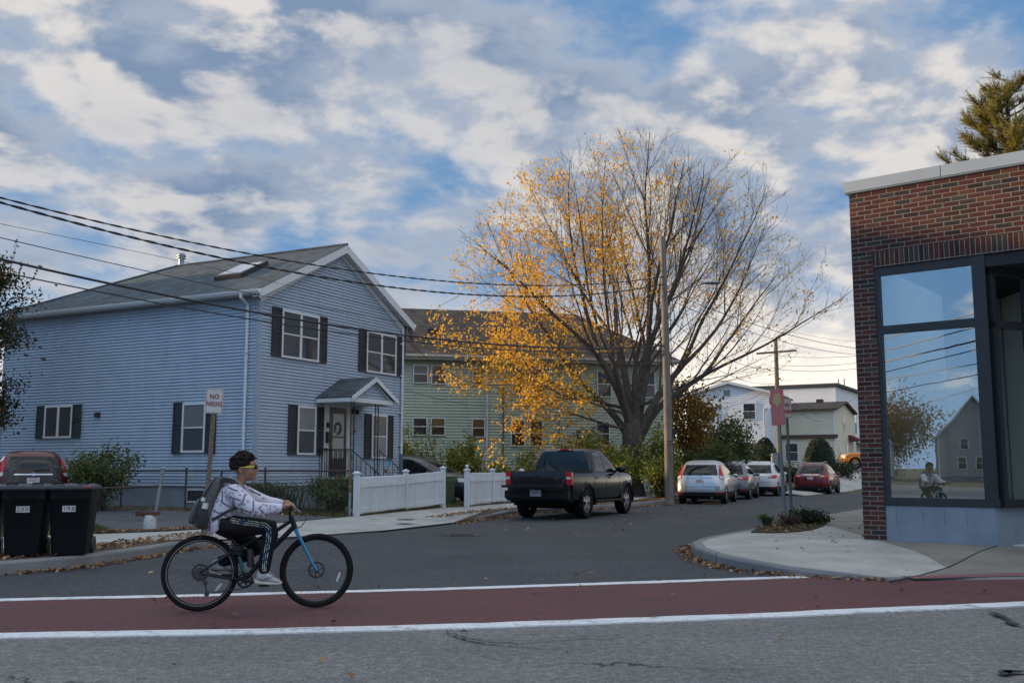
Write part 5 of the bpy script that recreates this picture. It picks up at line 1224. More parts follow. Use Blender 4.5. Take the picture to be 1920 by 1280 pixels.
def bush(name,label,cat,c,rad,n,size,lm,stems=10,seed=1,group=None,shape='round',bare=0,stemc=None,z0=0):
    """leafy shrub: many small leaves on real stems, denser towards stem ends, ragged outline"""
    rg=random.Random(seed); T_=thing(name,label,cat,c,0,group); st=MB(); lv=MB(); rx,ry,rz=rad; tips=[]
    for k in range(stems):
        a=rg.random()*2*PI; q=math.sqrt(rg.random()); hz=rz*rg.uniform(.55,1.08)*(1-.35*q)
        e=Vector((rx*q*math.cos(a),ry*q*math.sin(a),hz)); b=Vector((rg.gauss(0,.12)*rx,rg.gauss(0,.12)*ry,0)); mid=b.lerp(e,.5)+Vector((rg.gauss(0,.08)*rx,rg.gauss(0,.08)*ry,.08*rz))
        pts=[b,mid,e]; st.tube(pts,[.02,.013,.004],4,cap=False); tips.append((b,mid,e))
        for j in range(3):
            t_=rg.uniform(.35,.95); p=mid.lerp(e,t_) if t_>.5 else b.lerp(mid,t_*2); d=Vector((rg.gauss(0,1),rg.gauss(0,1),abs(rg.gauss(.5,.7)))).normalized(); f=p+Vector((d.x*rx,d.y*ry,d.z*rz))*rg.uniform(.12,.3)
            st.tube([p,f],[.008,.003],3,cap=False); tips.append((p,p.lerp(f,.5),f))
    for _ in range(n):
        b,m_,e=tips[rg.randrange(len(tips))]; t_=rg.random()**.7
        p=(b.lerp(m_,t_*2) if t_<.5 else m_.lerp(e,t_*2-1))
        if p.z<z0*rz: continue
        s_=.09*(rx+ry); p=p+Vector((rg.gauss(0,s_),rg.gauss(0,s_),rg.gauss(0,s_*.7)))
        if p.z<.02: p.z=rg.random()*.3
        leaf(lv,p,size*rg.uniform(.6,1.3),rg,2.0,.35)
    st.build('stems',stemc or M_TWIG,T_,recalc=False); lv.build('foliage',lm,T_,recalc=False); return T_
L_YG=leafmat('yellow green leaves',[(0,(.10,.12,.02)),(.4,(.19,.215,.035)),(.75,(.31,.30,.05)),(1,(.46,.36,.06))],.4)
L_GR=leafmat('green leaves',[(0,(.035,.060,.02)),(.5,(.075,.11,.032)),(.85,(.13,.15,.045)),(1,(.20,.17,.06))],.35)
L_DK=leafmat('dark evergreen leaves',[(0,(.014,.024,.012)),(.5,(.030,.046,.020)),(.9,(.055,.070,.03)),(1,(.10,.09,.035))],.25)
L_OR=leafmat('orange autumn leaves',[(0,(.10,.06,.012)),(.4,(.24,.12,.02)),(.75,(.36,.19,.03)),(1,(.16,.15,.03))],.45)
G=lambda u,v,z=.15:tuple(gnd(u,v,z))
bush('shrub','bushy green shrub behind the bins against the blue house wall','shrub',(-11.75,28.6,.16),(.95,1.0,1.9),4200,.055,L_GR,26,1)
bush('shrub','small dark shrub beside the brick steps at the fence post','shrub',(-4.9,27.6,.16),(.75,.7,1.0),2600,.05,L_GR,16,2)
bush('shrub','yellow green upright shrub between the parked dark car and green house','shrub',(-2.2,46.0,.1),(1.0,1.0,3.1),2600,.075,L_YG,22,3)
bush('shrub','sparse half bare shrub left of the tall yellow green shrub','shrub',(-3.9,45.5,.1),(1.3,1.0,3.1),1000,.065,L_YG,34,4)
bush('shrub','thin yellow leaved shrub rising right at the corner of the blue house','shrub',(-5.0,46.2,.1),(.5,.6,3.6),1100,.07,L_YG,10,5)
bush('shrub','low yellowing shrub over the white fence before the green downspout','shrub',(-.7,44.5,.1),(.9,.8,1.5),1200,.07,L_YG,14,6)
bush('shrub','loose shrub with yellow green shoots left of the pickup cab','shrub',(.9,44.8,.1),(1.3,.9,2.1),1600,.075,L_YG,22,7)
for k,(x,y,rx,rz,n,lb) in enumerate(((3.3,44.5,1.5,3.1,3600,'broad yellow green shrub just left of the maple trunk'),(4.6,42.9,1.0,2.3,2600,'low yellow green shrub in front of the maple trunk'),(6.4,43.6,.95,3.0,3200,'tall yellow green shrub between maple trunk and near pole'),(6.2,41.9,.7,1.7,1700,'small green shrub at the pavement beside the near pole'))):
    bush('shrub',lb,'shrub',(x,y,.12),(rx,1.0,rz),n,.075,L_YG,24,20+k,'hedge shrubs around the maple')
bush('autumn_tree','small orange leaved tree right behind the near pole','tree',(8.6,47.5,.1),(1.45,1.4,6.1),3300,.10,L_OR,26,30,z0=.25)
bush('shrub','dense dark green shrub beneath the orange tree behind the silver car','shrub',(8.6,45.6,.1),(1.5,1.1,2.9),4200,.08,L_GR,22,31)
bush('shrub','green shrub with bare twigs rising before the white house','shrub',(13.0,60,.3),(2.1,1.5,4.4),4200,.11,L_GR,34,32)
bush('shrub','dark rounded shrub to the left of the clipped cone shrubs','shrub',(11.4,58,.2),(1.6,1.4,2.8),3800,.10,L_GR,20,33)
bush('conifer','dark evergreen top showing beside the near pole above the green roof','tree',(7.9,58,.2),(1.5,1.5,8.9),5200,.13,L_DK,34,34)
# trees beyond
bush('bare_tree','bare thin twigged tree in the gap right of the near pole','tree',(9.4,54,.2),(2.6,2.0,7.2),420,.09,L_OR,60,35)
def topiary(label,u,vt,Y,rw,z0):
    p=at(u,vt,Y); h=p.z-z0; rg=random.Random(int(u)); T_=thing('clipped_shrub',label,'shrub',(p.x,Y,z0),0,'clipped cone shrubs before the white house'); lv=MB(); co=MB()
    prof=lambda t_:rw*min(1,(1.0-(max(0,t_-.25)/.75)**2.0)**.5+.02)
    co.loft([[Vector((prof(t_)*.88*math.cos(a),prof(t_)*.88*math.sin(a),h*t_*.98)) for a in [2*PI*k/14 for k in range(14)]] for t_ in (0,.15,.3,.45,.6,.75,.88,.96)])
    for _ in range(4200):
        t_=rg.random(); a=rg.random()*2*PI; q=prof(t_)*rg.uniform(.86,1.05)*(1+.05*math.sin(a*5+t_*13)); leaf(lv,(q*math.cos(a),q*math.sin(a),h*t_+rg.gauss(0,.03)),rg.uniform(.035,.07),rg,2.0)
    co.build('inner_core',mat('dark evergreen core',(.016,.024,.012),.95,.3,8),T_); lv.build('foliage',L_DK,T_,recalc=False)  # solid dark core under the leaf shell
topiary('leftmost clipped cone shrub, lower one below the warm tinted window',1385,827,66,.78,.4); topiary('middle clipped cone shrub beside the warm tinted window',1434,821,65,.84,.4); topiary('largest clipped cone shrub in front of the yellow house',1535,821,62,1.0,.3)
bush('hedge','low dark hedge between the far pole and the yellow house','hedge',(18.2,66,.4),(1.4,1.0,1.1),2200,.09,L_DK,20,41)
bush('hedge','low dark hedge and fence foliage climbing beside the rising pavement','hedge',(21.2,66,.6),(1.0,2.4,1.2),2200,.09,L_DK,22,42)
# creeper covered tree at the left edge
def ivytree():
    rg=random.Random(8); T_=thing('creeper_tree','dark bushy tree with reddish tips cut by the left edge','tree',(-17.0,32.3,.1)); st=MB(); lv=MB()
    st.tube([(0,0,0),(.1,0,2.5),(-.1,0,5.5),(.1,0,7.2)],[.2,.17,.12,.05],8)
    for k in range(90):
        z=rg.uniform(2.2,7.9); a=rg.random()*6.28; L=rg.uniform(.4,1.15)*(1.25 if 3.5<z<7 else .8); c=Vector((0,0,z)); e=c+Vector((math.cos(a)*L,math.sin(a)*L,rg.uniform(-.3,.5)))
        st.tube([c,e],[.02,.006],4,cap=False)
        for _ in range(90):
            t_=rg.random()**.6; p=c.lerp(e,t_)+Vector((rg.gauss(0,.2),rg.gauss(0,.2),rg.gauss(0,.2))); leaf(lv,p,rg.uniform(.04,.085),rg,2.0)
    for k in range(7):
        p=Vector((rg.uniform(-.2,1.0),rg.uniform(-.5,.3),rg.uniform(6.6,7.6))); e=p+Vector((rg.uniform(.1,.7),0,rg.uniform(.7,1.3))); st.tube([p,p.lerp(e,.5)+Vector((.03,0,.06)),e],[.012,.008,.004],4,cap=False)
        for j in range(6): leaf(lv,p.lerp(e,rg.uniform(.5,1))+Vector((rg.gauss(0,.05),0,0)),.07,rg)
    for k in range(3):
        p=Vector((.8,-.2,rg.uniform(4.6,5.6))); e=p+Vector((rg.uniform(.8,1.1),0,rg.uniform(-.5,.5))); st.tube([p,e],.006,3,cap=False)
        for j in range(7): leaf(lv,p.lerp(e,rg.uniform(.4,1)),.08,rg)
    st.build('trunk',M_BARK,T_,recalc=False); lv.build('crown',leafmat('creeper leaves',[(0,(.02,.03,.012)),(.5,(.045,.055,.02)),(.8,(.08,.075,.025)),(1,(.17,.06,.03))],.35),T_,recalc=False)
ivytree()
# pine behind the shop
def pine():
    rg=random.Random(21); T_=thing('pine_tree','sunlit golden green pine top rising behind the brick shop roof','tree',(19.6,38.0,.15)); st=MB(); lv=MB()
    st.tube([(0,0,0),(.1,0,8),(0,0,13.6),(.1,0,16.5)],[.34,.27,.15,.03],10)
    def spray(p,d,L):
        e=p+d*L; e.z+=L*.25; m=p.lerp(e,.55); m.z-=L*.05; st.tube([p,m,e],[.05,.03,.01],5,cap=False)
        for _ in range(int(26*L)+10):
            t_=rg.uniform(.35,1.0); q=(p.lerp(m,t_*2) if t_<.5 else m.lerp(e,t_*2-1)); dd=(d+Vector((rg.gauss(0,.6),rg.gauss(0,.6),abs(rg.gauss(.8,.5))))).normalized(); f=q+dd*rg.uniform(.25,.65)
            st.tube([q,f],[.012,.006],3,cap=False)
            for k in range(34):
                c=q.lerp(f,rg.uniform(.3,1.08)); nd=(dd*.6+Vector((rg.gauss(0,1),rg.gauss(0,1),rg.gauss(.2,1)))).normalized(); w_=nd.orthogonal().normalized()*.011; tip=c+nd*rg.uniform(.08,.15)
                lv.add([c-w_,c+w_,tip],[(0,1,2)])
    for z,L0,n in ((10.0,3.0,8),(10.7,2.9,8),(11.4,2.7,9),(12.1,2.5,9),(12.8,2.2,9),(13.5,1.9,9),(14.2,1.6,8),(14.9,1.2,8),(15.5,.8,7),(16.0,.5,6)):
        for k in range(n):
            a=rg.random()*6.28; spray(Vector((.05,0,z+rg.gauss(0,.25))),Vector((math.cos(a),math.sin(a),rg.uniform(.15,.5))).normalized(),L0*rg.uniform(.65,1.1))
    spray(Vector((0,0,10.3)),Vector((-1,-.1,.22)).normalized(),3.6); spray(Vector((0,0,11.6)),Vector((-.95,-.1,.3)).normalized(),2.9)
    st.build('trunk',M_BARK,T_,recalc=False); lv.build('crown',leafmat('pine needles',[(0,(.17,.17,.03)),(.5,(.34,.30,.05)),(.85,(.50,.38,.07)),(1,(.62,.40,.09))],.3),T_,recalc=False)
pine()
# strap leaved clump in front of the foundation, and planting on the corner
rg=random.Random(6); T_=thing('strap_leaf_plant','clump of arching strap leaved plants before the blue house foundation','plant',(-7.2,28.6,.16)); mb=MB()
for _ in range(420):
    a=rg.random()*6.28; L=rg.uniform(.5,1.0); b=Vector((rg.gauss(0,.55),rg.gauss(0,.3),0)); d=Vector((math.cos(a),math.sin(a),0)); w_=d.cross(Vector((0,0,1)))*.018
    p0=b; p1=b+d*L*.25+Vector((0,0,L*.75)); p2=b+d*L*.6+Vector((0,0,L*.85)); p3=b+d*L*.95+Vector((0,0,L*.55)); mb.add([p0-w_,p0+w_,p1-w_,p1+w_,p2-w_*.7,p2+w_*.7,p3],[(0,1,3,2),(2,3,5,4),(4,5,6)])
mb.build('leaves',leafmat('strap leaves',[(0,(.03,.05,.02)),(.6,(.06,.085,.03)),(1,(.13,.14,.06))],.3),T_,recalc=False)
q=gnd(1515,981,.17); bush('low_shrub','low green juniper shrub spreading on the corner planting bed','shrub',tuple(q),(.46,.40,.28),1500,.033,L_DK,18,50)
q=gnd(1437,985,.17); bush('low_shrub','small green shrub tuft left of the corner sign posts','shrub',tuple(q),(.2,.2,.22),420,.03,L_GR,8,51)
q=gnd(1478,986,.17); bush('dry_shrub','dry brown twiggy shrub at the foot of the corner sign posts','shrub',tuple(q),(.28,.25,.30),420,.02,leafmat('dry brown leaves',[(0,(.08,.05,.03)),(1,(.17,.11,.07))]),40,52,stemc=mat('dry stems',(.12,.08,.055),.9))
# trees behind the camera reflected in the shop glass
bush('autumn_tree','big russet autumn tree behind the houses across the main street','tree',(-118,-66,.1),(9,8,13.0),11000,.24,L_OR,60,60,z0=.2)
bush('autumn_tree','pale leafed tree across the main street, left of the russet one','tree',(-126,-44,.1),(7,7,11.5),7000,.22,L_OR,50,61,z0=.2)
# ---------------------------------------------------------------- vehicles; local x from tail to nose, y to the left
M_TYRE=mat('tyre rubber',(.012,.012,.013),.85,.2,14,.15,80,spec=.15); M_TRIM=mat('black plastic trim',(.013,.014,.016),.6,.12,8,spec=.25); M_CGLASS=glassy('dark car glass',(.007,.009,.011),.03,.38)
M_RLAMP=mat('red tail lamp',(.45,.010,.014),.2,.15,6,spec=.4,coat=.2); M_CLAMP=mat('clear lamp',(.55,.53,.52),.15,.1,10,spec=.7); M_CHROME=mat('chrome',(.60,.61,.62),.12,.03,4,metal=1.0); M_RIM=mat('silver alloy',(.42,.43,.45),.28,.06,5,metal=.85); M_DARKIN=mat('dark wheel arch',(.008,.008,.009),.9)
def paintm(name,c,metal=.25,rough=.28): return mat(name,c,rough,.04,2.0,metal=metal,coat=.45,spec=.35)
class Body:
    """closed shell lofted from level slices: (z, tail x, nose x, half width, tail corner, nose corner)"""
    def __init__(s,sl): s.s=sl
    def par(s,z):
        S_=s.s
        if z<=S_[0][0]: return S_[0]
        for a,b in zip(S_,S_[1:]):
            if z<=b[0]:
                t_=(z-a[0])/(b[0]-a[0]) if b[0]>a[0] else 1; return tuple(lerp(p,q,t_) for p,q in zip(a,b))
        return S_[-1]
    def ring(s,sl,grow=0,n=7):
        z,x0,x1,w_,r0,r1=sl; x0-=grow;x1+=grow;w_+=grow; o=[]
        for cx,cy,rx,ry,a0 in ((x1,w_,r1,r1*1.25,90),(x0,w_,r0,r0*1.4,180),(x0,-w_,r0,r0*1.4,270),(x1,-w_,r1,r1*1.25,0)):
            sx_=1 if cx==x1 else -1; sy_=1 if cy>0 else -1; ry=min(ry,w_*.9)
            ks=[]
            for k in range(n):
                a=(k/(n-1))*PI/2
                px=cx-sx_*rx*(1-math.cos(a)); py=cy-sy_*ry*(1-math.sin(a)); ks.append((px,py,z))
            if (sx_>0 and sy_>0): o+=ks            # nose-left: from nose face to side
            elif (sx_<0 and sy_>0): o+=ks[::-1]
            elif (sx_<0 and sy_<0): o+=ks
            else: o+=ks[::-1]
        return o
    def mesh(s,grow=0,sl=None):
        mb=MB(); mb.loft([s.ring(q,grow) for q in (sl or s.s)]); return mb
    def side(s,x,z,sg,off=.006):
        _,x0,x1,w_,r0,r1=s.par(z); y=w_
        if x<x0+r0: t_=max(0,min(1,(x0+r0-x)/max(r0,1e-6))); ry=min(r0*1.4,w_*.9); y=w_-ry*(1-math.sqrt(max(0,1-t_*t_)))
        if x>x1-r1: t_=max(0,min(1,(x-x1+r1)/max(r1,1e-6))); ry=min(r1*1.25,w_*.9); y=w_-ry*(1-math.sqrt(max(0,1-t_*t_)))
        return (x,sg*(y+off),z)
    def tail(s,y,z,off=.006):
        _,x0,x1,w_,r0,r1=s.par(z); ry=min(r0*1.4,w_*.9); a=abs(y); x=x0
        if a>w_-ry: t_=min(1,(a-w_+ry)/ry); x=x0+r0*(1-math.sqrt(max(0,1-t_*t_)))
        return (x-off,y*(1+off*.6),z)
    def nose(s,y,z,off=.006):
        _,x0,x1,w_,r0,r1=s.par(z); ry=min(r1*1.25,w_*.9); a=abs(y); x=x1
        if a>w_-ry: t_=min(1,(a-w_+ry)/ry); x=x1-r1*(1-math.sqrt(max(0,1-t_*t_)))
        return (x+off,y,z)
def patch(mb,fn,q,nu=8,nv=5):
    """quad patch q = 4 (u,v) corners laid on the surface fn(u,v)"""
    vs=[]
    for j in range(nv+1):
        for i in range(nu+1):
            a=[lerp(q[0][k],q[1][k],i/nu) for k in (0,1)]; b=[lerp(q[3][k],q[2][k],i/nu) for k in (0,1)]
            vs.append(fn(lerp(a[0],b[0],j/nv),lerp(a[1],b[1],j/nv)))
    mb.add(vs,[(j*(nu+1)+i,j*(nu+1)+i+1,(j+1)*(nu+1)+i+1,(j+1)*(nu+1)+i) for j in range(nv) for i in range(nu)])
def cut(o,cutters):
    cs=[]
    for mb in cutters:
        c=mb.build('cutter',M_DARKIN); cs.append(c)
    mods=[('BOOLEAN',dict(operation='DIFFERENCE',object=c,solver='EXACT',material_mode='TRANSFER')) for c in cs]
    evaluated(o,mods)
    for c in cs: me=c.data; bpy.data.objects.remove(c); bpy.data.meshes.remove(me)
    smooth_all(o,32)
def wheel(parent,x,y,r,wd,rimm,spokes=5,rr=.68):
    sg=1 if y>0 else -1; T_=MB(); w2=wd/2
    T_.lathe([(r*.62,-w2*.8),(r*.80,-w2),(r*.94,-w2),(r,-w2*.75),(r,w2*.75),(r*.94,w2),(r*.80,w2),(r*.62,w2*.8)],(x,y,r),28,axis='y',cap=False)
    o=T_.build('wheel',M_TYRE,parent,smooth=True,angle=50)
    m=MB(); yo=y+sg*w2*.55
    m.lathe([(r*.60,yo-sg*.10),(r*rr,yo+sg*.03),(r*(rr-.05),yo+sg*.02),(r*.58,yo-sg*.04)],(x,0,r),28,axis='y',cap=False)
    for k in range(spokes):
        a=2*PI*k/spokes+.3
        for da in (-.16,.16):
            p0=(x+r*.10*math.cos(a),yo+sg*.02,r+r*.10*math.sin(a)); p1=(x+r*.62*math.cos(a+da),yo+sg*.015,r+r*.62*math.sin(a+da)); m.bar(p0,p1,r*.13,.03,up=(0,1,0))
    m.lathe([(r*.15,yo-sg*.02),(r*.15,yo+sg*.03),(r*.05,yo+sg*.04)],(x,0,r),12,axis='y')
    m.build('rim',rimm,o,smooth=True,angle=40)
    d=MB(); d.lathe([(r*.60,yo-sg*.08),(.01,yo-sg*.08)],(x,0,r),20,axis='y',cap=False); d.build('brake_disc',M_DARKIN,o)
def arch(x,y,r,w_=.30):
    sg=1 if y>0 else -1; mb=MB(); mb.lathe([(r,y-w_ if sg>0 else y-.5),(r,y+.5 if sg>0 else y+w_)],(x,0,r*.93),24,axis='y'); return mb
def numplate(parent,b,z,txt,w_=.31,h_=.155,off=.02,m=None,x=None):
    x=b.tail(0,z)[0]-off if x is None else x
    mb=MB(); mb.box(x-.006,x,-w_/2,w_/2,z-h_/2,z+h_/2); o=mb.build('number_plate',m or M_SIGNW,parent)
    mt=Matrix.Translation((x-.0075,0,z-.005))@Matrix.Rotation(-PI/2,4,'Z')@VZ
    text_part('lettering',txt,.085,M_SRED,o,mt,extrude=.001,sx=.85)
    mb=MB(); mb.box(x-.0068,x-.006,-w_/2+.05,w_/2-.05,z+h_/2-.03,z+h_/2-.012); mb.build('plate_band',mat('plate blue',(.10,.14,.30),.5),o)
    return o
def suv(label,loc,rz,p,plate='2KD 814',style='tall',rails=False,lower=True,tail_dark=False,wiper=True,L=4.55,W_=1.82,Hh=1.68,rimm=None,group=None,tailgate_m=None):
    rimm=rimm or M_RIM; w=W_/2; k=Hh/1.68; q=L/4.55
    T_=thing('parked_car',label,'car',loc,rz,group)
    if style=='tall':    # upright tail, lamps up the rear pillars
        sl=[(.20*k,.16,4.36*q,w-.12,.25,.45),(.32*k,.03,4.48*q,w-.03,.30,.55),(.50*k,.0,4.54*q,w,.30,.60),(.72*k,.02,4.53*q,w+.004,.32,.65),(.90*k,.08,4.44*q,w,.34,.62),(.985*k,.11,4.25*q,w-.012,.34,.55),(1.035*k,.125,3.75*q,w-.035,.34,.5),(1.08*k,.14,3.42*q,w-.05,.33,.42),(1.20*k,.20,3.10*q,w-.085,.32,.40),(1.36*k,.31,2.76*q,w-.15,.30,.38),(1.50*k,.43,2.42*q,w-.215,.30,.36),(1.585*k,.52,2.16*q,w-.27,.30,.34),(1.645*k,.66,1.90*q,w-.36,.30,.30),(1.68*k,.95,1.62*q,w-.52,.2,.2)]
    else:                # rounder crossover
        sl=[(.20*k,.18,4.34*q,w-.12,.30,.5),(.32*k,.05,4.48*q,w-.03,.36,.6),(.52*k,.0,4.54*q,w,.40,.65),(.74*k,.02,4.52*q,w+.004,.42,.7),(.92*k,.07,4.40*q,w-.004,.42,.65),(1.0*k,.13,4.18*q,w-.02,.42,.55),(1.05*k,.19,3.66*q,w-.045,.42,.5),(1.10*k,.25,3.36*q,w-.06,.40,.42),(1.22*k,.36,3.02*q,w-.10,.38,.40),(1.38*k,.53,2.66*q,w-.17,.36,.38),(1.52*k,.72,2.30*q,w-.24,.34,.36),(1.60*k,.86,2.05*q,w-.30,.32,.34),(1.65*k,1.02,1.8*q,w-.38,.30,.30),(1.68*k,1.25,1.6*q,w-.52,.12,.12)]
    b=Body(sl); r=.36*k; xa,xb=.86*q,3.52*q
    body=b.mesh().build('body',p,T_,smooth=True,angle=32); arches=[arch(xa,-w,r+.06),arch(xb,-w,r+.06),arch(xa,w,r+.06),arch(xb,w,r+.06)]
    cut(body,arches)
    if lower:
        lo=[s_ for s_ in sl if s_[0]<.5*k]+[b.par(.46*k)]
        o=b.mesh(.008,lo).build('lower_trim',M_TRIM,T_); cut(o,[arch(xa,-w,r+.045),arch(xb,-w,r+.045),arch(xa,w,r+.045),arch(xb,w,r+.045)])
    for x in (xa,xb):
        for y in (w-.10,-w+.10): wheel(T_,x,y,r,.22,rimm)
    # glass
    z0,z1=1.10*k,1.53*k
    for sg in (-1,1):
        fn=lambda x,z,sg=sg:b.side(x,z,sg,.007)
        for (x0b,x1b,x0t,x1t) in ((.95,1.75,1.12,1.72),(1.83,2.92,1.80,2.22)) if style=='tall' else ((1.15,1.85,1.35,1.80),(1.93,2.95,1.88,2.22)):
            mb=MB(); patch(mb,fn,((x0b*q,z0),(x1b*q,z0+.0),(x1t*q,z1),(x0t*q,z1))); mb.build('side_window',M_CGLASS,T_,smooth=True,recalc=False)
        mb=MB(); a,c=(.50,.88) if style=='tall' else (.72,1.06); patch(mb,fn,((a*q,z0+.08),(c*q,z0+.02),((c+.16)*q,z1-.02),((a+.28)*q,z1-.05))); mb.build('quarter_window',M_CGLASS,T_,smooth=True,recalc=False)
        for x in (1.79,2.98):   # door gaps
            mb=MB(); patch(mb,lambda x_,z,sg=sg:b.side(x_,z,sg,.004),((x*q,.40*k),((x+.014)*q,.40*k),((x+.014)*q,1.06*k),(x*q,1.06*k)),1,8); mb.build('door_gap',M_DARKIN,T_,recalc=False)
        for x in (1.45,2.62): 
            mb=MB(); c=b.side(x*q,.93*k,sg,.02); mb.ell(c,(.10,.018,.018),8,6); mb.build('door_handle',p,T_,smooth=True)
        mb=MB(); c=b.side(2.9*q,1.08*k,sg,.12); mb.ell(c,(.07,.11,.075),10,8); mb.build('door_mirror',p,T_,smooth=True)
    mb=MB(); hw=w-.24
    patch(mb,lambda y,z:b.tail(y,z,.007),((-hw-.02,1.10*k),(hw+.02,1.10*k),(hw-.10,1.50*k),(-hw+.10,1.50*k)),12,6); rw=mb.build('rear_window',M_CGLASS,T_,smooth=True,recalc=False)
    if wiper: mb=MB(); mb.bar(b.tail(.0,1.115*k,.02),b.tail(-.40,1.16*k,.02),.02,.012); mb.build('wiper',M_TRIM,rw)
    mb=MB(); patch(mb,lambda y,z:b.nose(y,z,.007),((-w+.14,1.10*k),(w-.14,1.10*k),(w-.34,1.54*k),(-w+.34,1.54*k)),12,6); mb.build('windscreen',M_CGLASS,T_,smooth=True,recalc=False)
    for sg in (-1,1):
        mb=MB()
        if style=='tall': patch(mb,lambda y,z:b.tail(y,z,.012),((sg*(w-.18),.98*k),(sg*(w-.001),.93*k),(sg*(w-.155),1.40*k),(sg*(w-.235),1.50*k)),8,8)
        else: patch(mb,lambda y,z:b.tail(y,z,.012),((sg*(w-.42),.88*k),(sg*(w-.005),.86*k),(sg*(w-.01),1.02*k),(sg*(w-.30),1.00*k)),8,5)
        tl=mb.build('tail_lamp',M_RLAMP,T_,smooth=True,recalc=False)
        mb=MB(); 
        if style=='tall': patch(mb,lambda y,z:b.tail(y,z,.015),((sg*(w-.17),.99*k),(sg*(w-.01),.95*k),(sg*(w-.03),1.06*k),(sg*(w-.17),1.09*k)),5,3)
        else: patch(mb,lambda y,z:b.tail(y,z,.015),((sg*(w-.40),.93*k),(sg*(w-.22),.92*k),(sg*(w-.22),.965*k),(sg*(w-.39),.97*k)),5,3)
        mb.build('reverse_lamp',M_CLAMP,tl,smooth=True,recalc=False)
        mb=MB(); patch(mb,lambda y,z:b.nose(y,z,.010),((sg*(w-.38),.72*k),(sg*(w-.03),.76*k),(sg*(w-.05),.90*k),(sg*(w-.38),.84*k)),6,4); mb.build('headlamp',M_CLAMP,T_,smooth=True,recalc=False)
        mb=MB(); patch(mb,lambda y,z:b.tail(y,z,.014),((sg*(w-.30),.40*k),(sg*(w-.06),.40*k),(sg*(w-.06),.44*k),(sg*(w-.30),.44*k)),4,2); mb.build('reflector',M_RLAMP,T_,smooth=True,recalc=False)
    if tailgate_m:
        mb=MB(); patch(mb,lambda y,z:b.tail(y,z,.005),((-w+.20,.56*k),(w-.20,.56*k),(w-.19,1.09*k),(-w+.19,1.09*k)),12,6); mb.build('tailgate',tailgate_m,T_,smooth=True,recalc=False)
    mb=MB(); patch(mb,lambda y,z:b.tail(y,z,.018),((-.48,1.005*k),(.48,1.005*k),(.46,1.04*k),(-.46,1.04*k)),10,2); mb.build('chrome_strip',M_CHROME,T_,recalc=False)
    mb=MB(); mb.tube([b.tail(.05*math.cos(a),(1.03+.0)*k+.045*math.sin(a),.028) for a in [2*PI*i/12 for i in range(12)]],.009,5,closed=True); mb.build('badge',M_CHROME,T_)
    numplate(T_,b,.86*k,plate)
    mb=MB(); patch(mb,lambda y,z:b.tail(y,z,.004),((-.78,.655*k),(.78,.655*k),(.78,.668*k),(-.78,.668*k)),10,1); mb.build('bumper_gap',M_DARKIN,T_,recalc=False)
    mb=MB(); mb.lathe([(.035,-.0),(.035,.16),(.028,.16),(.028,.0)],(.06,-.45,.26*k),12,axis='x'); mb.build('exhaust',M_RIM,T_)
    if rails:
        for sg in (-1,1):
            mb=MB(); pts=[(1.0*q,sg*(w-.36),1.62*k),(1.1*q,sg*(w-.35),1.705*k),(1.9*q,sg*(w-.34),1.715*k),(2.15*q,sg*(w-.33),1.62*k)] if style!='tall' else [(.75*q,sg*(w-.33),1.63*k),(.85*q,sg*(w-.33),1.70*k),(1.8*q,sg*(w-.33),1.705*k),(2.1*q,sg*(w-.31),1.60*k)]
            mb.tube(pts,.018,6); mb.build('roof_rail',M_RIM,T_)
    mb=MB(); mb.tube([(1.05*q,0,1.66*k),(.98*q,0,1.76*k)],.008,5); mb.build('aerial',M_TRIM,T_)
    return T_,b
P_SIL=paintm('silver paint',(.44,.45,.47),.6); P_GRY=paintm('mid grey paint',(.15,.165,.18),.4); P_WHT=paintm('off white paint',(.58,.58,.57),.1); P_RED=paintm('dark red paint',(.12,.008,.013),.2); P_BLK=mat('black paint',(.004,.0055,.008),.16,.04,2,spec=.3,coat=.25); P_NAVY=paintm('dark navy paint',(.008,.012,.022),.1); P_DRED=paintm('deep red paint',(.085,.004,.005),.2); P_ORG=paintm('orange paint',(.55,.19,.02),.1)
SA=math.atan2(7.8,5.6)   # parked along the kerb
suv('silver car with tall red tail lamps, nearest of the parked row by the pole',(7.17,38.5,.005),R(70),P_SIL,'2BA 572','tall')
suv('grey car, second in the parked row right behind the silver one',(9.4,44.1,.005),R(69),P_GRY,'7RT 406','round',True)
suv('white car with roof rails and red lamps, third in the row behind the grey one',(12.05,49.5,.005),R(67),P_WHT,'5NW 230','round',True,Hh=1.72)
suv('dark red car parked last in the row, seen right of the corner sign posts',(15.9,53.6,.005),R(63),P_RED,'4FV 938','round',True,Hh=1.69)
suv('dark tailed red car parked in the lot by the blue house, behind the bins',(-13.0,27.3,.18),R(119),P_DRED,'EV58 JR','tall',tailgate_m=P_BLK,Hh=1.68)
suv('dark navy car parked in the side driveway behind the white fence',(-5.38,39.5,.10),R(-27),P_NAVY,'3KM 617','tall',True,L=4.75,Hh=1.72)
suv('black car on the rising drive before the orange pickup',(24.6,70.5,1.0),R(-20),P_BLK,'6TC 155','round',L=4.4,Hh=1.55)
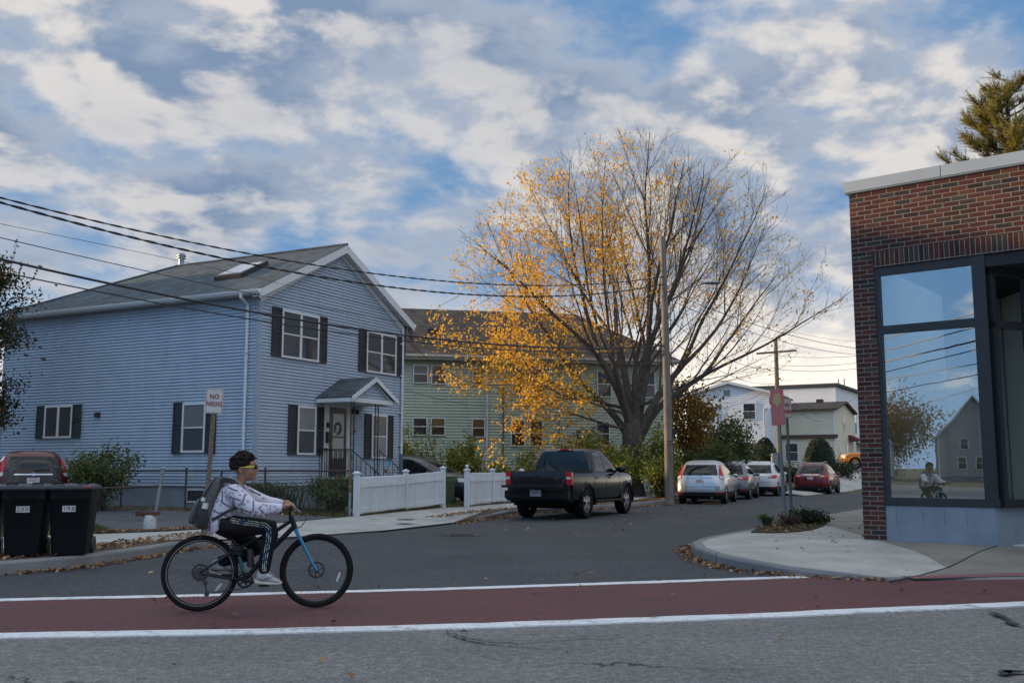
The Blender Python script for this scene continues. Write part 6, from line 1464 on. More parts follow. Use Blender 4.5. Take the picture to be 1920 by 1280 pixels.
# pickup trucks
def pickup(label,loc,rz,p,plate,gate_open=True,sc=1.0):
    T_=thing('pickup_truck',label,'pickup truck',loc,rz); T_.scale=(sc,sc,sc*1.03); w=.93; r=.425
    lowS=[(.40,.06,5.15,w-.10,.12,.4),(.50,.0,5.28,w-.02,.14,.5),(.70,.0,5.36,w,.14,.55),(.95,.0,5.35,w+.005,.14,.55),(1.06,.0,5.28,w-.005,.14,.55),(1.12,.005,5.05,w-.02,.13,.5),(1.155,.01,4.55,w-.04,.12,.4),(1.17,.02,4.2,w-.06,.10,.3)]
    bl=Body(lowS); body=bl.mesh().build('body',p,T_,smooth=True,angle=32); xa,xb=1.12,4.38
    bed=MB(); bed.box(-.2,1.62,-w+.13,w-.13,.70,1.4); gap=MB(); gap.box(-.2,.06,-w+.13,w-.13,.66,1.4)
    cut(body,[bed,arch(xa,-w,r+.085),arch(xb,-w,r+.085),arch(xa,w,r+.085),arch(xb,w,r+.085)])
    cabS=[(1.10,1.66,4.30,w-.05,.08,.3),(1.17,1.67,4.10,w-.06,.09,.35),(1.30,1.70,3.88,w-.09,.10,.4),(1.48,1.75,3.60,w-.14,.11,.4),(1.62,1.80,3.36,w-.185,.12,.4),(1.72,1.84,3.14,w-.225,.13,.36),(1.775,1.92,2.92,w-.29,.14,.3),(1.80,2.10,2.65,w-.42,.1,.1)]
    cb=Body(cabS); cab=cb.mesh().build('cab',p,T_,smooth=True,angle=32)
    for x in (xa,xb):
        for y in (w-.12,-w+.12): wheel(T_,x,y,r,.27,M_RIM,5,.64)
    for sg in (-1,1):
        fn=lambda x,z,sg=sg:cb.side(x,z,sg,.007)
        for c in (((1.90,1.20),(2.58,1.20),(2.56,1.68),(2.02,1.68)),((2.66,1.20),(3.80,1.20),(3.22,1.68),(2.64,1.68))):
            mb=MB(); patch(mb,fn,c); mb.build('side_window',M_CGLASS,T_,smooth=True,recalc=False)
        for x in (1.64,2.62,3.72):
            mb=MB(); patch(mb,lambda x_,z,sg=sg:bl.side(x_,z,sg,.004),((x,.50),(x+.015,.50),(x+.015,1.13),(x,1.13)),1,8); mb.build('door_gap',M_DARKIN,T_,recalc=False)
        for x in (1.86,2.9): mb=MB(); mb.ell(bl.side(x,1.03,sg,.02),(.10,.02,.02),8,6); mb.build('door_handle',p,T_,smooth=True)
        mb=MB(); mb.ell(cb.side(3.55,1.25,sg,.20),(.08,.14,.10),12,8); mb.tube([cb.side(3.6,1.2,sg,.0),cb.side(3.55,1.24,sg,.16)],.03,6); mb.build('door_mirror',p,T_,smooth=True)
        # flared arch lips
        for x in (xa,xb):
            mb=MB(); mb.tube([(x+(r+.10)*math.cos(a),sg*(w-.005),.37+(r+.10)*math.sin(a)) for a in [R(-5+k*10) for k in range(20)]],[.045]*20,6); mb.build('arch_flare',p,T_,smooth=True)
        mb=MB(); mb.hexa([(-.012,sg*(w-.005),.86),(-.012,sg*(w-.15),.86),(-.012,sg*(w-.15),1.19),(-.012,sg*(w-.005),1.17),(.12,sg*(w+.008),.86),(.06,sg*(w-.15),.86),(.06,sg*(w-.15),1.19),(.12,sg*(w-.005),1.17)]); tl=mb.build('tail_lamp',M_RLAMP,T_,bevel=.01)
        mb=MB(); mb.box(-.017,-.011,min(sg*(w-.14),sg*(w-.02)),max(sg*(w-.14),sg*(w-.02)),1.0,1.06); mb.build('reverse_lamp',M_CLAMP,tl)
        mb=MB(); patch(mb,lambda y,z:bl.nose(y,z,.01),((sg*(w-.4),.86),(sg*(w-.03),.88),(sg*(w-.04),1.03),(sg*(w-.4),1.0)),6,4); mb.build('headlamp',M_CLAMP,T_,recalc=False)
        mb=MB(); mb.box(1.7,3.7,min(sg*(w-.04),sg*(w+.06)),max(sg*(w-.04),sg*(w+.06)),.40,.45); mb.build('side_step',M_TRIM,T_)
        mb=MB(); mb.box(.02,1.62,min(sg*(w-.13),sg*(w-.03)),max(sg*(w-.13),sg*(w-.03)),1.165,1.19); mb.build('bed_rail',M_TRIM,T_)
    mb=MB(); patch(mb,lambda y,z:cb.tail(y,z,.007),((-w+.17,1.20),(w-.17,1.20),(w-.27,1.66),(-w+.27,1.66)),10,5); mb.build('rear_window',M_CGLASS,T_,smooth=True,recalc=False)
    mb=MB(); patch(mb,lambda y,z:cb.nose(y,z,.007),((-w+.16,1.19),(w-.16,1.19),(w-.36,1.68),(-w+.36,1.68)),10,5); mb.build('windscreen',M_CGLASS,T_,smooth=True,recalc=False)
    mb=MB(); mb.box(1.82,1.92,-.22,.22,1.745,1.79); o=mb.build('high_stop_lamp',M_RLAMP,T_,bevel=.01)
    mb=MB(); mb.box(1.813,1.821,-.215,-.12,1.752,1.782); mb.box(1.813,1.821,.12,.215,1.752,1.782); mb.build('cargo_lamp',M_CLAMP,o)
    if gate_open:
        mb=MB(); mb.box(-.56,-.02,-w+.14,w-.14,.80,.86); g=mb.build('tailgate',M_TRIM,T_,bevel=.012)
        mb=MB(); 
        for k in range(7): mb.box(-.50,-.06,-.66+k*.22-.03,-.66+k*.22+.03,.861,.868)
        mb.build('tailgate_rib',M_DARKIN,g)
        mb=MB(); mb.tube([(.02,w-.16,1.1),(-.28,w-.16,.87)],.008,5); mb.tube([(.02,-w+.16,1.1),(-.28,-w+.16,.87)],.008,5); mb.build('gate_strap',M_IRON,g)
    else:
        mb=MB(); mb.box(-.03,.03,-w+.16,w-.16,.66,1.17); mb.build('tailgate',p,T_,bevel=.015)
    mb=MB(); mb.box(-.16,.04,-w+.04,w-.04,.52,.72); mb.hexa([(-.14,-w+.10,.47),(.05,-w+.02,.47),(.05,w-.02,.47),(-.14,w-.10,.47),(-.17,-w+.10,.53),(.05,-w+.02,.53),(.05,w-.02,.53),(-.17,w-.10,.53)]); mb.build('rear_bumper',M_TRIM,T_,bevel=.015)
    numplate(T_,bl,.66,plate,x=-.165)
    mb=MB(); mb.box(.3,5.0,-.62,.62,.34,.46); mb.lathe([(.12,-.7),(.12,.7)],(xa,0,.36),12,axis='y'); mb.build('chassis',M_DARKIN,T_)
    mb=MB(); 
    for k in range(8): mb.box(1.60,1.615,-.7+k*.19,-.62+k*.19,.72,1.1)
    mb.box(.1,1.6,-w+.131,-w+.20,.72,.98); mb.box(.1,1.6,w-.20,w-.131,.72,.98); mb.build('bed_liner',mat('dark bed liner',(.03,.034,.038),.7,.2,10),T_)
    return T_
pk=pickup('black pickup truck with its tailgate folded down, parked ahead of the white fence',(.70,27.0,.005),R(65),P_BLK,'1BW0 A3',True,1.04)
t2=thing('cargo_strap','pale coiled strap lying on the black pickup bed','strap',(.90,27.7,.88),R(65)); mb=MB(); mb.tube([(.15*math.cos(a*.6),.25*math.sin(a*.6),.03+.16*math.sin(a*.33)**2) for a in range(24)],.014,5); mb.build('strap',mat('pale strap',(.35,.37,.40),.7),t2)
pickup('orange pickup truck parked far up the rising drive at the brick edge',(29.2,72.0,1.3),R(165),P_ORG,'8HL 342',False,1.0)
# ---------------------------------------------------------------- bicycle, rider, backpack; local x forward, y to the rider's left
BR=Vector((-2.986,9.73,.013)); BA=R(13.4)
BM=Matrix.Translation(BR)@Matrix.Rotation(BA,4,'Z')
M_BK=mat('matt black frame',(.009,.010,.011),.42,.1,8,spec=.3); M_TEAL=mat('bright blue fork',(.01,.20,.36),.3,.06,6,coat=.6); M_BTYRE=mat('bicycle tyre',(.012,.012,.012),.85,.2,20,.2,90,spec=.15); M_ALU=mat('brushed alloy',(.38,.39,.40),.35,.1,12,metal=.9); M_STEEL=mat('dark steel',(.075,.075,.08),.4,.2,20,metal=.8)
B=thing('bicycle','black bicycle with a bright blue front fork on the red crosswalk','bicycle',BR,BA)
HUBS=((0,.357),(1.097,.357)); WR=.357
def bwheel(x,rear):
    o=MB(); n=48
    o.loft([[Vector((x+(WR-.028+.028*math.cos(b))*math.cos(a),.026*math.sin(b),.357+(WR-.028+.028*math.cos(b))*math.sin(a))) for b in [2*PI*j/10 for j in range(10)]] for a in [2*PI*k/n for k in range(n)]],False,True)
    T_=o.build('wheel',M_BTYRE,B,smooth=True,angle=180)
    m=MB(); m.lathe([(WR-.050,-.013),(WR-.062,-.010),(WR-.066,0),(WR-.062,.010),(WR-.050,.013)],(x,0,.357),48,axis='y',cap=False); m.build('rim',M_BK,T_,smooth=True)
    if rear: m=MB(); m.lathe([(WR-.047,-.0215),(WR-.050,-.0225),(WR-.053,-.0215)],(x,0,.357),48,axis='y',cap=False); m.build('reflective_band',mat('grey reflective band',(.24,.24,.22),.4),T_)
    s_=MB()
    for k in range(32):
        a=2*PI*k/32; sg=1 if k%2 else -1; b=a+(.45 if (k//2)%2 else -.45)
        s_.tube([(x+.028*math.cos(b),sg*.03,.357+.028*math.sin(b)),(x+(WR-.06)*math.cos(a),0,.357+(WR-.06)*math.sin(a))],.0011,3,cap=False)
    s_.build('spokes',M_STEEL,T_,recalc=False)
    h=MB(); h.lathe([(.010,-.065),(.010,-.05),(.022,-.045),(.022,-.035),(.016,-.03),(.016,.03),(.022,.035),(.022,.045),(.010,.05),(.010,.065)],(x,0,.357),14,axis='y'); h.build('hub',M_STEEL,T_,smooth=True)
    d=MB(); ro=.08; N=24
    o_=[Vector((x+ro*(1+.05*(k%2))*math.cos(2*PI*k/N),.043,.357+ro*(1+.05*(k%2))*math.sin(2*PI*k/N))) for k in range(N)]; i_=[Vector((x+ro*.78*math.cos(2*PI*k/N),.043,.357+ro*.78*math.sin(2*PI*k/N))) for k in range(N)]
    d.add(o_+i_,[(k,(k+1)%N,N+(k+1)%N,N+k) for k in range(N)])
    for k in range(6): a=2*PI*k/6; d.bar((x+.02*math.cos(a),.043,.357+.02*math.sin(a)),(x+.065*math.cos(a+.3),.043,.357+.065*math.sin(a+.3)),.008,.002,up=(0,1,0))
    d.build('brake_disc',M_STEEL,T_,recalc=False)
    r=MB(); a=R(-18) if not rear else R(-38); q=.235
    r.hexa([(x+(q-.012)*math.cos(a)-.04*s1_*math.sin(a)*-1*0+u_[0]*math.cos(a)-u_[1]*math.sin(a),yy,.357+(q-.012)*math.sin(a)+u_[0]*math.sin(a)+u_[1]*math.cos(a)) for yy in (-.006,.006) for u_ in ((-.011,-.045),(.011,-.045),(.011,.045),(-.011,.045)) for s1_ in (1,)]); r.build('spoke_reflector',mat('pale reflector',(.60,.60,.57),.25),T_,bevel=.004)
bwheel(0,True); bwheel(1.097,False)
BB=Vector((.42,0,.285)); ST=Vector((.312,0,.655)); HT=Vector((.838,0,.870)); HB=Vector((.878,0,.775))
fm=MB(); fm.tube([BB,ST],.017,10); fm.tube([Vector((.345,0,.585)),Vector((.50,0,.655)),Vector((.70,0,.745)),HT+Vector((.006,0,-.025))],[.016,.017,.019,.021],10); fm.tube([BB,Vector((.60,0,.50)),HB+Vector((-.004,0,.015))],[.022,.025,.024],12)
fm.tube([HT+Vector((-.005,0,.012)),HB+Vector((.004,0,-.012))],.025,12); fm.lathe([(.03,-.038),(.03,.038)],tuple(BB),14,axis='y')
for s_ in (-1,1):
    fm.tube([BB+Vector((0,s_*.02,.0)),Vector((.28,s_*.045,.30)),Vector((0,s_*.062,.357))],[.013,.012,.010],8); fm.tube([Vector((.338,s_*.012,.585)),Vector((.20,s_*.05,.49)),Vector((0,s_*.062,.365))],[.011,.010,.009],8)
fm.build('frame',M_BK,B,smooth=True)
mb=MB(); mb.tube([BB+(ST-BB)*.12+Vector((0,0,0)),BB+(ST-BB)*.60],.0185,10,cap=False); mb.build('seat_tube_band',mat('teal band',(.01,.11,.14),.35,.08,6),B,smooth=True)
mb=MB()
for s_ in (-1,1): mb.tube([Vector((.893,s_*.052,.735)),Vector((.955,s_*.055,.62)),Vector((1.045,s_*.055,.44)),Vector((1.097,s_*.055,.357))],[.019,.018,.015,.012],10)
mb.loft([[Vector((.888+.022*math.cos(a),y,.742+.022*math.sin(a))) for a in [2*PI*k/8 for k in range(8)]] for y in (-.06,.06)]); mb.tube([HB+Vector((.003,0,-.01)),Vector((.890,0,.735))],.02,8); mb.build('fork',M_TEAL,B,smooth=True)
mb=MB(); mb.tube([Vector((.30,0,.63)),Vector((.275,0,.70))],.0135,8); mb.lathe([(.02,.640),(.02,.665)],(.307,0,0),10); mb.build('seat_post',M_BK,B)
sd=MB()
def srow(x,wd,z,th): return [Vector((x,wd*math.cos(a),z+th*math.sin(a)*(1 if math.sin(a)>0 else .6))) for a in [2*PI*k/12 for k in range(12)]]
sd.loft([srow(.135,.055,.735,.012),srow(.155,.08,.738,.022),srow(.20,.075,.735,.025),srow(.26,.045,.728,.022),srow(.33,.024,.722,.018),srow(.385,.017,.715,.014),srow(.40,.008,.712,.006)]); sd.tube([(.19,.025,.715),(.25,.02,.700),(.33,.02,.712)],.004,5); sd.tube([(.19,-.025,.715),(.25,-.02,.700),(.33,-.02,.712)],.004,5); sd.build('saddle',M_BK,B,smooth=True)
mb=MB(); mb.tube([HT,HT+Vector((-.012,0,.05))],.016,8); mb.tube([HT+Vector((-.012,0,.05)),Vector((.842,0,.955))],.017,8)
mb.tube([(.83,-.33,.965),(.838,-.20,.962),(.845,-.06,.955),(.845,.06,.955),(.838,.20,.962),(.83,.33,.965)],.0135,10); hb=mb.build('handlebar',M_BK,B,smooth=True)
for s_ in (-1,1):
    mb=MB(); mb.tube([(.828,s_*.335,.965),(.835,s_*.215,.962)],.018,10); mb.build('grip',M_BTYRE,hb,smooth=True)
    mb=MB(); mb.tube([(.845,s_*.19,.958),(.88,s_*.195,.95),(.905,s_*.24,.942),(.915,s_*.31,.930)],[.009,.007,.006,.005],6); mb.box(.835,.875,min(s_*.165,s_*.2),max(s_*.165,s_*.2),.935,.97); mb.build('brake_lever',M_ALU,hb,smooth=True)
mb=MB()
for s_ in (-1,1): mb.tube([(.88,s_*.17,.95),(.96,s_*.14,.93),(.985,s_*.09,.86),(.945,s_*.05,.79),(.90,s_*.04,.76)],.003,4)
mb.build('brake_cable',M_IRON,hb)
# drivetrain on the right
CA=Vector((.178,0,-.040)); yR=-.075
mb=MB(); N=36; o_=[Vector((BB.x+.074*(1+.045*(k%2))*math.cos(2*PI*k/N),yR+.012,BB.z+.074*(1+.045*(k%2))*math.sin(2*PI*k/N))) for k in range(N)]; i_=[Vector((BB.x+.056*math.cos(2*PI*k/N),yR+.012,BB.z+.056*math.sin(2*PI*k/N))) for k in range(N)]; mb.add(o_+i_,[(k,(k+1)%N,N+(k+1)%N,N+k) for k in range(N)])
for k in range(5): a=2*PI*k/5; mb.bar(BB+Vector((0,yR+.010,0)),BB+Vector((.06*math.cos(a),yR+.010,.06*math.sin(a))),.016,.004,up=(0,1,0))
cr=mb.build('chainring',M_BK,B,recalc=False)
mb=MB(); mb.tube([BB+Vector((0,yR,0)),BB+CA+Vector((0,yR-.01,0))],[.016,.012],8); mb.tube([BB+Vector((0,.06,0)),BB-CA+Vector((0,.075,0))],[.016,.012],8); mb.build('crank',M_BK,B,smooth=True)
for s_ in (-1,1):
    c=BB+CA*(-s_)+Vector((0,s_*.125,-.004)); mb=MB(); mb.box(c.x-.048,c.x+.048,c.y-.045,c.y+.045,c.z-.012,c.z+.012); mb.build('pedal',M_BK,B,bevel=.004)
mb=MB(); mb.lathe([(.055,-.058),(.048,-.053),(.040,-.048),(.030,-.042),(.030,-.036)],(0,0,.357),20,axis='y'); mb.build('cassette',M_STEEL,B)
mb=MB(); mb.tube([(0,-.055,.357+.045),(.42,yR+.012,.285+.074)],.0045,4); mb.tube([(.42,yR+.012,.285-.074),(.10,-.055,.175),(.075,-.055,.165)],.0045,4); mb.build('chain',M_STEEL,B)
mb=MB(); mb.bar((.015,-.07,.31),(.055,-.062,.265),.03,.022); mb.bar((.055,-.058,.265),(.072,-.058,.165),.018,.02,up=(0,1,0)); mb.lathe([(.024,-.064),(.024,-.054)],(.055,0,.268),12,axis='y'); mb.lathe([(.024,-.064),(.024,-.054)],(.073,0,.166),12,axis='y'); mb.build('derailleur',M_STEEL,B)
mb=MB(); mb.tube([(.34+.055*math.cos(k*.5),.0+.052*math.sin(k*.5)+0,.52+k*.0016) for k in range(60)],.009,6); mb.build('coil_lock',M_IRON,B)
mb=MB(); mb.loft([[Vector((x_+r_*math.cos(a),r_*math.sin(a)*.9,z_)) for a in [2*PI*k/10 for k in range(10)]] for x_,z_,r_ in ((.475,.40,.02),(.47,.41,.036),(.455,.56,.036),(.45,.58,.02))]); mb.build('water_bottle',M_IRON,B,smooth=True)
# ---- rider: one continuous body, clothes over it
PSN=thing('person','boy in white printed hoodie, black striped track pants and yellow sunglasses riding a bicycle','person',BR,BA)
M_SKIN=mat('warm brown skin',(.31,.155,.095),.5,.07,10,.06,120); M_HAIR=mat('dark brown curly hair',(.022,.015,.012),.75,.6,45,.8,120,spec=.12); M_HOOD=mat('pale lilac cotton',(.60,.57,.65),.85,.07,5,.25,40); M_PANT=mat('black track fabric',(.009,.010,.013),.7,.25,14,.3,30,spec=.2); M_SHOE=mat('pale grey shoe leather',(.40,.40,.40),.6,.12,12); M_SOLE=mat('cream shoe sole',(.52,.49,.40),.7,.08,10)
V=Vector
def limb(mb,pts,rs,seg=12): mb.tube([V(p) for p in pts],rs,seg)
def remesh(o,vox,smooth_it=4,fac=.5):
    return smooth_all(evaluated(o,[('REMESH',dict(mode='VOXEL',voxel_size=vox)),('SMOOTH',dict(iterations=smooth_it,factor=fac))]))
# joints
hipR=V((.215,-.085,.815)); kneR=V((.655,-.115,.800)); ankR=V((.600,-.125,.375)); hipL=V((.215,.085,.815)); kneL=V((.572,.125,.548)); ankL=V((.160,.135,.445))
shR=V((.285,-.155,1.125)); elR=V((.475,-.235,.985)); wrR=V((.745,-.262,.975)); shL=V((.315,.150,1.125)); elL=V((.560,.215,1.035)); wrL=V((.745,.262,1.000))
HC=V((.385,0,1.352))
b=MB()
limb(b,[(.17,0,.80),(.20,0,.90),(.235,0,1.03),(.285,0,1.13),(.315,0,1.18)],[.115,.11,.12,.12,.07],14)
b.tube([(.31,0,1.165),(.345,0,1.225),(.365,0,1.29)],[.055,.047,.050],14)
for h,k,a in ((hipR,kneR,ankR),(hipL,kneL,ankL)): limb(b,[h,h.lerp(k,.5),k,k.lerp(a,.35),a,a+V((0,0,-.05))],[.075,.068,.052,.050,.034,.034])
for s_,e,w_ in ((shR,elR,wrR),(shL,elL,wrL)): limb(b,[V((.29,0,1.12)).lerp(s_,.7),s_,s_.lerp(e,.5),e,e.lerp(w_,.4),w_],[.05,.052,.042,.035,.033,.023])
for a,yy in ((ankR,-.125),(ankL,.135)): limb(b,[a+V((-.02,0,-.05)),a+V((.05,0,-.08)),a+V((.12,0,-.095))],[.034,.032,.022])
# head: skull, jaw, brow, nose, lips, chin, ears
b.ell(HC+V((-.018,0,.028)),(.104,.079,.098),24,16); b.ell(HC+V((.028,0,-.035)),(.078,.062,.088),20,14); b.ell(HC+V((.058,0,-.092)),(.040,.038,.030),14,10); b.ell(HC+V((.070,0,.038)),(.032,.060,.038),14,10)
b.tube([HC+V((.098,0,.020)),HC+V((.112,0,-.012)),HC+V((.118,0,-.030))],[.010,.014,.016],10); b.ell(HC+V((.108,0,-.036)),(.014,.019,.010),10,8)
b.ell(HC+V((.098,0,-.058)),(.013,.022,.007),10,8); b.ell(HC+V((.096,0,-.070)),(.013,.020,.007),10,8); b.ell(HC+V((.086,0,-.100)),(.018,.022,.016),10,8)
for s_ in (-1,1):
    b.ell(HC+V((.052,s_*.044,-.035)),(.034,.022,.034),12,8)
    b.tube([HC+V((-.030,s_*.074,-.062)),HC+V((-.042,s_*.086,-.045)),HC+V((-.052,s_*.094,-.015)),HC+V((-.040,s_*.094,.008)),HC+V((-.022,s_*.086,.006)),HC+V((-.020,s_*.078,-.015))],[.009,.009,.009,.008,.008,.006],8); b.ell(HC+V((-.034,s_*.080,-.026)),(.014,.007,.026),10,8)
# hands closed round the grips, thumb below
def hand(w_,s_):
    g=V((.834,s_*.275,.964))
    pal=w_.lerp(g,.70)+V((0,0,.022)); limb(b,[w_,w_.lerp(pal,.5)+V((0,0,.006)),pal+V((.010,0,.006))],[.023,.029,.027],12); b.ell(pal+V((.0,0,.004)),(.034,.040,.021),12,8)
    for k in range(4):
        y=g.y+s_*(-.034+k*.0225); r=(.0088,.0095,.0092,.0078)[3-k]; q=(1.0,1.06,1.03,.9)[3-k]
        kn=V((g.x+.012,y,g.z+.034*q)); b.tube([pal+V((.006,(y-g.y)*.85,.010)),kn,V((g.x+.034*q,y,g.z+.018)),V((g.x+.034*q,y,g.z-.010)),V((g.x+.012,y,g.z-.028)),V((g.x-.008,y,g.z-.026))],[r*1.15,r*1.1,r,r*.95,r*.9,r*.8],8)
    ti=-s_; b.tube([pal+V((-.012,ti*.030,-.004)),pal+V((.004,ti*.048,-.016)),g+V((.008,ti*.052,-.026)),g+V((.026,ti*.050,-.028))],[.012,.0115,.010,.0085],8)
hand(wrR,-1); hand(wrL,1)
body=b.build('body',M_SKIN,PSN,recalc=True); remesh(body,.0048,3,.4)
# hoodie
h=MB()
def torso(h):
    secs=[((.185,0,.775),.135,.150),((.175,0,.83),.150,.168),((.195,0,.92),.150,.172),((.225,0,1.00),.145,.175),((.26,0,1.08),.132,.178),((.285,0,1.14),.108,.165),((.305,0,1.185),.078,.115),((.318,0,1.215),.066,.085)]
    tilt=R(-24); rings=[]
    for i,(c,rx,ry) in enumerate(secs):
        tl=R(lerp(30,-22,min(1,i/3))) if i<3 else tilt
        rings.append([V(c)+V((rx*math.cos(a)*math.cos(tl),ry*math.sin(a),-rx*math.cos(a)*math.sin(-tl))) for a in [2*PI*k/24 for k in range(24)]])
    h.loft(rings)
torso(h)
limb(h,[V((.275,-.10,1.125)),shR+V((0,-.01,0)),shR.lerp(elR,.5)+V((0,-.005,-.012)),elR+V((.0,-.004,-.018)),elR.lerp(wrR,.35)+V((0,0,-.022)),elR.lerp(wrR,.75)+V((0,0,-.012)),wrR+V((-.03,0,-.004)),wrR+V((-.005,0,0))],[.085,.088,.086,.076,.066,.056,.047,.036],16)
limb(h,[V((.29,.10,1.125)),shL+V((0,.01,0)),shL.lerp(elL,.5)+V((0,0,-.01)),elL+V((0,0,-.015)),elL.lerp(wrL,.4)+V((0,0,-.018)),elL.lerp(wrL,.8)+V((0,0,-.008)),wrL+V((-.03,0,-.004)),wrL+V((-.005,0,0))],[.085,.088,.082,.072,.062,.052,.046,.036],16)
# fabric folds
rgc=random.Random(4)
for k in range(7):
    t_=.25+k*.10; c=shR.lerp(elR,min(1,t_*1.6)) if t_<.62 else elR.lerp(wrR,(t_-.62)*2); a0=rgc.uniform(1.8,3.6); h.tube([c+V((.02*math.cos(q_),-.075*abs(math.sin(q_))-.004,.078*math.cos(q_)-.018)) for q_ in [a0-.9+j*.3 for j in range(7)]],[.004,.010,.014,.015,.014,.010,.004],6)
hood=h.build('hoodie',M_HOOD,PSN); remesh(hood,.0075,6,.5)
cf=MB()
for w_,e in ((wrR,elR),(wrL,elL)):
    d=(w_-e).normalized(); cf.tube([w_-d*.048,w_-d*.02,w_+d*.004],[.041,.039,.034],14,cap=False)
cf.build('cuff',M_HOOD,hood,smooth=True)
hd=MB(); hd.loft([[V((.300+.088*math.cos(a)*k_,.105*math.sin(a)*k_,1.195+dz-.045*math.cos(a)+.01*math.sin(2*a))) for a in [2*PI*j/20 for j in range(20)]] for k_,dz in ((1.06,-.02),(1.12,.012),(1.0,.040),(.84,.052),(.72,.040),(.70,.015))],False)
hd.ell((.225,0,1.175),(.055,.105,.050),16,10); hdo=hd.build('hood',mat('grey hood lining',(.22,.21,.23),.85,.1,8,.2,40),hood,smooth=True)
ds=MB()
for s_ in (-1,1):
    ds=MB(); ds.tube([(.385,s_*.045,1.19),(.42,s_*.05,1.13),(.425,s_*.05,1.06)],.005,5); ds.build('drawstring',M_HOOD,hood)
# lettering print: small script words and round emblems laid on the cloth
dg=bpy.context.evaluated_depsgraph_get()
def bvh(o): return BVHTree.FromPolygons([v.co.copy() for v in o.data.vertices],[tuple(p.vertices) for p in o.data.polygons])
BV=bvh(hood); pr=MB()
def lay(me,x,z,ang,off=.0028):
    c,s_=math.cos(ang),math.sin(ang); vs=[]
    for v in me.vertices:
        X=x+v.co.x*c-v.co.y*s_; Z=z+v.co.x*s_+v.co.y*c
        hit=BV.ray_cast(V((X,-1,Z)),V((0,1,0)))
        if hit[0] is None or hit[0].y>.16: return False
        vs.append((X,hit[0].y-off,Z))
    ys=[q[1] for q in vs]
    if max(ys)-min(ys)>.13: return False
    pr.add(vs,[tuple(p.vertices) for p in me.polygons]); return True
def word_mesh(w_,size):
    c=bpy.data.curves.new('w','FONT'); c.body=w_; c.size=size; c.align_x='CENTER'; c.align_y='CENTER'; c.shear=.35; c.resolution_u=2; c.offset=.0007
    o=bpy.data.objects.new('w',c); COL.objects.link(o); bpy.context.view_layer.update(); me=bpy.data.meshes.new_from_object(o.evaluated_get(bpy.context.evaluated_depsgraph_get())); bpy.data.objects.remove(o)
    bm=bmesh.new(); bm.from_mesh(me); bmesh.ops.triangulate(bm,faces=bm.faces); bm.to_mesh(me); bm.free(); return me
WM=word_mesh('Champion',.027); CM=word_mesh('C',.030)
rgp=random.Random(12); placed=[]
for _ in range(2600):
    x=rgp.uniform(.08,.72); z=rgp.uniform(.80,1.19); isw=rgp.random()<.80; rad=.050 if isw else .022
    if any((x-a)**2+(z-c)**2<((rad+d)*.62)**2 for a,c,d in placed): continue
    ang=rgp.choice([0,PI/2,-PI/2,PI/2,.25,-.35])+rgp.gauss(0,.12)
    if z<1.03 and x>.45: ang=rgp.choice([-.9,1.9,PI/2])+rgp.gauss(0,.15)
    if lay(WM if isw else CM,x,z,ang): placed.append((x,z,rad))
print('prints',len(placed))
pr.build('printed_lettering',mat('dark navy print',(.035,.035,.07),.85),hood,recalc=False)
# track pants
t_=MB(); t_.loft([[V(c)+V((rx*math.cos(a),ry*math.sin(a),0)) for a in [2*PI*k/20 for k in range(20)]] for c,rx,ry in (((.20,0,.755),.115,.12),((.195,0,.80),.138,.150),((.19,0,.86),.128,.148),((.195,0,.90),.12,.14))])
limb(t_,[hipR+V((-.04,0,.0)),hipR.lerp(kneR,.35)+V((0,0,-.012)),hipR.lerp(kneR,.75)+V((0,0,-.010)),kneR+V((.004,0,-.012)),kneR+V((-.004,0,-.07)),kneR.lerp(ankR,.4)+V((-.010,0,0)),kneR.lerp(ankR,.75)+V((-.008,0,0)),ankR+V((-.004,0,.012)),ankR+V((-.002,0,-.022))],[.108,.096,.083,.070,.073,.070,.062,.056,.050],18)
limb(t_,[hipL+V((-.04,0,0)),hipL.lerp(kneL,.4),kneL+V((0,0,0)),kneL.lerp(ankL,.4),kneL.lerp(ankL,.8),ankL],[.108,.092,.070,.068,.060,.052],18)
for c_ in ((kneR,.0),(kneR,-.045)): t_.tube([c_[0]+V((-.05+.0,-.060*math.sin(q_)*1.0,c_[1]+.05*math.cos(q_)-.03)) for q_ in [.3+j*.4 for j in range(7)]],[.004,.008,.011,.012,.011,.008,.004],6)
pants=t_.build('track_pants',M_PANT,PSN); remesh(pants,.0075,5,.5)
BVP=bvh(pants); 
def stripe_on(path,wd,m,name):
    mb=MB(); P=[]; 
    for i in range(len(path)-1):
        for k in range(10): P.append(V(path[i]).lerp(V(path[i+1]),k/10))
    L=[];Q=[]
    for i,p in enumerate(P):
        d=(P[min(i+1,len(P)-1)]-P[max(i-1,0)]).normalized(); n=V((-d.y,d.x)); r=[]
        for s_ in (-1,1):
            q=p+n*wd/2*s_; hit=BVP.ray_cast(V((q.x,-1,q.y)),V((0,1,0)))
            r.append(None if hit[0] is None else (q.x,hit[0].y-.003,q.y))
        L.append(r[0]);Q.append(r[1])
    for i in range(len(P)-1):
        if None in (L[i],Q[i],L[i+1],Q[i+1]): continue
        mb.quad(L[i],L[i+1],Q[i+1],Q[i])
    return mb.build(name,m,pants,recalc=False)
def stmat():
    m=bpy.data.materials.new('stripe tape'); m.use_nodes=True; t=NT(m.node_tree); tc=t.node('ShaderNodeTexCoord').outputs['Object']
    t.put(t.n['Principled BSDF'].inputs['Base Color'],t.ramp(t.noise(tc,26,1,.5),[(.36,(.02,.09,.24)),(.46,(.05,.12,.22)),(.52,(.46,.46,.30)),(.66,(.60,.60,.50))])); return m
SM=stmat()
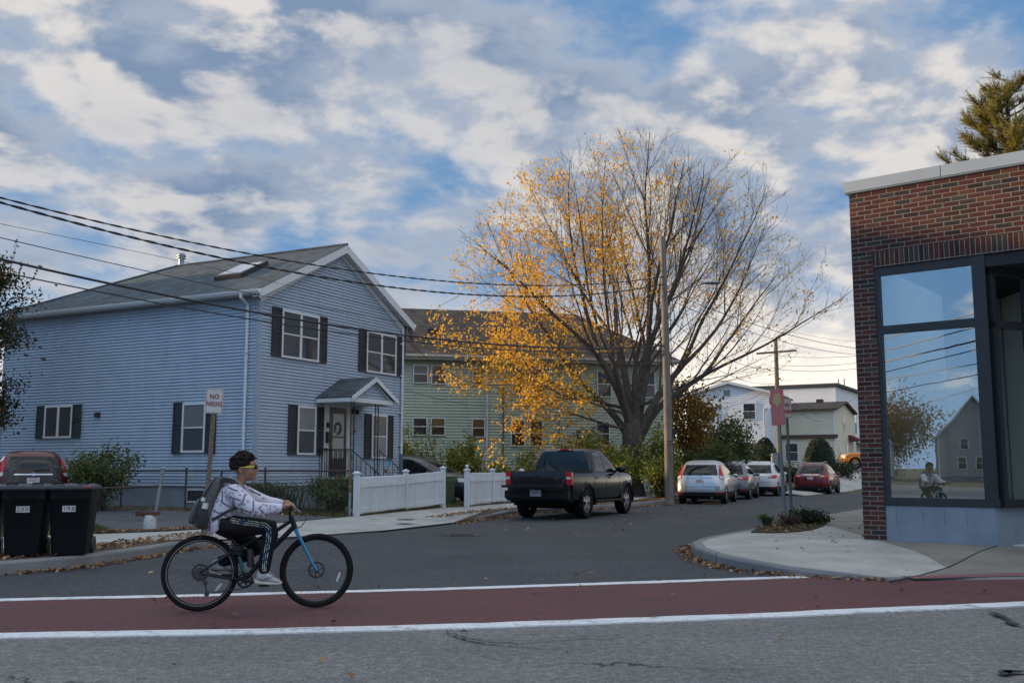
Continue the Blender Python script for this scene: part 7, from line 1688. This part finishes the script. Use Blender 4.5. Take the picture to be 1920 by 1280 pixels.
for o_ in (-.019,0,.019):
    stripe_on([(.27,.862+o_*1.0),(.40,.838+o_),(.52,.822+o_),(.595+o_*.5,.805+o_),(.628+o_,.772+o_*.6),(.632+o_,.70),(.618+o_*.95,.60),(.603+o_*.9,.50),(.594+o_*.8,.36)],.0062,SM,'side_stripe')
# shoes
def shoe(a,y,pit):
    rot=Matrix.Rotation(-pit,3,'Y'); c=a+V((-.01,0,-.045)); S1=MB(); S2=MB()
    def sec(x,w_,z0,z1): return [c+rot@V((x,w_*math.cos(q_),(z0+z1)/2+(z1-z0)/2*math.sin(q_))) for q_ in [2*PI*k/14 for k in range(14)]]
    S1.loft([sec(-.062,.018,-.055,.020),sec(-.05,.034,-.065,.055),sec(-.02,.038,-.068,.072),sec(.02,.040,-.068,.062),sec(.06,.043,-.068,.022),sec(.10,.044,-.068,-.006),sec(.14,.040,-.066,-.022),sec(.168,.024,-.062,-.036)])
    sh=S1.build('shoe',M_SHOE,PSN,smooth=True,angle=180)
    S2.loft([sec(-.078,.022,-.078,-.035),sec(-.06,.040,-.090,-.038),sec(0,.044,-.090,-.046),sec(.06,.047,-.088,-.050),sec(.12,.046,-.086,-.050),sec(.165,.032,-.080,-.046),sec(.182,.014,-.070,-.046)]); S2.build('sole',M_SOLE,sh,smooth=True,angle=180)
    S3=MB(); 
    for k in range(4): S3.tube([c+rot@V((.03+k*.022,-.030,.052-k*.016)),c+rot@V((.038+k*.022,0,.062-k*.018)),c+rot@V((.03+k*.022,.030,.052-k*.016))],.004,4)
    S3.build('laces',M_SIGNW,sh)
    S4=MB(); S4.tube([c+rot@V((-.05,-.040,-.02)),c+rot@V((-.01,-.043,-.035)),c+rot@V((.05,-.046,-.012)),c+rot@V((.085,-.044,.0))],[.003,.010,.006,.002],5); S4.build('side_flash',mat('grey flash',(.16,.17,.18),.5),sh)
shoe(ankR,-.125,R(-4)); shoe(ankL,.135,R(-14))
# hair: cap plus many small curls
hr=MB(); rg=random.Random(9)
hr.ell(HC+V((-.028,0,.045)),(.108,.087,.096),24,16)
for _ in range(420):
    a=rg.uniform(0,2*PI); el=math.asin(rg.uniform(-.55,1)); d=V((math.cos(a)*math.cos(el),math.sin(a)*math.cos(el),math.sin(el)))
    if d.z<-.05 and d.x>-.25: continue
    if d.x>.55 and d.z<.42: continue
    p=HC+V((-.028,0,.045))+V((d.x*.112,d.y*.090,d.z*.100)); r=rg.uniform(.009,.018); hr.ell(p,(r*1.2,r,r),7,5)
    if d.z>.35 and rg.random()<.45: hr.ell(p+d*rg.uniform(.008,.020)+V((.006,0,0)),(r*.8,r*.7,r*.8),6,4)
for _ in range(90):
    a=rg.uniform(-2.6,2.6); el=rg.uniform(.35,1.5); d=V((math.cos(a)*math.cos(el),math.sin(a)*math.cos(el),math.sin(el))); p=HC+V((-.028,0,.045))+V((d.x*.112,d.y*.090,d.z*.100)); q=p+d*rg.uniform(.015,.034)+V((rg.gauss(.004,.008),rg.gauss(0,.008),0))
    hr.tube([p,p.lerp(q,.6)+V((rg.gauss(0,.006),rg.gauss(0,.006),.004)),q],[.012,.009,.005],6)
hair=hr.build('hair',M_HAIR,PSN); evaluated(hair,[('REMESH',dict(mode='VOXEL',voxel_size=.0045)),('SMOOTH',dict(iterations=2,factor=.4))]); smooth_all(hair)
# keep face and ears clear of hair
bm=bmesh.new(); bm.from_mesh(hair.data); kill=[]
for v in bm.verts:
    q=v.co-HC
    if (q.x>.050 and q.z<.062) or (q.x>.005 and q.z<.018) or (q.x>-.060 and q.z<-.002) or q.z<-.075 : kill.append(v)
bmesh.ops.delete(bm,geom=kill,context='VERTS'); bm.to_mesh(hair.data); bm.free()
eb=MB()
for s_ in (-1,1): eb.tube([HC+V((.098,s_*.018,.040)),HC+V((.094,s_*.034,.044)),HC+V((.080,s_*.050,.040))],[.003,.004,.002],5)
eb.build('eyebrow',M_HAIR,body)
ey=MB()
for s_ in (-1,1): ey.ell(HC+V((.084,s_*.032,.014)),(.013,.013,.011),10,8)
ey.build('eye',mat('eye white',(.55,.52,.50),.2),body,smooth=True)
gl=MB()
for s_ in (-1,1): gl.loft([[HC+V((.120-.030*(abs(y_)/.062)**2+.0,s_*y_,.012+hh*math.sin(a_)+0)) +V((.004*math.cos(a_),0,0)) for a_ in [2*PI*k/12 for k in range(12)]] for y_,hh in ((.006,.010),(.020,.019),(.040,.020),(.058,.015),(.066,.008))])
glo=gl.build('sunglasses',glassy('dark lens',(.02,.02,.018),.05,.8),PSN,smooth=True)
for s_ in (-1,1):
    q=MB(); q.bar(HC+V((.088,s_*.070,.016)),HC+V((.010,s_*.085,.010)),.005,.013); q.bar(HC+V((.010,s_*.085,.010)),HC+V((-.036,s_*.090,.004)),.004,.007); q.build('temple',mat('acid yellow frame',(.62,.66,.03),.35),glo)
# ---- backpack
BP=thing('backpack','grey backpack with black straps worn by the boy on the bicycle','backpack',BR,BA)
M_PACK=mat('heather grey canvas',(.095,.092,.092),.9,.2,60,.3,90); M_PDK=mat('dark grey mesh',(.030,.030,.033),.85,.2,30,.3,80)
ax=V((.128,0,.50)).normalized(); ny=V((0,1,0)); out=V((-ax.z,0,ax.x)); o0=V((.062,0,.765))
def rr_(t_,wd,dp,base=0.,n=20,e=3.2):
    c=o0+ax*t_; r=[]
    for k in range(n):
        a=2*PI*k/n; ca,sa=math.cos(a),math.sin(a); u=abs(ca)**(2/e)*(1 if ca>0 else -1); v_=abs(sa)**(2/e)*(1 if sa>0 else -1); r.append(c+ny*(wd*u)+out*(base+dp*(v_+1)))
    return r
mb=MB(); mb.loft([rr_(-.005,.10,.045,.02),rr_(.02,.145,.075,.0),rr_(.12,.160,.085,.0),rr_(.28,.160,.080,.0),rr_(.40,.150,.066,.0),rr_(.47,.125,.048,.0),rr_(.515,.08,.030,.005)]); pk_=mb.build('main_compartment',M_PACK,BP,smooth=True,angle=180)
mb=MB(); mb.loft([rr_(.02,.10,.025,.14),rr_(.05,.125,.035,.135),rr_(.18,.128,.036,.13),rr_(.25,.115,.028,.125),rr_(.27,.09,.015,.12)]); mb.build('front_pocket',M_PACK,BP,smooth=True,angle=180)
mb=MB(); mb.ell(o0+ax*.12+ny*-.155+out*.085,(.055,.028,.115),14,10,None); mb.build('side_pocket',M_PDK,BP,smooth=True)
mb=MB(); mb.tube([o0+ax*.19+ny*-.158+out*.085,o0+ax*.245+ny*-.16+out*.085],[.03,.026],12); mb.build('bottle_cap',M_SIGNW,BP)
mb=MB(); mb.tube([o0+ax*t_+ny*-.158+out*d_ for t_,d_ in ((.24,.11),(.33,.115),(.43,.09),(.50,.06))],.008,6); mb.tube([o0+ax*t_+ny*-.162+out*d_ for t_,d_ in ((.06,.14),(.20,.15),(.34,.14))],.008,6); mb.build('zip',M_PDK,BP)
mb=MB(); mb.tube([o0+ax*.515+ny*-.03+out*.03,o0+ax*.56+ny*-.02+out*.035,o0+ax*.56+ny*.02+out*.035,o0+ax*.515+ny*.03+out*.03],.010,6); mb.build('top_handle',M_PDK,BP)
mb=MB(); mb.lathe([(.004,-.006),(.022,-.004),(.022,.004),(.004,.006)],tuple(o0+ax*.27+ny*-.166+out*.12),14,axis='y'); mb.build('round_badge',mat('pale badge',(.45,.55,.55),.4),BP)
def strap(pts,wd,th,m,name):
    mb=MB(); P=[V(p) for p in pts]
    rings=[]
    for i,p in enumerate(P):
        d=(P[min(i+1,len(P)-1)]-P[max(i-1,0)]).normalized(); n=V((0,-1,0)); s1=d.cross(n).normalized(); n2=s1.cross(d).normalized(); rings.append([p+s1*wd+n2*th,p-s1*wd+n2*th,p-s1*wd-n2*th,p+s1*wd-n2*th])
    mb.loft(rings); return mb.build(name,m,BP)
strap([(.165,-.105,1.225),(.215,-.135,1.235),(.275,-.165,1.225),(.325,-.185,1.185)],.024,.006,M_PDK,'shoulder_strap')
strap([(.10,-.155,.86),(.16,-.178,.895),(.23,-.186,.935),(.31,-.196,.972),(.36,-.20,.985)],.013,.004,M_PDK,'lower_strap')
mb=MB(); mb.tube([o0+ax*.0+ny*-.13+out*.05,o0+ax*-.06+ny*-.13+out*.045,o0+ax*-.13+ny*-.125+out*.05],.006,5); mb.build('strap_end',M_PDK,BP)
# ---------------------------------------------------------------- added sun-blocking houses at left; street behind the camera, seen in the shop glass
M_TAN=mat('tan siding',(.38,.33,.26),.6,.06,1.2); M_GREYS=mat('grey siding',(.30,.31,.33),.6,.06,1.2); M_CREAM=mat('cream siding',(.50,.46,.37),.6,.06,1.2)
NB=[('unseen tan gabled house added at the far left to block the low sun',-30,15.5,9,12,7.2,10.2,M_TAN,90),('unseen grey gabled house added down the main street to block the low sun',-40,6,9,12,7.0,10.0,M_GREYS,80),
 ('unseen cream gabled house added left of the blue house to block the low sun',-30,25.6,9.2,13,7.4,10.2,M_CREAM,90),('unseen grey gabled house added to shade the left wall of the blue house',-30.5,36,9.5,14,7.6,10.4,M_GREYS,90),('unseen low cream house added on the back lot to block the low sun',-44,48,9,14,5.4,7.8,M_CREAM,90),
 ('white gabled house far across the main street, mirrored in the shop window',-96,-34,8,11,5.4,9.6,M_WS,128),('tan steep gabled house far across the main street, mirrored in the shop window',-88,-46,7.5,10,4.6,8.4,M_TAN,126),('grey steep gabled house far across the main street, mirrored in the shop window',-79,-56,8,10,5.2,9.8,M_GREYS,124),('cream gabled house far across the main street, mirrored in the shop window',-70,-66,9,10,5.6,10.0,M_CREAM,122),
 ('cream house standing far down the main street',-64,-2,10,14,7.5,10.5,M_CREAM,75)]
for i,(lb,x,y,w_,d_,ez,az,m,rz) in enumerate(NB):
    simple_house('offcamera_house',lb,x,y,R(rz),w_,d_,ez,az,m,M_SH1,[('f',1,2.1,1.2,2.8),('f',3.0,4.0,1.2,2.8),('f',5.0,6.0,1.2,2.8),('f',1.2,2.2,3.5,4.9),('f',4.6,5.6,3.5,4.9)])
for k,(a,b,r,sg) in enumerate((((-50,-6.5,8.6),(32,10.3,7.6),.020,.9),((-50,-6.2,8.0),(32,10.6,7.2),.026,1.0),((-50,-6.2,7.5),(32,10.6,6.9),.036,1.1),((-50,-7.5,7.0),(32,9.2,6.6),.018,1.3),((-50,-4.5,6.0),(30,9.6,6.9),.022,.8),((-38,-12,5.0),(22,13.5,6.6),.016,.7),((-50,-5.6,5.4),(32,11.0,5.9),.018,.9))):
    wire(('topmost wire over the main street mirrored in the shop glass','second wire over the main street mirrored in the shop glass','thick cable over the main street mirrored in the shop glass','fourth wire over the main street mirrored in the shop glass','fifth wire over the main street mirrored in the shop glass','slanting service wire mirrored in the shop glass','lowest wire over the main street mirrored in the shop glass')[k],a,b,sg,r)
SUNV=(SUN_DIR*math.cos(SUN_EL)+Vector((0,0,math.sin(SUN_EL))))
